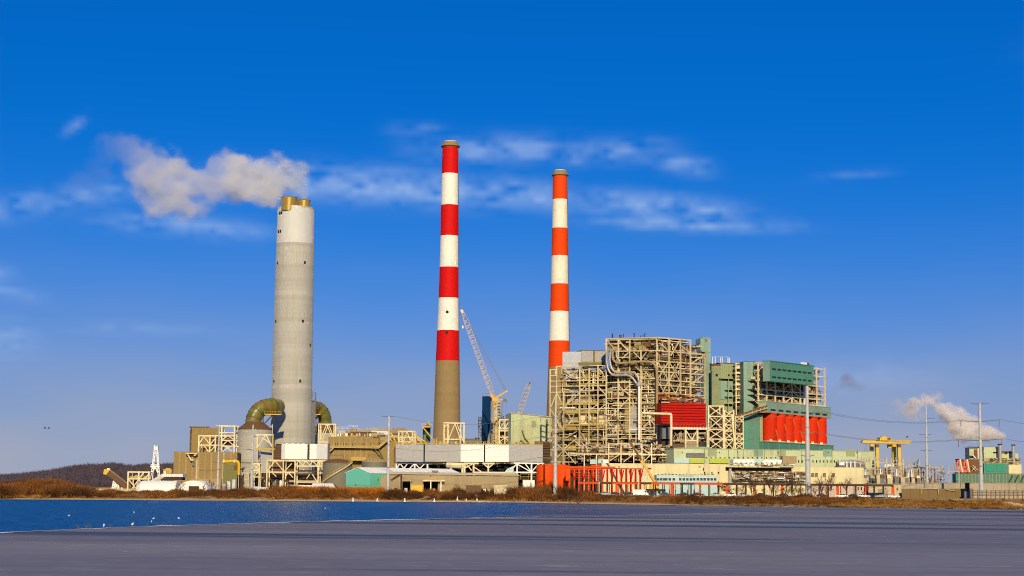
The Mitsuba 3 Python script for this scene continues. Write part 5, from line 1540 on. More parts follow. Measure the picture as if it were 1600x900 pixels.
def open_tower(label, pl, xs, y0, rows, braces, seed, w=.6):
    k = thing('open_tower', label, 'tower')
    for x in xs:
        pl.col(k, CREAM, x, y0, None, w)
        part(k, 'rear_column', pl.block(pl.sz(x, y0)[0] - .3, pl.sz(x, y0)[0] + .3, G, pl.sz(x, y0)[1], .5, -8), CREAM)
    for y in rows:
        pl.beam(k, CREAM, xs[0] - .5, y, xs[-1] + .5, w * .85)
    for l in braces:
        pl.bar(k, 'brace', CREAM, *l, .38)
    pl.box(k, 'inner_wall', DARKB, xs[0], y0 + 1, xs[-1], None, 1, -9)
    clutter(pl, k, xs[0], y0, xs[-1], 700, 60, -8, -1, [CREAM2, BROWN, TANM, DARKB, CREAM2], seed, 'piping', (.5, 1.6), .8)
    return k


def xb(xs, rows):
    o = []
    for a, b in zip(xs[:-1], xs[1:]):
        for y0, y1 in zip(rows[:-1], rows[1:]):
            o += [(a, y0, b, y1), (b, y0, a, y1)]
    return o


open_tower('open cream tower with big cross braces just right of the red casing', Plane(1107, 826, 5), (1107, 1130), 634, (634.3, 650.5, 671, 686), xb((1107, 1130), (634, 650.5, 671, 686, 702)), 21)
k = open_tower('narrower open tower with a leaning column, next to the teal building', Plane(1132, 834, 5), (1132, 1146), 641, (650.5, 664, 673.5, 687), xb((1132, 1146), (641, 652, 664, 675, 687, 702)), 22)
Plane(1132, 833, 5).bar(k, 'leaning_column', CREAM, 1143.5, 647, 1149, 702, .8)
open_tower('small open stair tower under the foot of the brown conveyor gallery', Plane(1149, 842, 5), (1149, 1161), 650, (659, 677, 686, 693), xb((1149, 1161), (650, 659)) + xb((1149, 1161), (677, 686, 693, 702)), 23, .45)
# low pipe racks at the boiler foot
k = thing('steel_frame', 'low cream pipe rack full of brown pipes at the boiler foot', 'frame')
pl = Plane(975, 800)
for x in (913, 932, 951, 970.5, 990, 1003, 1018):
    pl.col(k, CREAM, x, 709 if x < 948 else 693, None, .5)
for a, y, b in ((900, 709.3, 1050), (951, 693.3, 1003), (951, 708, 1003)):
    pl.beam(k, CREAM, a, y, b, .5)
for l in ((974, 722, 988, 711), (1003, 700, 1016, 710), (953, 720, 968, 710), (1005, 722, 1016, 711)):
    pl.bar(k, 'brace', CREAM, *l, .36)
clutter(pl, k, 903, 694, 1046, 722, 330, -6, -.4, [BROWN, CREAM2, TANM, CREAM2, DARKB, GREYP, RUST, CREAM], 31, 'piping', (.6, 2.2), .6)
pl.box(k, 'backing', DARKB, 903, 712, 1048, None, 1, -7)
for x0, x1, mt in ((922, 931, PALEB), (941.5, 950, WHITE), (934, 940, PALEB)):
    pl.box(k, 'cabinet', mt, x0, 718, x1, 725, 2, 1)

# ---------------------------------------------------------------- sage and teal buildings, second boiler, silos
k = thing('sage_building', 'sage green clad building with three dark windows between the two boiler frames', 'building')
pl = Plane(1125, 895, 20)
pq = Plane(1125, 895, -28)
pl.box(k, 'wall', GREENG, 1125, 567.8, 1149, None, 14)
pq.box(k, 'left_wall', GREENG, 1112, 571, 1124.8, None, 6)
pl.box(k, 'roof_edge', BROWN, 1124.5, 566.6, 1149.5, 567.7, 14, .3)
pq.box(k, 'roof_slope', RUST, 1112, 569, 1125, 571, 6, .3)
windows(pl, k, (1138.8, 1145.3), 584.5, 588, .08, 2.8, DARK, GREENG)
windows(pq, k, (1119.8,), 584.5, 588, .08, 3.8, DARK, GREENG)
for i in range(8):
    pl.box(k, 'cladding_seam', OLIVE, 1126 + i * 2.9, 569, 1126.3 + i * 2.9, 591, .08, .1)
pl.box(k, 'eave', GREENG, 1125.5, 591, 1149.5, 592.3, 2, 2)
pl.box(k, 'window_strip', DARK, 1128, 592.4, 1149, 595, .2, .15)
pl.box(k, 'lower_wall', TEAL, 1125.3, 595.2, 1149, 625, .3, .4)
for y in (608.5, 619, 630.5):
    pl.box(k, 'balcony', CREAM2, 1134.5, y, 1146, y + .8, 2.2, 2.4)
    pl.box(k, 'hood', DARK, 1139, y + 1, 1144, y + 3.4, .6, .8)
pl.box(k, 'standpipe', CREAM2, 1138.3, 592, 1139.1, 650, .4, 2.6)
for x, y in ((1134.5, 601.5), (1140.4, 602)):
    pl.box(k, 'vent', OLIVE, x, y, x + 1.4, y + 1.6, .3, .55)
for x0, x1, y in ((1113.5, 1117.5, 558.5), (1126, 1128.5, 559), (1137.5, 1139.5, 559.5)):
    for x in (x0, x1):
        pl.box(k, 'roof_post', WHITE, x - .5, y - .8, x + .5, 568.5, .4, -5)
pl.box(k, 'roof_rail', WHITE, 1112, 557, 1139, 557.8, .3, -5)
k = thing('stacked_landings', 'tower of stacked cream landings between the sage and the teal building', 'tower')
pl = Plane(1155, 893, 8)
pl.box(k, 'core', DARKB, 1149.5, 569, 1161, None, 8, -3)
for i, y in enumerate((567.5, 573, 581, 592.5, 599, 608, 617.5, 628)):
    pl.box(k, 'landing', CREAM, 1149, y, 1161.2, y + (1.6 if i in (0, 3, 5, 6, 7) else 3.2), 4, 1)
for x in (1149.8, 1160.6):
    pl.col(k, CREAM, x, 567.5, None, .5, .8)
clutter(pl, k, 1149.5, 568, 1161, 640, 90, -2.8, .4, [CREAM, CREAM2, BROWN, TANM, CREAM], 41, 'landing_gear', (.6, 2.2), .4)
k = thing('teal_tower', 'tall plain teal clad tower left of the second open boiler frame', 'tower')
pl = Plane(1162, 885, 6)
pl.box(k, 'wall', TEAL, 1161.5, 565.5, 1177, None, 14)
pl.box(k, 'right_strip', TEAL, 1177.2, 565.2, 1182, 640, 10, -.4)
for y0, y1 in ((566, 577.5), (577.8, 592), (592.3, 607), (607.3, 625), (625.3, 640)):
    pl.panels(k, 'panel', TEAL, 1161.8, y0, 1176.8, y1, 2, 1, gap=.06)
pl.box(k, 'roof_edge', TEALD, 1161, 564.8, 1182, 565.4, 12, .2)
k2 = thing('boiler_frame', 'second open cream boiler frame under the dark teal penthouse', 'boiler house')
R2 = Plane(1183, 880, 50)
for x, y in ((1184.5, 566), (1197.5, 567), (1211, 596), (1224, 597), (1237, 598.5), (1250, 600), (1262, 601), (1275.7, 574), (1288.3, 574.5)):
    R2.col(k2, CREAM, x, y, None, .66)
R2.col(k2, WHITE, 1257, 603, 640, .9)
for a, y, b in ((1181, 566.5, 1203), (1180, 578.5, 1201), (1183, 586, 1203), (1180, 594, 1290), (1180, 607.5, 1290), (1183, 616, 1290), (1183, 626, 1290)):
    R2.beam(k2, CREAM, a, y, b, .55)
for a, y, b in ((1271, 575.4, 1289), (1271, 587.2, 1289)):
    a0, z = R2.sz(a, y)
    part(k2, 'beam', R2.block(a0, R2.sz(b, y)[0], z - .25, z + .25, .45, .2), CREAM)
for l in ((1225, 608, 1236, 599), (1238, 599, 1249, 609), (1225, 620, 1236, 611), (1238, 611, 1249, 621), (1225, 630, 1236, 622), (1238, 622, 1249, 632), (1213, 640, 1223, 630), (1250, 622, 1261, 612), (1185, 594, 1196, 580), (1185, 580, 1196, 568)):
    R2.bar(k2, 'brace', CREAM, *l, .42)
for y in (567.5, 578.5, 594, 607.5, 617, 627):
    R2.bar(k2, 'knee', CREAM, 1183, y + 3.4, 1180, y + .2, .35)
part(k2, 'casing', R2.block(R2.sz(1203, 600)[0], R2.sz(1270, 600)[0], G, R2.sz(1200, 570)[1], 6, -9), DARKB)
clutter(R2, k2, 1185, 568, 1199, 640, 150, -8, -.6, [CREAM2, BROWN, TANM, GREENG, DARKB, CREAM], 51, size=(.8, 3))
clutter(R2, k2, 1200, 598, 1288, 640, 500, -9, -.6, [CREAM2, CREAM, BROWN, TANM, RUST, DARKB, CREAM], 52, size=(.8, 2.8))
clutter(R2, k2, 1272, 578, 1287, 630, 90, -7, -.6, [CREAM2, BROWN, TANM, RUST], 53, size=(.6, 2))
floors(R2, k2, 1184, 1288, (594, 607.5, 616, 626), 8, rail=CREAM2)
k = thing('teal_penthouse', 'dark teal penthouse with two rows of slots on top of the second boiler frame', 'penthouse')
R3 = Plane(1203, 872, 50)
a0, z1 = R3.sz(1203, 564.5)
a1, z0 = R3.sz(1271, 564.5)[0], R3.sz(1203, 595.5)[1]
part(k, 'wall', R3.block(a0, a1, z0, z1, 4), TEAL2)
part(k, 'left_wall', MB().hexa(R3.W(a0 - .05, z0), -R3.n * 3.9, -R3.d * .3, Z * (z1 - z0)), TEAL)
for yy in (576.5, 589):
    zz = R3.sz(1206, yy)[1]
    for i in range(8):
        w = (a1 - a0 - 3) / 8
        part(k, 'slot', R3.block(a0 + 2 + i * w, a0 + 2 + (i + .72) * w, zz - .45, zz + .45, .1, .1), DARK)
for i in range(10):
    w = (a1 - a0) / 10
    part(k, 'cladding_seam', R3.block(a0 + i * w, a0 + i * w + .12, z0 + .2, z1 - .2, .1, .1), TEALD)
part(k, 'roof_edge', R3.block(a0 - .4, a1 + .4, z1, z1 + .4, 4.6, .3), TEALD)
for f in (.84, .9, .95):
    part(k, 'roof_vent', R3.block(a0 + (a1 - a0) * f, a0 + (a1 - a0) * f + 1.2, z1 + .4, z1 + 1.8, 1.5, -2), WHITE if f < .93 else BROWN)

RS = Plane(1192, 862, 55)
k = thing('silo_gallery', 'long pale teal gallery with dark slots running over the red silos', 'gallery')
a0, zt = RS.sz(1196, 627.5)
a1, zb = RS.sz(1296, 640)[0], RS.sz(1196, 643.5)[1]
part(k, 'wall', RS.block(a0, a1, zb, zt, 4.5, .8), TEAL)
part(k, 'left_wall', MB().hexa(RS.W(a0 - .05, zb, .8), -RS.n * 4.4, -RS.d * .25, Z * (zt - zb)), TEAL)
for i in range(8):
    w = (a1 - a0 - 6) / 8
    part(k, 'slot', RS.block(a0 + 4 + i * w, a0 + 4 + (i + .62) * w, zb + .7, zb + 1.6, .1, .92), DARK)
part(k, 'eave', RS.block(a0 - .5, a1 + .5, zb - .35, zb, 5.4, 1.4), GREENG)
part(k, 'roof', RS.block(a0 - .3, a1 + .3, zt, zt + .3, 5, 1.0), GREENG)
zsb = RS.sz(1195, 690)[1]
k = thing('plinth_wall', 'dark teal base wall under the red silos', 'wall')
b0, b1 = RS.sz(1187, 691)[0], RS.sz(1297.5, 696)[0]
part(k, 'wall', RS.block(b0, b1, G, zsb - .2, 8, 1.8), TEAL2)
for i in range(7):
    part(k, 'panel_seam', RS.block(b0 + (i + .5) * (b1 - b0) / 7, b0 + (i + .5) * (b1 - b0) / 7 + .15, G, zsb - .3, .1, 1.9), TEAL)
part(k, 'ledge', RS.block(b0 - .4, b1 + .4, zsb - .2, zsb + .15, 8.6, 2.2), GREENG)
xe = (1193, 1213.5, 1227.5, 1240.7, 1252.5, 1264, 1278.5, 1292)
lab = ('first', 'second', 'third', 'fourth', 'fifth', 'sixth', 'last')
for i in range(7):
    r = 3.75
    ac = RS.sz(xe[i + 1] - r / .325, 670, -1.6)[0]
    k = thing('red_silo', f'orange red silo under the teal gallery, {lab[i]} of the row from the left', 'silo', 'row of seven orange red silos')
    cc = RS.W(ac, 0, -1.6)
    part(k, 'shell', revolve(cc, [(zsb, r), (zb - .4, r)], 28, cap=False), SILO, smooth=30)
    part(k, 'seam', revolve(cc, [(zb - 2.0, r + .06), (zb - 1.8, r + .06)], 28), ORANGE)
    part(k, 'foot_ring', revolve(cc, [(zsb + .15, r + .25), (zsb + .6, r + .25)], 28), CREAM2)
    part(k, 'ladder', MB().bar(cc + RS.n * (r + .15) + RS.d * 1.2 + Z * (zsb + 3 + i % 3 * 3), cc + RS.n * (r + .15) - RS.d * .6 + Z * (zsb + 6 + i % 3 * 3), .25), ORANGE2)
    part(k, 'vent', MB().box(cc[0] - .6, cc[0] + .6, cc[1] - r - 1.2, cc[1] - r - .2, zsb + .2, zsb + 1.3), CREAM)
k = thing('teal_side_building', 'dark teal windowless building left of the red silos below the brown conveyor gallery', 'building')
pl = Plane(1162, 850, 4)
z0 = pl.sz(1162, 667)[1]
part(k, 'wall', MB().prism([(pl.sz(1162, 700)[0], G), (pl.sz(1186.5, 700)[0], G), (pl.sz(1186.5, 650)[0], pl.sz(1186.5, 645)[1]), (pl.sz(1162, 667)[0], pl.sz(1162, 655)[1])], pl.d, Z, pl.C, -pl.n * 10), TEAL2)
pl.box(k, 'right_wall', GREENG, 1186.8, 648, 1192, 690, 6, -1)
for x in (1170, 1178):
    pl.box(k, 'panel_seam', TEALD, x, 668, x + .3, None, .1, .1)
k = thing('conveyor_gallery', 'brown inclined conveyor gallery climbing to the gallery above the red silos', 'gallery')
for o, mt, dy, h in ((0, CREAM2, 0, 1.6), (0, BROWN, -2.2, 1.0), (0, DARKB, 2.3, .8)):
    part(k, 'deck' if dy == 0 else 'roof' if dy < 0 else 'girder', MB().bar(pl.P(1143, 655 + dy, 2.5), pl.P(1198, 637 + dy, 2.5), 3.5 if mt != CREAM2 else 3.2, h), mt)
for i in range(9):
    x = 1146 + i * 6
    part(k, 'frame_post', MB().bar(pl.P(x, 656.5 - i * 1.96, 4.3), pl.P(x, 651.5 - i * 1.96, 4.3), .3), OCHRE)
pl.box(k, 'hood', GREENG, 1185, 630, 1197, 636, 4, 1)

# ---------------------------------------------------------------- long low buildings on the right
k = thing('pale_green_hall', 'very long pale green hall with small windows in front of the boilers and silos', 'building')
pl = Plane(1053, 790, 14)
a0, z1 = pl.sz(1053, 701)
a1 = pl.sz(1367, 711)[0]
part(k, 'wall', pl.block(a0, a1, G, z1, 16), PALEG)
part(k, 'roof_edge', pl.block(a0 - .2, a1 + .2, z1, z1 + .35, 16.3, .2), GREENG)
part(k, 'roof_ridge', MB().prism([(pl.sz(1056, 700)[0], z1 + .35), (pl.sz(1118, 700)[0], z1 + .35), (pl.sz(1108, 699)[0], z1 + 1.1), (pl.sz(1092, 699)[0], z1 + 1.1)], pl.d, Z, pl.C - pl.n * 3, -pl.n * 8), TEAL)
pl.box(k, 'louvre_panel', GREYD, 1072, 707.5, 1102, 715.5, .2, .2)
for y in (708.6, 710.2, 711.8, 713.4):
    pl.box(k, 'louvre', GREYP, 1072.5, y, 1101.5, y + .5, .15, .32)
pl.box(k, 'lime_bay', mat('lime', (0.42, 0.48, 0.07), 0.6), 1078, 715.8, 1101, 724, .5, .8)
pl.box(k, 'lime_bay', 'mat_lime', 1109, 715.8, 1139, 724, .5, .8)
pl.box(k, 'pale_bay', PALEB, 1053.3, 716, 1077, 723.5, .3, .5)
windows(pl, k, [1104 + i * 7.2 for i in range(20)], 714.3, 716.3, .12, 2.0, DARK)
windows(pl, k, [1248 + i * 5.6 for i in range(14)], 719, 723, .12, 1.6, DARK)
windows(pl, k, (1066, 1124, 1152.5, 1216, 1294, 1339), 706, 708, .12, 1.4, DARK)
for x in (1101, 1138, 1152, 1161, 1184, 1194, 1220, 1252, 1300, 1340):
    pl.box(k, 'downpipe', OLIVE, x, 702, x + .7, 724, .2, .25)
for i in range(7):
    pl.box(k, 'stain_panel', (GREENG, PALEG, TEAL)[i % 3], 1106 + i * 36, 702, 1120 + i * 36, 713.5, .05, .08)
k = thing('cream_hall', 'very long cream hall with a dark recessed band behind the carport', 'building')
pl = Plane(940, 770, 5)
a0, z1 = pl.sz(900, 724)
a1 = pl.sz(1350, 729)[0]
ax = pl.sz(1140, 740)[0]
part(k, 'wall', pl.block(pl.sz(940, 724)[0], ax, G, z1, 14), CREAMW)
part(k, 'wall', pl.block(ax + .02, a1, G, z1 - .6, 13, -.6), CREAMW)
part(k, 'parapet', pl.block(pl.sz(940, 724)[0] - .1, ax, z1, z1 + .25, 14.1, .12), CREAM)
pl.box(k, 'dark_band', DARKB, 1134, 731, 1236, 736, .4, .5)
pl.box(k, 'canopy', WALLC, 1136, 729.6, 1240, 731, 3.5, 3.2)
pl.box(k, 'roof_step', CREAM, 1146, 724.6, 1236, 727.6, 8, -2)
windows(pl, k, [1150 + i * 8 for i in range(11)], 722.4, 724.6, -1.9, 1.8, DARK)
pl.box(k, 'upper_storey', WHITE, 1146, 717.5, 1222, 724.4, 8, -2.2)
pl.box(k, 'upper_storey', PALEB, 1178, 718, 1194, 724, .2, -2)
pl.box(k, 'upper_storey', TANM, 1223, 712.5, 1245, 724, 6, -1.5)
pl.box(k, 'pipe_column', GREYP, 1139.5, 730, 1143, None, 1, 2)
for i in range(12):
    pl.box(k, 'wall_joint', CREAM2, 948 + i * 16, 724.4, 948.5 + i * 16, 752, .06, .06)
for x in (966, 1004, 1092):
    pl.box(k, 'wall_vent', GREYD, x, 728.5, x + 3, 730.3, .2, .15)
windows(pl, k, (1112.5, 1122.8, 1101), 737.3, 740.3, .1, 2.0, DARK)
windows(pl, k, (1270, 1276, 1288.5, 1302.5), 739, 743.5, .1, 4.2, OLIVE, CREAM2)
pl.box(k, 'stain', BROWN, 1098.3, 731, 1100.2, 736, .05, .08)
for i in range(26):
    x = 1146 + i * 4
    pl.box(k, 'wall_pipe', rngd.choice((CREAM2, WHITE, OLIVE, BROWN, GREYP)), x, 737 + rngd.uniform(0, 5), x + rngd.uniform(1, 4), 748, 1.2, 1.2 + rngd.random())
for x in (1290, 1296):
    pl.box(k, 'standpipe', CREAM2, x, 741, x + .8, 752, .4, .8)
windows(pl, k, [1160 + i * 13 for i in range(6)], 739, 741.5, .3, 3, DARK)
clutter(pl, k, 1144, 736.5, 1262, 752, 260, .5, 3.5, [CREAM2, WHITE, OLIVE, BROWN, GREYP, TANM, RUST], 81, 'wall_clutter', (.5, 2), .6)
clutter(pl, k, 1030, 752, 1140, 766, 60, .5, 3.0, [CREAM2, BROWN, GREYP, TANM], 82, 'wall_clutter', (.5, 1.6), .5)
clutter(pl, k, 1146, 724, 1240, 729, 70, -2, 1, [CREAM2, WHITE, BROWN, GREYP, TANM], 83, 'roof_clutter', (.4, 1.4), .5)
k = thing('low_blue_office', 'low light blue office strip with a row of dark windows and small lettering', 'building')
pl = Plane(1070, 752, 2)
pl.box(k, 'wall', PALEB, 1026, 742, 1120.5, None, 9)
pl.box(k, 'sill_band', ROOFW, 1026, 746.2, 1120.5, 746.8, .2, .15)
for i, x in enumerate((1028.2, 1033.2, 1038, 1041, 1046.5, 1052.8, 1063, 1068.5, 1074, 1079.5, 1084.6, 1090.5, 1096, 1101, 1106.8, 1112, 1117.4)):
    windows(pl, k, (x,), 747, 751.2, .1, 3.9, GLASS, ROOFW)
m = meshkit.text_mesh('SITE SERVICES BLDG', .52, .03, True)
v = np.array(m.vertices)
v = v * [6.4 / v[:, 0].max(), 1, 1]
o = pl.P(1060, 744.6, .03)
part(k, 'lettering', (o + v[:, :1] * pl.d + v[:, 1:2] * Z + v[:, 2:3] * pl.n, np.array(m.faces)), GREYD, label='small dark lettering along the top of the wall')
for i in range(16):
    x = 1028 + i * 5.6
    pl.box(k, 'roof_unit', rngd.choice((DARKB, OLIVE, CREAM2, TANM, BROWN)), x, 742 - rngd.uniform(.8, 2.6), x + rngd.uniform(2, 4.5), 742, 1.5, -1.5)

# carport
k = thing('carport', 'long dark carport with orange fascia lengths running along the parking rows', 'carport')
pl = Plane(1150, 700)
a0, a1 = pl.sz(903, 752)[0], pl.sz(1396, 756)[0]
zr = 8.1
part(k, 'roof', pl.block(a0, a1, zr, zr + .25, 9), BROWN)
for x0, x1, mt in ((903, 938, ORANGE), (938, 957, DARKB), (957, 1000, ORANGE), (1000, 1018, DARKB), (1018, 1062, ORANGE), (1062, 1085, DARKB), (1085, 1130, ORANGE), (1130, 1396, DARKB)):
    p0, p1 = pl.sz(x0, 754)[0], pl.sz(x1, 754)[0]
    part(k, 'fascia', pl.block(p0 + .03, p1 - .03, zr - .62, zr - .01, .2, .05), mt)
xs = [906 + i * 14.4 for i in range(35)]
for i, x in enumerate(xs):
    s_ = pl.sz(x, 765)[0]
    thick = x in () or i % 6 == 4
    mt = ORANGE if (i % 3 == 1 or thick) else DARKB
    part(k, 'post', pl.block(s_ - (.5 if thick else .18), s_ + (.5 if thick else .18), G, zr - .1, .4, -.4), mt)
    part(k, 'rear_post', pl.block(s_ + 1.2, s_ + 1.5, G, zr - .1, .3, -8.4), DARKB if i % 2 else RUST)
for i, x in enumerate((936, 997.5)):
    s_ = pl.sz(x, 765)[0]
    part(k, 'post', pl.block(s_ - .2, s_ + .2, G - .5, zr + .2, .4, .6), CREAM2)
k = thing('trailer_office', 'row of pale parked trailers deep in the shade of the carport', 'trailer')
pl = Plane(1070, 745)
for x in (1038, 1047, 1056, 1066, 1076, 1086):
    pl.box(k, 'body', PALEB, x, 757, x + 7, None, 2.4)
    pl.box(k, 'seam', GREYP, x + 7, 757.5, x + 7.6, None, 2.2, -.1)

# cars
def car(px, y, mt, lab, length=4.6, kind='car', heading=1, hz=1.45):
    k = thing('parked_car' if kind == 'car' else 'parked_van', lab, kind, None)
    c = ground_at(px, y)
    n_ = np.array([0, -1.0, 0])
    d_ = np.array([heading, 0.04, 0])
    Lh = length / 2
    if kind == 'car':
        body = [(-Lh, .35), (Lh, .35), (Lh, .72), (Lh * .92, .85), (Lh * .45, .95), (-Lh * .85, 1.0), (-Lh, .9)]
        cab = [(Lh * .42, .94), (Lh * .1, hz), (-Lh * .5, hz), (-Lh * .8, 1.0)]
    else:
        body = [(-Lh, .4), (Lh, .4), (Lh, 1.0), (Lh * .8, 1.25), (Lh * .72, 2.1), (Lh * .55, 2.35), (-Lh, 2.35)]
        cab = [(Lh * .76, 1.3), (Lh * .69, 2.05), (Lh * .5, 2.05), (Lh * .5, 1.3)]
    part(k, 'body', MB().prism(body, d_, Z, c + n_ * .9, -n_ * 1.8), mt)
    if kind == 'car':
        part(k, 'cabin', MB().prism(cab, d_, Z, c + n_ * .78, -n_ * 1.56), GLASS)
        part(k, 'roof', MB().prism([(Lh * .12, hz - .03), (Lh * .1, hz + .04), (-Lh * .5, hz + .04), (-Lh * .54, hz - .03)], d_, Z, c + n_ * .8, -n_ * 1.6), mt)
        for f in (.3, -.2, -.62):
            part(k, 'pillar', MB().bar(c + d_ * Lh * f + n_ * .83 + Z * .95, c + d_ * Lh * (f * .8 - .05) + n_ * .81 + Z * hz, .09), mt)
    else:
        part(k, 'cab_window', MB().prism(cab, d_, Z, c + n_ * .93, -n_ * .06), GLASS)
    for f in (.62, -.62):
        for side in (.82, -.82):
            w = part(k, 'wheel', MB().cyl(c + d_ * Lh * f + n_ * side + Z * .34, c + d_ * Lh * f + n_ * (side + .18) + Z * .34, .34, n=12), TIRE)
            if side > 0:
                part(w, 'rim', MB().cyl(c + d_ * Lh * f + n_ * (side + .18) + Z * .34, c + d_ * Lh * f + n_ * (side + .2) + Z * .34, .2, n=10), STEEL)
    part(k, 'headlight', MB().hexa(c + d_ * (Lh - .02) + n_ * .85 + Z * .62, d_ * .05, -n_ * .3, Z * .16), ROOFW)
    part(k, 'tail_light', MB().hexa(c - d_ * (Lh + .02) + n_ * .85 + Z * .72, d_ * .05, -n_ * .25, Z * .18), RED)
    return k


CW, CGR, CDK, CRD, CBL = mat('car_white', (.82, .82, .80), .25), mat('car_silver', (.42, .42, .42), .3, .4), mat('car_black', (.02, .02, .022), .25), mat('car_maroon', (.12, .015, .015), .25), mat('car_blue', (.03, .06, .14), .25)
car(1001, 672, CW, 'white box van parked in front of the orange pipe rack', 5.8, 'van')
for px, y, mt, lab, hd in ((927, 682, CW, 'white car parked between brush and the first cream post of the carport', 1), (944, 681, CGR, 'silver car just right of the first cream carport post', -1), (962, 684, CDK, 'black car left of the white box van', 1), (980, 685, CDK, 'dark car close behind the white box van on its left', -1), (1016, 683, CDK, 'black car just right of the white box van', 1),
        (1040, 684, CBL, 'dark blue car under the carport below the yellow crane cab', 1), (1066, 684, CDK, 'black car under the carport below the lettering of the blue office', -1), (1090, 684, CRD, 'maroon car behind the two birch trunks', 1), (1121, 678, CGR, 'silver grey car left of the bright white car in the right parking row', 1), (1141, 672, CW, 'bright white car at the edge of the brush, largest in the parking row', -1),
        (1162, 676, CGR, 'silver car right of the bright white one', 1), (1190, 682, CDK, 'dark car right of the second silver one', 1), (1222, 684, CDK, 'black car left of the thick orange carport post', -1), (1240, 682, CW, 'white car left of the tall galvanised pole', 1), (1285, 684, CDK, 'black car just right of the tall galvanised pole', 1), (1314, 684, CW, 'white car in front of the pink carport bay', -1),
        (1335, 684, CDK, 'black car between two white ones near the red post', 1), (1349, 682, CW, 'white car just left of the red carport post', 1), (1376, 682, CGR, 'silver car by the low pale shed', -1), (1396, 683, CW, 'white car at the right end of the low pale shed', 1)):
    car(px, y, mt, lab, 4.6 + (px % 5) * .08, 'car', hd)

# mobile crane
k = thing('mobile_crane', 'mobile crane with orange lower boom and dark upper boom before the boiler frame', 'crane')
pl = Plane(1020, 735)
lattice = MB()
part(k, 'lower_boom', MB().bar(pl.P(1023.5, 753), pl.P(1002.5, 720), 1.1, .9), ORANGE2, label='orange lower boom section')
part(k, 'boom_section', MB().bar(pl.P(1003.5, 721.5), pl.P(984, 690), .95, .8), BROWN)
part(k, 'upper_boom', MB().bar(pl.P(985, 691.5), pl.P(964, 655), .75, .6), BROWN)
part(k, 'collar', MB().bar(pl.P(1005.5, 725), pl.P(1002, 719), 1.3), ORANGE2)
part(k, 'boom_head', MB().bar(pl.P(965, 657), pl.P(961, 650.5), .8), BROWN)
pl.bar(k, 'jib', BROWN, 964, 655, 935, 645, .35)
pl.bar(k, 'ram', GREYD, 1024, 757, 1014, 741, .5)
pl.box(k, 'winch', RED, 1010, 731, 1017.5, 733.5, 1.5, .3)
pl.box(k, 'turntable', ORANGE2, 1016, 756, 1030, 764, 3)
pl.box(k, 'cab', ORANGE2, 1025, 754, 1030, 763, 1.6, 1.5)
pl.box(k, 'cab_window', GLASS, 1026, 755, 1029.5, 759, .1, 1.55)
pl.box(k, 'chassis', DARKB, 1010, 764, 1040, 768, 3)
for x in (1013, 1018, 1030, 1036):
    part(k, 'wheel', MB().cyl(pl.P(x, 769.3, .2), pl.P(x, 769.3, -.3), .62, n=12), TIRE)

# gantry crane
k = thing('gantry_crane', 'yellow gantry crane on four legs standing above the switchyard', 'crane')
pl = Plane(1385, 930, 8)
GY = mat('gantry_yellow', (.70, .45, .03), .4)
pl.box(k, 'girder', GY, 1347.5, 689, 1422, 693.2, 2.6)
pl.box(k, 'girder', GY, 1349, 687.8, 1424, 691.6, 2.6, -9)
pl.box(k, 'underside', BROWN, 1350, 693.25, 1417, 694, 2.4, -.1)
for x, w, o in ((1360.2, 5, -8), (1368.8, 4.6, 0), (1394.5, 5.6, -8), (1403, 4.6, 0)):
    pl.box(k, 'leg', GY, x, 694, x + w, None, 1.5, o)
    if o == 0:
        pl.box(k, 'leg_head', BROWN, x - .2, 694.1, x + w + .2, 699, 1.6, .1)
pl.box(k, 'trolley', GY, 1375, 683.5, 1393, 688.9, 5, -3)
pl.box(k, 'winch', BROWN, 1387, 684, 1392, 687.5, 2, -2.5)
pl.box(k, 'trolley_top', GY, 1378, 682, 1384, 683.6, 3, -3.5)
pl.box(k, 'hoist', GY, 1388, 694.5, 1393, 700, 2, -3)
railing(pl, k, 1349, 689, 1421, .2, OCHRE, 1.0)
for x in (1352, 1355):
    pl.bar(k, 'cable', GREYD, x, 694, x - 1, 710, .14, -1)

# low shed, walls, fence
k = thing('low_pale_shed', 'low pale shed with small windows at the right end of the carport', 'shed')
pl = Plane(1380, 716)
pl.box(k, 'wall', CREAM2, 1357, 757, 1408.5, None, 6)
pl.box(k, 'roof', TANL, 1356, 755.4, 1409, 757, 6.6, .4)
windows(pl, k, (1384, 1394.5, 1402), 762, 766.5, .08, 1.8, DARK, CREAM)
pl.box(k, 'corner_strip', RED, 1354.6, 756, 1356.3, None, .5, 1.2)
pl.box(k, 'mural_panel', WALLC, 1372, 764, 1388, None, .08, .1)
k = thing('low_pale_shed', 'pinkish pale shed wall seen under the right part of the carport', 'shed')
pl = Plane(1315, 722)
pl.box(k, 'wall', mat('pink_wall', (.55, .42, .36), .7), 1268, 757, 1354, None, 5)
windows(pl, k, (1285.5, 1307.5, 1341, 1346), 761, 766, .08, 2, DARK)
pl.box(k, 'roof', DARKB, 1266, 755.6, 1354.4, 757, 5.4, .3)
for x in (1292, 1313, 1334):
    pl.box(k, 'post', RUST, x, 757, x + 1.2, None, .3, .4)
k = thing('concrete_wall', 'long tan concrete wall between the low pale shed and the right edge', 'wall')
pl = Plane(1500, 738)
for i in range(22):
    x = 1408.5 + i * 12
    pl.box(k, 'wall_panel', WALLC, x + .12, 756.0 + (i % 3) * .08, x + 11.9, None, .5, .01 * (i % 2))
pl.box(k, 'coping', TANL, 1408.5, 755.2, 1672, 755.9, .7, .1)
k = thing('olive_wall', 'lower olive brown wall stretch in front of the tan concrete wall', 'wall')
pl = Plane(1450, 712)
for i in range(8):
    pl.box(k, 'wall_panel', mat('olive_wall', (.20, .13, .05), .9) if i == 0 else 'mat_olive_wall', 1409 + i * 14 + .1, 763.5, 1423 + i * 14 - .1, None, .4)
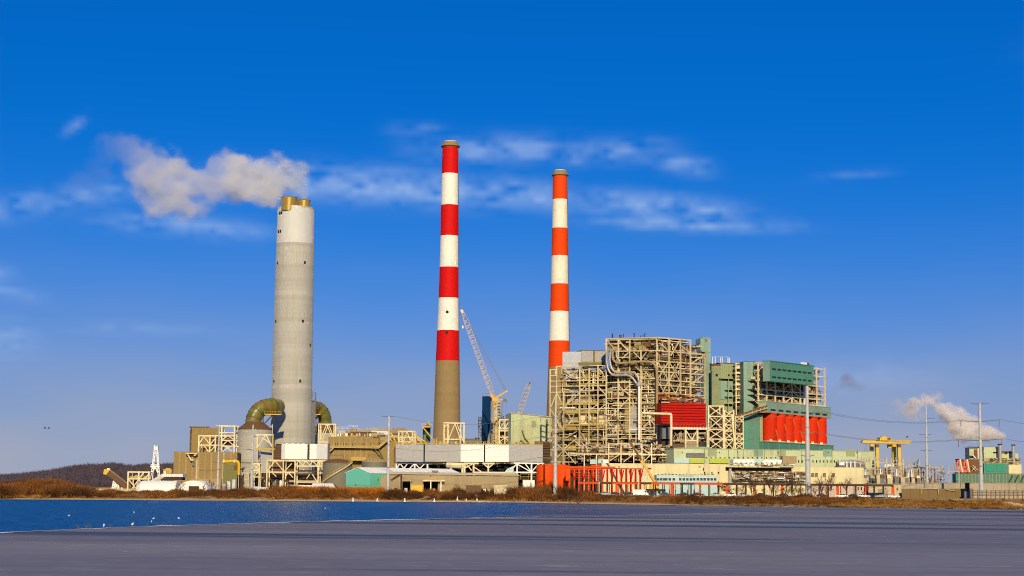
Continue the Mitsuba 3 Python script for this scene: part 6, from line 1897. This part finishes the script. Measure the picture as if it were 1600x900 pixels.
for l in ((1440, 764, 1466, 764), (1440, 764, 1440, 772), (1466, 764, 1466, 772), (1478, 765, 1492, 767)):
    pl.bar(k, 'rail', CREAM2, *l, .2, .6)
k = thing('dark_control_box', 'tall dark box standing before the concrete wall', 'box')
pl = Plane(1512, 706)
pl.box(k, 'body', DARK, 1508.8, 755, 1515, None, 1.2)
pl.box(k, 'roof', DARKB, 1508.3, 754.5, 1515.5, 755.1, 1.5, .1)
pl.box(k, 'base', GREYD, 1507, 768, 1518, None, 1.8, .3)
k = thing('slat_fence', 'dark brown slatted fence along the bank at the right edge', 'fence')
pl = Plane(1560, 672)
for i in range(24):
    pl.box(k, 'post', BROWN, 1520 + i * 7, 766, 1521 + i * 7, None, .25, .15)
for y in (766.5, 769, 771.5, 774):
    for i in range(6):
        pl.box(k, 'rail', DARKB, 1519 + i * 28, y, 1546.6 + i * 28, y + 1.1, .12)

# switchyard: portals, bushings, bus bars
k = None
for i, (px, y, h, w, lab) in enumerate(((1352, 800, 716, 16, 'cream switchyard portal under the left legs of the gantry crane'), (1376, 810, 714, 18, 'cream switchyard portal between the gantry legs'), (1402, 806, 716, 18, 'cream switchyard portal under the right legs of the gantry crane'), (1428, 815, 718, 17, 'grey switchyard portal right of the gantry crane'), (1462, 830, 726, 20, 'thin grey switchyard portal right of the slim pole'), (1490, 830, 728, 16, 'thin grey switchyard portal left of the pink frames'))):
    k = thing('switchyard_portal', lab, 'portal', 'switchyard portals')
    pl = Plane(px, y)
    mt = CREAM2 if i < 3 else GREYP
    for x in (px - w / 2, px + w / 2):
        pl.col(k, mt, x, h, None, .5)
        pl.bar(k, 'brace', mt, x, h + 14, x + 2.2, h + 34, .25)
    for dy in (4, 9):
        pl.beam(k, mt, px - w / 2 - 2, h + dy, px + w / 2 + 2, .4, name='crossarm')
    pl.bar(k, 'brace', mt, px - w / 2, h + 9, px - w / 4, h + 4, .25)
    pl.bar(k, 'brace', mt, px + w / 2, h + 9, px + w / 4, h + 4, .25)
    for j in range(4):
        x = px - w / 2 + 2 + j * (w - 4) / 3
        part(k, 'insulator', MB().tube([pl.P(x, h + 4, .6), pl.P(x, h - 1.6, .6)], [.22, .12], 7), GREYP)
rs = random.Random(9)
for i in range(14):
    px = 1312 + i * 9.3 + rs.uniform(-2, 2)
    k = thing('power_transformer', f'switchyard transformer with bushings behind the low sheds, {ORD[i]} from the left', 'transformer', 'switchyard transformers with pale bushings behind the low sheds')
    pl = Plane(px, 785 + rs.uniform(0, 12))
    mt = (GREYP, CREAM2, BROWN, CREAM, GREYD)[i % 5]
    w = rs.uniform(5, 8)
    pl.box(k, 'tank', mt, px, 741 + rs.uniform(0, 5), px + w, None, 3)
    pl.box(k, 'radiator', GREYD if i % 2 else CREAM2, px + .5, 747, px + w - .5, None, .6, .6)
    for j in range(3):
        x = px + 1 + j * (w - 2) / 2
        part(k, 'bushing', MB().tube([pl.P(x, 746, -1), pl.P(x + (j - 1) * .8, 732 + rs.uniform(0, 3), -1)], [.42, .2], 7), (CREAM2, TANM, BROWN, GREYP, WHITE)[(i * 2 + j) % 5])
    pl.bar(k, 'bus_bar', GREYP, px - 1, 733.5, px + w + 1, 733.5, .22, -1)
pl = Plane(1400, 815)
k = thing('busbar_tangle', 'grey and brown tangle of switchyard bus bars and posts right of the low cream hall', 'switchyard')
clutter(pl, k, 1312, 728, 1475, 758, 420, -12, 10, [GREYP, CREAM2, BROWN, GREYD, GREYP, TANM], 91, 'bus_bar', (.4, 1.2), .9)
fx = rng.uniform(1395, 1680, 700)
fb = np.array([ground_at(p, 1700) for p in fx]) + np.column_stack([fx * 0, rng.uniform(-60, 60, 700), fx * 0 - 1])
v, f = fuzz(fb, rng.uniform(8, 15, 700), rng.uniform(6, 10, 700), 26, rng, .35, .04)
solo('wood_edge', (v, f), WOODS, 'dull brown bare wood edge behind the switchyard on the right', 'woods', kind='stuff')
k = thing('bushing_row', 'row of white bushings on a beam between the gantry crane legs', 'bushings')
pl = Plane(1388, 830)
pl.box(k, 'beam', CREAM2, 1374, 731, 1402, 733, 1)
for i in range(6):
    part(k, 'bushing', MB().tube([pl.P(1383 + i * 2.6, 731), pl.P(1383 + i * 2.6, 725.4)], [.5, .3], 8), WHITE)
for x in (1375, 1388, 1401):
    pl.col(k, CREAM2, x, 733, None, .5)
k = thing('arched_roof_shed', 'grey arched roof shed with pale posts right of the silos', 'shed')
pl = Plane(1330, 800)
part(k, 'roof', MB().tube([pl.P(1310, 723.4), pl.P(1318, 720), pl.P(1330, 718.8), pl.P(1344, 720.5), pl.P(1352, 723)], .5, 6), GREYP)
part(k, 'gable', MB().prism([(pl.sz(x, y)[0], pl.sz(x, y)[1]) for x, y in ((1310, 724), (1352, 724), (1344, 721), (1330, 719.4), (1318, 720.6))], pl.d, Z, pl.C, -pl.n * 6), GREYP)
pl.box(k, 'white_panel', WHITE, 1311, 721.5, 1319.5, 727, .3, .4)
for x in (1307, 1323, 1329, 1335.5):
    pl.col(k, WHITE if x > 1310 else DARKB, x, 721, None, .5, .5, name='post')
pl.box(k, 'wall', GREYD, 1310, 724.1, 1352, None, 5, -.5)
for i, (x, y0, lb) in enumerate(((1436.5, 722, 'leaning pale post right of the gantry crane'), (1431, 724, 'second leaning pale post right of the gantry crane'))):
    k = thing('leaning_post', lb, 'post')
    pl = Plane(x, 820)
    part(k, 'shaft', MB().bar(pl.P(x - 2.5, y0), pl.P(x, 745), .45), CREAM2)
    part(k, 'cap', MB().bar(pl.P(x - 3, y0), pl.P(x - 2, y0 + .6), .7), WHITE)

# far right plant
k = thing('far_power_house', 'distant pale green power house with two silver chimneys at the far right', 'building')
pl = Plane(1540, 1050)
pl.box(k, 'wall', PALEG, 1537, 698.5, 1560, None, 14)
pl.box(k, 'left_wall', PALEG, 1514.5, 699.5, 1530, None, 10, -2)
pl.box(k, 'cream_strip', CREAM, 1527.5, 699, 1530.5, 717, .4, -1.4)
pl.box(k, 'rust_bay', RUST, 1522, 702, 1527, 716, .3, -1.5)
pl.box(k, 'right_wall', PALEG, 1560.5, 708.5, 1591, None, 12, -1)
pl.box(k, 'rust_roof', RUST, 1562, 704.8, 1583, 708.4, 9, -1)
pl.box(k, 'roof_edge', GREENG, 1514, 697.8, 1560.5, 698.4, 14, .3)
windows(pl, k, (1553.7, 1572.5, 1556), 706, 708.5, .1, 4, DARK)
windows(pl, k, (1516.5, 1519), 712, 716, -1.8, 3, DARK)
pl.bar(k, 'white_stair', WHITE, 1520, 711, 1524.5, 716, .5, -1)
for x, y in ((1563.3, 694), (1584.3, 695)):
    t = Q(x, 740, 1046)
    z1 = Q(x, y, 1046)[2]
    c = part(k, 'chimney', revolve(t, [(G, .95), (z1, .95)], 18), SILVER, smooth=30)
    part(c, 'rim', revolve(t, [(z1 - .5, 1.25), (z1 + .2, 1.25)], 18), DARKB)
pl.box(k, 'low_roof', OLIVE, 1535, 720, 1592, 722, 8, 4)
clutter(pl, k, 1530, 716, 1592, 728, 120, 1, 5, [OLIVE, CREAM2, TANM, OCHRE, BROWN], 71, 'roof_gear', (.8, 2.5), .6)
pl.box(k, 'annex', CREAMW, 1575, 726, 1596, None, 5, 5)
k = thing('green_screen_building', 'bright teal green screened building in front of the far pale power house', 'building')
pl = Plane(1560, 1000)
SCR = mat('screen_green', (.01, .26, .17), .5)
for a, b in ((1540, 1555), (1556.5, 1570)):
    pl.box(k, 'screen', SCR, a, 724.5, b, 736, .4, .3)
pl.box(k, 'wall', TEAL2, 1537, 724, 1576, None, 8)
pl.box(k, 'roof_edge', CREAM2, 1536, 722.8, 1576, 724, 8.4, .3)
k = thing('green_screen_building', 'long grey green lattice screened building right behind the concrete wall', 'building')
pl = Plane(1540, 900)
GS = mat('faded_green', (.10, .19, .14), .7)
pl.box(k, 'wall', GS, 1494, 740, 1640, None, 8)
pl.box(k, 'corner', SCR, 1493.4, 741, 1499, 751, .4, .3)
for i in range(24):
    pl.box(k, 'mullion', GREENG, 1502 + i * 5.4, 740.5, 1502.8 + i * 5.4, None, .2, .2)
pl.box(k, 'ledge', BROWN, 1494, 738.6, 1640, 740, 8.4, .3)
for i in range(3):
    pl.bar(k, 'leaning_bar', DARKB, 1577 + i * 9, 753, 1582 + i * 9, 743, .5, .6)
for i, (x, lb) in enumerate(((1496, 'left pink A shaped frame before the rust brown house'), (1507, 'right pink A shaped frame before the rust brown house'))):
    k = thing('pink_frame', lb, 'frame')
    pl = Plane(x, 980)
    PK = mat('pink', (.62, .13, .11), .6) if i == 0 else 'mat_pink'
    pl.box(k, 'panel', PK, x - 2, 722, x + 4, 738, .5)
    pl.bar(k, 'left_leg', PK, x + .5, 719, x - 2.5, 738, .7, .3)
    pl.bar(k, 'right_leg', CREAM, x + 4, 717.5, x + 8, 738, .7, .5)
    pl.bar(k, 'right_leg', PK, x + 2, 719, x + 6, 738, 1.0, .3)
    for y in (725.5, 730.5):
        pl.box(k, 'opening', BROWN, x - .5, y, x + 2.5, y + 3, .2, .2)
    pl.box(k, 'base', BROWN, x - 3, 738, x + 8, None, 2, -.5)
k = thing('rust_house', 'rust brown house with a dark lattice behind the pink frames', 'building')
pl = Plane(1520, 1000)
pl.box(k, 'wall', RUST, 1499, 719, 1530, None, 8)
pl.box(k, 'roof', GREYD, 1498, 717, 1531, 719, 8.6, .3)
pl.box(k, 'dark_bay', DARK, 1517, 728, 1526, 736, .2, .15)
for l in ((1518, 729, 1525, 736), (1525, 729, 1518, 736), (1520, 727, 1528, 735)):
    pl.bar(k, 'brace', CREAM2, *l, .4, .3)

# ---------------------------------------------------------------- poles and lines
POLE = matp('pole_steel', lambda p, n, uv: mix((.36, .37, .38), (.54, .54, .54), fbm(p.x * 1.2, p.y * 1.2, p.z * .8, 3)), .5, .5)


def monopole(px, y, ytop, w0, w1, arms, lab, ybase=None):
    k = thing('power_pole', lab, 'pole', None)
    t = ground_at(px, y)
    s = px_m(t)
    zt = stack_z(t, ytop)
    part(k, 'shaft', revolve(t, [(G - .5, w1 * s / 2), (zt, w0 * s / 2)], 14), POLE, smooth=40)
    part(k, 'footing', revolve(t, [(G - .6, w1 * s * .75), (G + .35, w1 * s * .75)], 14), WALLC)
    pl = Plane(px, y)
    for f in (.33, .62):
        z = G + (zt - G) * f
        r = (w1 + (w0 - w1) * f) * s / 2
        part(k, 'flange', revolve(t, [(z, r + .07), (z + .25, r + .07)], 14), GREYD)
    for x0, ya, x1, yb, ins in arms:
        a = part(k, 'crossarm', MB().tube([t * [1, 1, 0] + Z * stack_z(t, ya), pl.P(x1, yb, .3)], [.22, .11], 6), GREYD)
        if ins:
            part(a, 'insulator', MB().tube([pl.P(x1 - (x1 - px) * .12, yb + .4, .3), pl.P(x1 - (x1 - px) * .12, yb + ins, .3)], .14, 6), GREYD)
    return k


monopole(340, 700, 665, 2.2, 4.2, [(340, 722.5, 331, 722.2, 0), (340, 722.5, 345, 722.6, 0)], 'slim galvanised pole in front of the tan building')
monopole(393, 700, 664, 2.2, 4.2, [(393, 702, 384, 702.3, 0), (393, 682, 402, 682, 0), (393, 723.5, 385, 723.8, 0)], 'slim galvanised pole in front of the left concrete vessel')
monopole(606, 690, 650, 2.8, 5.0, [(606, 650.6, 595.5, 650.2, 0), (606, 650.6, 617, 650.2, 0)], 'galvanised pole with a short top crossarm between turquoise building and tan workshop')
monopole(867.5, 682, 620, 2.4, 7.0, [(867, 653, 842, 651.5, 9), (867, 685, 838, 683.5, 0), (867, 716.5, 840, 715, 0)], 'tall galvanised pole before the orange tanks')
monopole(1262.5, 668, 603, 4.2, 9.0, [(1262, 645, 1290, 643.5, 0), (1262, 645, 1294, 645.5, 0), (1262, 677.5, 1249, 674.5, 0), (1262, 677.5, 1275.5, 674.5, 0), (1262, 713.5, 1251, 711, 0), (1262, 713.5, 1273, 711, 0)], 'tallest and thickest galvanised pole in front of the red silos')
monopole(1449, 800, 627, 2.4, 4.4, [(1449, 653.6, 1461, 653.2, 0), (1449, 679.4, 1436, 679, 0), (1449, 679.4, 1456, 679, 0), (1449, 704, 1438, 703.6, 0), (1449, 704, 1457, 703.6, 0)], 'slim galvanised pole right of the gantry crane')
monopole(1533.5, 690, 629.5, 3.4, 7.2, [(1533, 631, 1516, 630.8, 0), (1533, 631, 1546, 629.6, 0), (1533, 659, 1497, 657, 10), (1533, 659, 1565, 655.5, 12), (1533, 688.5, 1493, 686.8, 12), (1533, 688.5, 1570, 685.5, 9)], 'tall galvanised pole with long upswept arms at the far right')


def wire(p, q, sag, lab, group):
    k = thing('power_line', lab, 'power line', group)
    p, q = np.array(p), np.array(q)
    pts = [p + (q - p) * t - Z * sag * 4 * t * (1 - t) for t in np.linspace(0, 1, 15)]
    scene[k] = mikit.ply(MB().tube(pts, .05, 4).done(), GREYD, False)


g1 = 'lines from the pole before the silos to the right pole'
for dy, y0, y1 in ((0, 643.6, 657), (1, 645.6, 658), (2, 674.6, 686.5), (3, 676, 687.6)):
    wire(Q(1290 if dy < 2 else 1275, y0, 668), Q(1497, y1, 690), 2.0, f'dark power line from silo pole to far right pole, {ORD[dy]} from the top', g1)
for y0, y1, x0 in ((655.5, 650.5, 1565), (685.5, 676, 1570)):
    wire(Q(x0, y0, 690), Q(1720, y1, 640), 2.5, ('upper' if y0 < 670 else 'lower') + ' thin power line leaving the frame at the far right', 'lines to the right edge')
for y0, y1, x in ((651.5, 672, 842), (683.5, 700, 838), (715, 716, 840)):
    wire(Q(x, y0, 682), Q(617, 650.4 if y0 < 660 else y1, 690), 3.0, ('upper' if y0 < 660 else 'middle' if y0 < 700 else 'lowest') + ' of three thin power lines across the middle of the plant', 'lines between the two middle poles')
for y0, y1 in ((643.6, 651.5), (674.6, 683.5)):
    wire(Q(1258 if y0 < 660 else 1249, y0, 668), Q(867, y1, 682), 4.0, ('upper' if y0 < 660 else 'lower') + ' of two thin power lines in front of the boiler frame', 'lines before the boiler frame')

# ---------------------------------------------------------------- bare trees along the bank
def bare_tree(px, y, h, seed, lab, mt=None, lean=0.0, dense=1.0, spread=.5):
    k = thing('bare_tree', lab, 'tree')
    r = random.Random(seed)
    base = ground_at(px, y) - Z * .4
    y_off = y - float(shore_y(base[0]))
    base[2] = float(np.interp(y_off, offs, hts)) - .3
    trunk, crown = MB(), MB()
    def grow(p, d, L, rad, lvl):
        q = p + d * L
        (trunk if lvl < 1 else crown).tube([p, (p + q) / 2 + np.array([r.gauss(0, .04), r.gauss(0, .04), 0]) * L, q], [rad, rad * .82, rad * .62], 4 if lvl else 6, False)
        if lvl >= 5 or L < .25:
            return
        for _ in range(r.choice((2, 3, 3)) if lvl else int(4 * dense) + 1):
            nd = unit(d + np.array([r.gauss(0, spread), r.gauss(0, spread), r.gauss(.12, .22)]))
            grow(p + d * L * r.uniform(.45, 1), nd, L * r.uniform(.5, .78), max(rad * .55, .018), lvl + 1)
    grow(base, unit([lean, 0, 1]), h * .36, h * .016 + .03, 0)
    part(k, 'trunk', trunk, mt or BARK, smooth=40)
    part(k, 'crown', crown, TWIG)


for i, a in enumerate(((283, 668, 6.5, 'bare tree before the doorway tent'), (330, 676, 7.5, 'bare tree at the foot of the leftmost slim pole'), (352, 672, 6.0, 'bare bush like tree right of the leftmost slim pole'), (318, 668, 5.0, 'low bare tree right of the doorway tent'), (715, 694, 7.0, 'bare tree in front of the middle of the tan workshop'),
        (795, 694, 8.0, 'bare tree at the right end of the tan workshop'), (890, 655, 6.5, 'wide bare tree right of the tall pole before the orange tanks'), (903, 652, 5.0, 'low bare tree left of the first parked car'), (1150, 640, 5.5, 'thin bare tree below the bright white car'), (1178, 640, 10.5, 'bare tree left of the tall bare pair before the cream hall'),
        (1203, 638, 12.5, 'tall bare tree with a pale trunk before the cream hall'), (1237, 636, 11.5, 'tall bare tree just left of the thickest pole'), (1228, 634, 7.5, 'lower bare tree between the tall pair'), (1284, 634, 9.0, 'bare tree just right of the thickest pole'), (1298, 632, 11.0, 'pale bare tree right of the thickest pole'), (1323, 632, 9.0, 'bare tree in front of the black parked cars'), (1248, 630, 6.0, 'small bare tree at the foot of the thickest pole'))):
    bare_tree(a[0], a[1], a[2], 100 + i, a[3], BIRCH if i in (10, 14) else None, rs.uniform(-.1, .1), 1.5)
for i in range(16):
    px = 1146 + i * 9.6 + rs.uniform(-3, 3)
    bare_tree(px, 640 + rs.uniform(-4, 10), rs.uniform(4.5, 8.5), 300 + i, f'thin bare tree of the thicket before the cream hall, {ORD[i]} from the left', None, rs.uniform(-.15, .15), 1.2)
    labels[list(labels)[-1]]['group'] = 'thin bare trees of the thicket before the cream hall'
bare_tree(1087, 634, 3.8, 201, 'left one of two birch stems standing on the bank', BIRCH, .03, .5)
bare_tree(1093, 634, 4.6, 202, 'right, leaning one of two birch stems on the bank', BIRCH, .32, .5)

# ---------------------------------------------------------------- small things on the shore
for i, (px, lab) in enumerate(((530, 'white channel marker, leftmost on the waterline'), (574, 'second white marker from the left on the waterline'), (623, 'third white marker from the left on the waterline'), (674, 'fourth white marker, in front of the gateway of the tan workshop'), (712, 'fifth white marker, on the bank below the brown skip'), (727, 'sixth white marker, at the pale ledge'), (744, 'last white marker, right on the pale ledge'))):
    k = thing('shore_marker', lab, 'marker', 'white markers along the waterline')
    b = on_level(px, 785)
    b[1] = float(shore_y(b[0])) + (0.4 if i in (0, 1, 2, 3, 5) else 3)
    b[2] = .25 if i in (0, 1, 2, 3, 5) else .9
    part(k, 'body', revolve(b, [(b[2] - .5, .42), (b[2] + .1, .4), (b[2] + .4, .22), (b[2] + .95, .2)], 10), WHITE, smooth=40)
    part(k, 'cap', revolve(b, [(b[2] + .95, .24), (b[2] + 1.15, .14)], 10), ORANGE if i % 2 else WHITE)
k = thing('stone_ledge', 'pale low stone ledge at the waterline near the last markers', 'ledge')
b = on_level(735, 785)
for i in range(7):
    x = b[0] - 4.5 + i * 1.7
    yy = float(shore_y(x)) - .1
    part(k, 'stone', MB().box(x, x + 1.6, yy, yy + 1.2, -.2, .5 + .1 * (i % 3)), WALLC)
k = thing('boulder', 'pale boulder on the bank below the brown skip', 'boulder')
b = ground_at(753.5, 0) if False else on_level(753.5, 781)
b[1] = float(shore_y(b[0])) + 6
b[2] = 1.2
sp = trimesh.creation.icosphere(2, 1.0)
v = np.array(sp.vertices)
v = v * [.85, .8, 1.25] * (1 + .25 * (meshkit.fbm(v * 1.4 + 3, 3, 2) - .5))[:, None]
scene[k] = mikit.ply((v + b + [0, 0, .5], np.array(sp.faces)), WALLC, False)
# sandy cut in the bank
b = on_level(1433, 790)
mx = np.linspace(-4.5, 4.5, 13)
V = []
for j, o in enumerate((2.2, 4.5, 7, 9.5, 12)):
    for x in mx:
        yy = float(shore_y(b[0] + x)) + o
        V.append([b[0] + x * (1 - .05 * j), yy, float(np.interp(o, offs, hts)) + .42 * (1 - (x / 4.6) ** 2) + .1])
struct('sand_patch', MB().add(V, [[j * 13 + i, j * 13 + i + 1, (j + 1) * 13 + i + 1, (j + 1) * 13 + i] for j in range(4) for i in range(12)]), mat('sand', (.42, .32, .20), .95))
rk = random.Random(4)
for i, px in enumerate(sorted(rk.uniform(1110, 1600) for _ in range(26))):
    b = on_level(px, 795)
    b[1] = float(shore_y(b[0])) + rk.uniform(.2, 5)
    b[2] = float(np.interp(b[1] - shore_y(b[0]), offs, hts))
    s_ = rk.uniform(.18, .42)
    w = np.array(trimesh.creation.icosphere(1, 1.0).vertices)
    w = w * [s_ * 1.5, s_, s_] * (1 + .3 * (meshkit.fbm(w * 1.4 + i, 3, 2) - .5))[:, None]
    k = thing('shore_stone', f'pale stone lying along the right bank, {ORD[i]} from the left', 'stone', 'pale stones scattered along the right bank')
    scene[k] = mikit.ply((w + b, np.array(trimesh.creation.icosphere(1, 1.0).faces)), WALLC, False)


# ---------------------------------------------------------------- gulls and flying birds
def gull(px, py, lab, standing, dark=False, group=None, s=1.0, turn=0.0):
    k = thing('gull', lab, 'bird', group)
    b = on_level(px, py)
    m = BIRDD if dark else BIRD
    d = np.array([math.cos(turn), math.sin(turn) * .5, 0])
    z = .34 if standing else .10
    pts = [b + (d * t + Z * (z + u)) * s for t, u in ((-.34, .05), (-.22, .06), (-.05, .09), (.1, .12), (.19, .2), (.23, .32), (.28, .36), (.34, .34))]
    part(k, 'body', MB().tube(pts, np.array([.02, .07, .13, .13, .09, .065, .07, .02]) * s, 10), m, smooth=60)
    part(k, 'wing', MB().tube([b + (d * t + Z * (z + u)) * s for t, u in ((-.36, .1), (-.15, .16), (.08, .16))], np.array([.015, .07, .04]) * s, 6), BIRDD if dark else GREYP, smooth=60)
    part(k, 'beak', MB().tube([b + (d * .33 + Z * (z + .34)) * s, b + (d * .42 + Z * (z + .32)) * s], np.array([.025, .008]) * s, 5), OCHRE)
    if standing:
        for q in (-.04, .04):
            part(k, 'leg', MB().tube([b + d * .02 * s + np.array([0, q, z]) * s, b + d * .04 * s + np.array([0, q, 0.02]) * s], .014 * s, 4), OCHRE)


for px, py, lab in ((107.5, 807, 'white gull floating alone at the left of the open water'), (209.5, 801.5, 'white gull floating farthest from the ice edge'), (239.5, 811.5, 'white gull floating upper of two close together'), (237, 816.5, 'white gull floating lower of two close together'), (279.5, 811, 'white gull floating right of the close pair'), (508, 795, 'white gull floating in front of the orange brush')):
    gull(px, py, lab, False, s=0.58, turn=px)
for px, py, dk, lab in ((206.5, 823.5, False, 'white gull standing on the ice edge below the floating ones'), (122, 827.5, True, 'dark bird standing on the ice edge, leftmost'), (135, 827, True, 'dark bird second from the left on the ice edge'), (141, 826.8, True, 'dark bird third from the left on the ice edge'), (162, 825.8, False, 'pale gull between the dark birds on the ice edge'), (172, 825.6, True, 'dark bird right of the pale gull on the ice edge'),
        (231, 822.6, True, 'dark bird just right of the standing white gull'), (246, 822, True, 'dark bird second right of the standing white gull'), (256, 821.8, True, 'dark bird third right of the standing white gull'), (266, 821.4, True, 'dark bird, rightmost on the ice edge')):
    gull(px, py, lab, True, dk, s=0.75, turn=px)
for px, py, y, lab in ((70, 669.3, 500, 'left one of two dark birds flying over the hill'), (76, 669.6, 505, 'right one of two dark birds flying over the hill'), (1417, 683.2, 520, 'small dark bird flying above the gantry crane')):
    k = thing('flying_bird', lab, 'bird')
    c = Q(px, py, y)
    part(k, 'body', MB().tube([c + [-.4, 0, 0], c + [-.1, 0, .05], c + [.25, 0, .05], c + [.45, 0, 0]], [.02, .1, .1, .02], 8), BIRDD, smooth=60)
    for s_ in (-1, 1):
        part(k, 'wing', MB().prism([(0, 0), (.12, .5), (-.05, 1.0), (-.22, .5)], [1, 0, 0], [.15, s_ * .8, .3], c + [.05, 0, .05], [0, 0, .04]), BIRDD)

# ---------------------------------------------------------------- steam and smoke
def plume(name, lab, path, y, dens, albedo, seed, res=1.0, depth=.8, thr=.46, freq=.105, stray=()):
    """A cloud of steam along path [(px, py, radius in px, density), ...] at depth y."""
    pts = [(Q(px, py, y), r * px_m(Q(px, py, y)), d) for px, py, r, d in path]
    P = np.array([p[0] for p in pts])
    Rr = np.array([p[1] for p in pts])
    lo = (P - Rr[:, None] * 1.25).min(0)
    hi = (P + Rr[:, None] * 1.25).max(0)
    n = np.maximum(((hi - lo) / res).astype(int), 4)
    xs, ys, zs = (lo[i] + (np.arange(n[i]) + .5) / n[i] * (hi[i] - lo[i]) for i in range(3))
    Zg, Yg, Xg = np.meshgrid(zs, ys, xs, indexing='ij')
    g = np.stack([Xg, Yg, Zg], -1)
    warp = np.stack([meshkit.fbm(g * freq * .8, 2, seed + 5), meshkit.fbm(g * freq * .8, 2, seed + 9), meshkit.fbm(g * freq * .8, 2, seed + 13)], -1) - .5
    gw = g + warp * 9
    body = np.full(Xg.shape, -9.0)
    dn = np.zeros(Xg.shape)
    for a in range(len(P) - 1):
        if path[a + 1][2] <= 0 or path[a][2] <= 0:
            continue
        ab = P[a + 1] - P[a]
        t = np.clip(((gw - P[a]) @ ab) / (ab @ ab), 0, 1)
        r = Rr[a] + (Rr[a + 1] - Rr[a]) * t
        d = np.linalg.norm((gw - P[a] - t[..., None] * ab) * [1, 1 / depth, 1], axis=-1)
        f = 1 - d / r
        dn = np.where(f > body, path[a][3] + (path[a + 1][3] - path[a][3]) * t, dn)
        body = np.maximum(body, f)
    nz = meshkit.fbm(g * freq, 6, seed) - .5
    bil = np.abs(meshkit.fbm(g * freq * 1.7, 4, seed + 3) - .5) * 2
    f = body + nz * 2.9 - bil * .8 + .22
    rho = np.clip(f * 1.7, 0, 1) ** 1.5 * (.35 + 1.5 * np.clip(meshkit.fbm(g * freq * 1.3, 4, seed + 21) - .18, 0, 1)) * np.clip(dn, 0, 1) * np.clip((body + .25) * 4, 0, 1)
    e = [np.minimum(np.arange(m_), np.arange(m_)[::-1]) for m_ in rho.shape]
    for ax, ee in enumerate(e):
        sh = [1, 1, 1]
        sh[ax] = -1
        rho = rho * np.clip(ee / 2.0, 0, 1).reshape(sh)
    tw = T4().translate(lo.tolist()).scale((hi - lo).tolist())
    key = thing(name, lab, 'smoke', kind='stuff')
    scene[key] = {'type': 'cube', 'to_world': T4().translate(((lo + hi) / 2).tolist()).scale(((hi - lo) / 2).tolist()), 'bsdf': {'type': 'null'},
                  'interior': {'type': 'heterogeneous', 'albedo': {'type': 'rgb', 'value': list(albedo)}, 'scale': dens,
                               'sigma_t': {'type': 'gridvolume', 'grid': mi.VolumeGrid(np.ascontiguousarray(rho[..., None], dtype=np.float32)), 'to_world': tw, 'filter_type': 'trilinear'}}}
    return key


plume('steam_plume', 'white grey steam plume drifting left from the top of the grey concrete chimney',
      [(474, 309, 9, 1), (470, 297, 17, 1), (456, 282, 28, 1), (430, 283, 39, 1), (400, 287, 39, .85), (370, 281, 44, .7), (345, 284, 42, .36), (318, 293, 42, .4), (290, 304, 41, .46), (265, 294, 49, .52), (245, 268, 46, .46), (225, 248, 34, .3), (200, 238, 30, .15), (178, 231, 26, .09), (165, 250, 28, .04), (140, 285, 30, .03), (115, 305, 24, .02)], 950, .2, (.975, .975, .985), 5, .85)
plume('smoke_plume', 'pinkish smoke plume drifting left over the far power house on the right', [(1566, 684, 7, 1), (1545, 676, 15, 1), (1520, 672, 19, 1), (1497, 660, 21, .9), (1478, 640, 18, .8), (1455, 626, 17, .7), (1440, 636, 15, .45), (1425, 643, 15, .4), (1408, 637, 16, .14), (1396, 640, 8, .05)], 1300, .7, (.975, .96, .965), 23, .9, .8)
plume('smoke_wisp', 'faint dark smoke wisp above the gantry crane', [(1310, 608, 10, .1), (1326, 598, 16, .35), (1342, 602, 14, .2), (1356, 592, 8, .05)], 1350, .2, (.45, .45, .55), 31, 1.3, .8)

for _k, _d in list(scene.items()):
    if _k.startswith('mat_') and _d['type'] in ('principled', 'bumpmap'):
        scene[_k] = {'type': 'twosided', 'bsdf': _d}
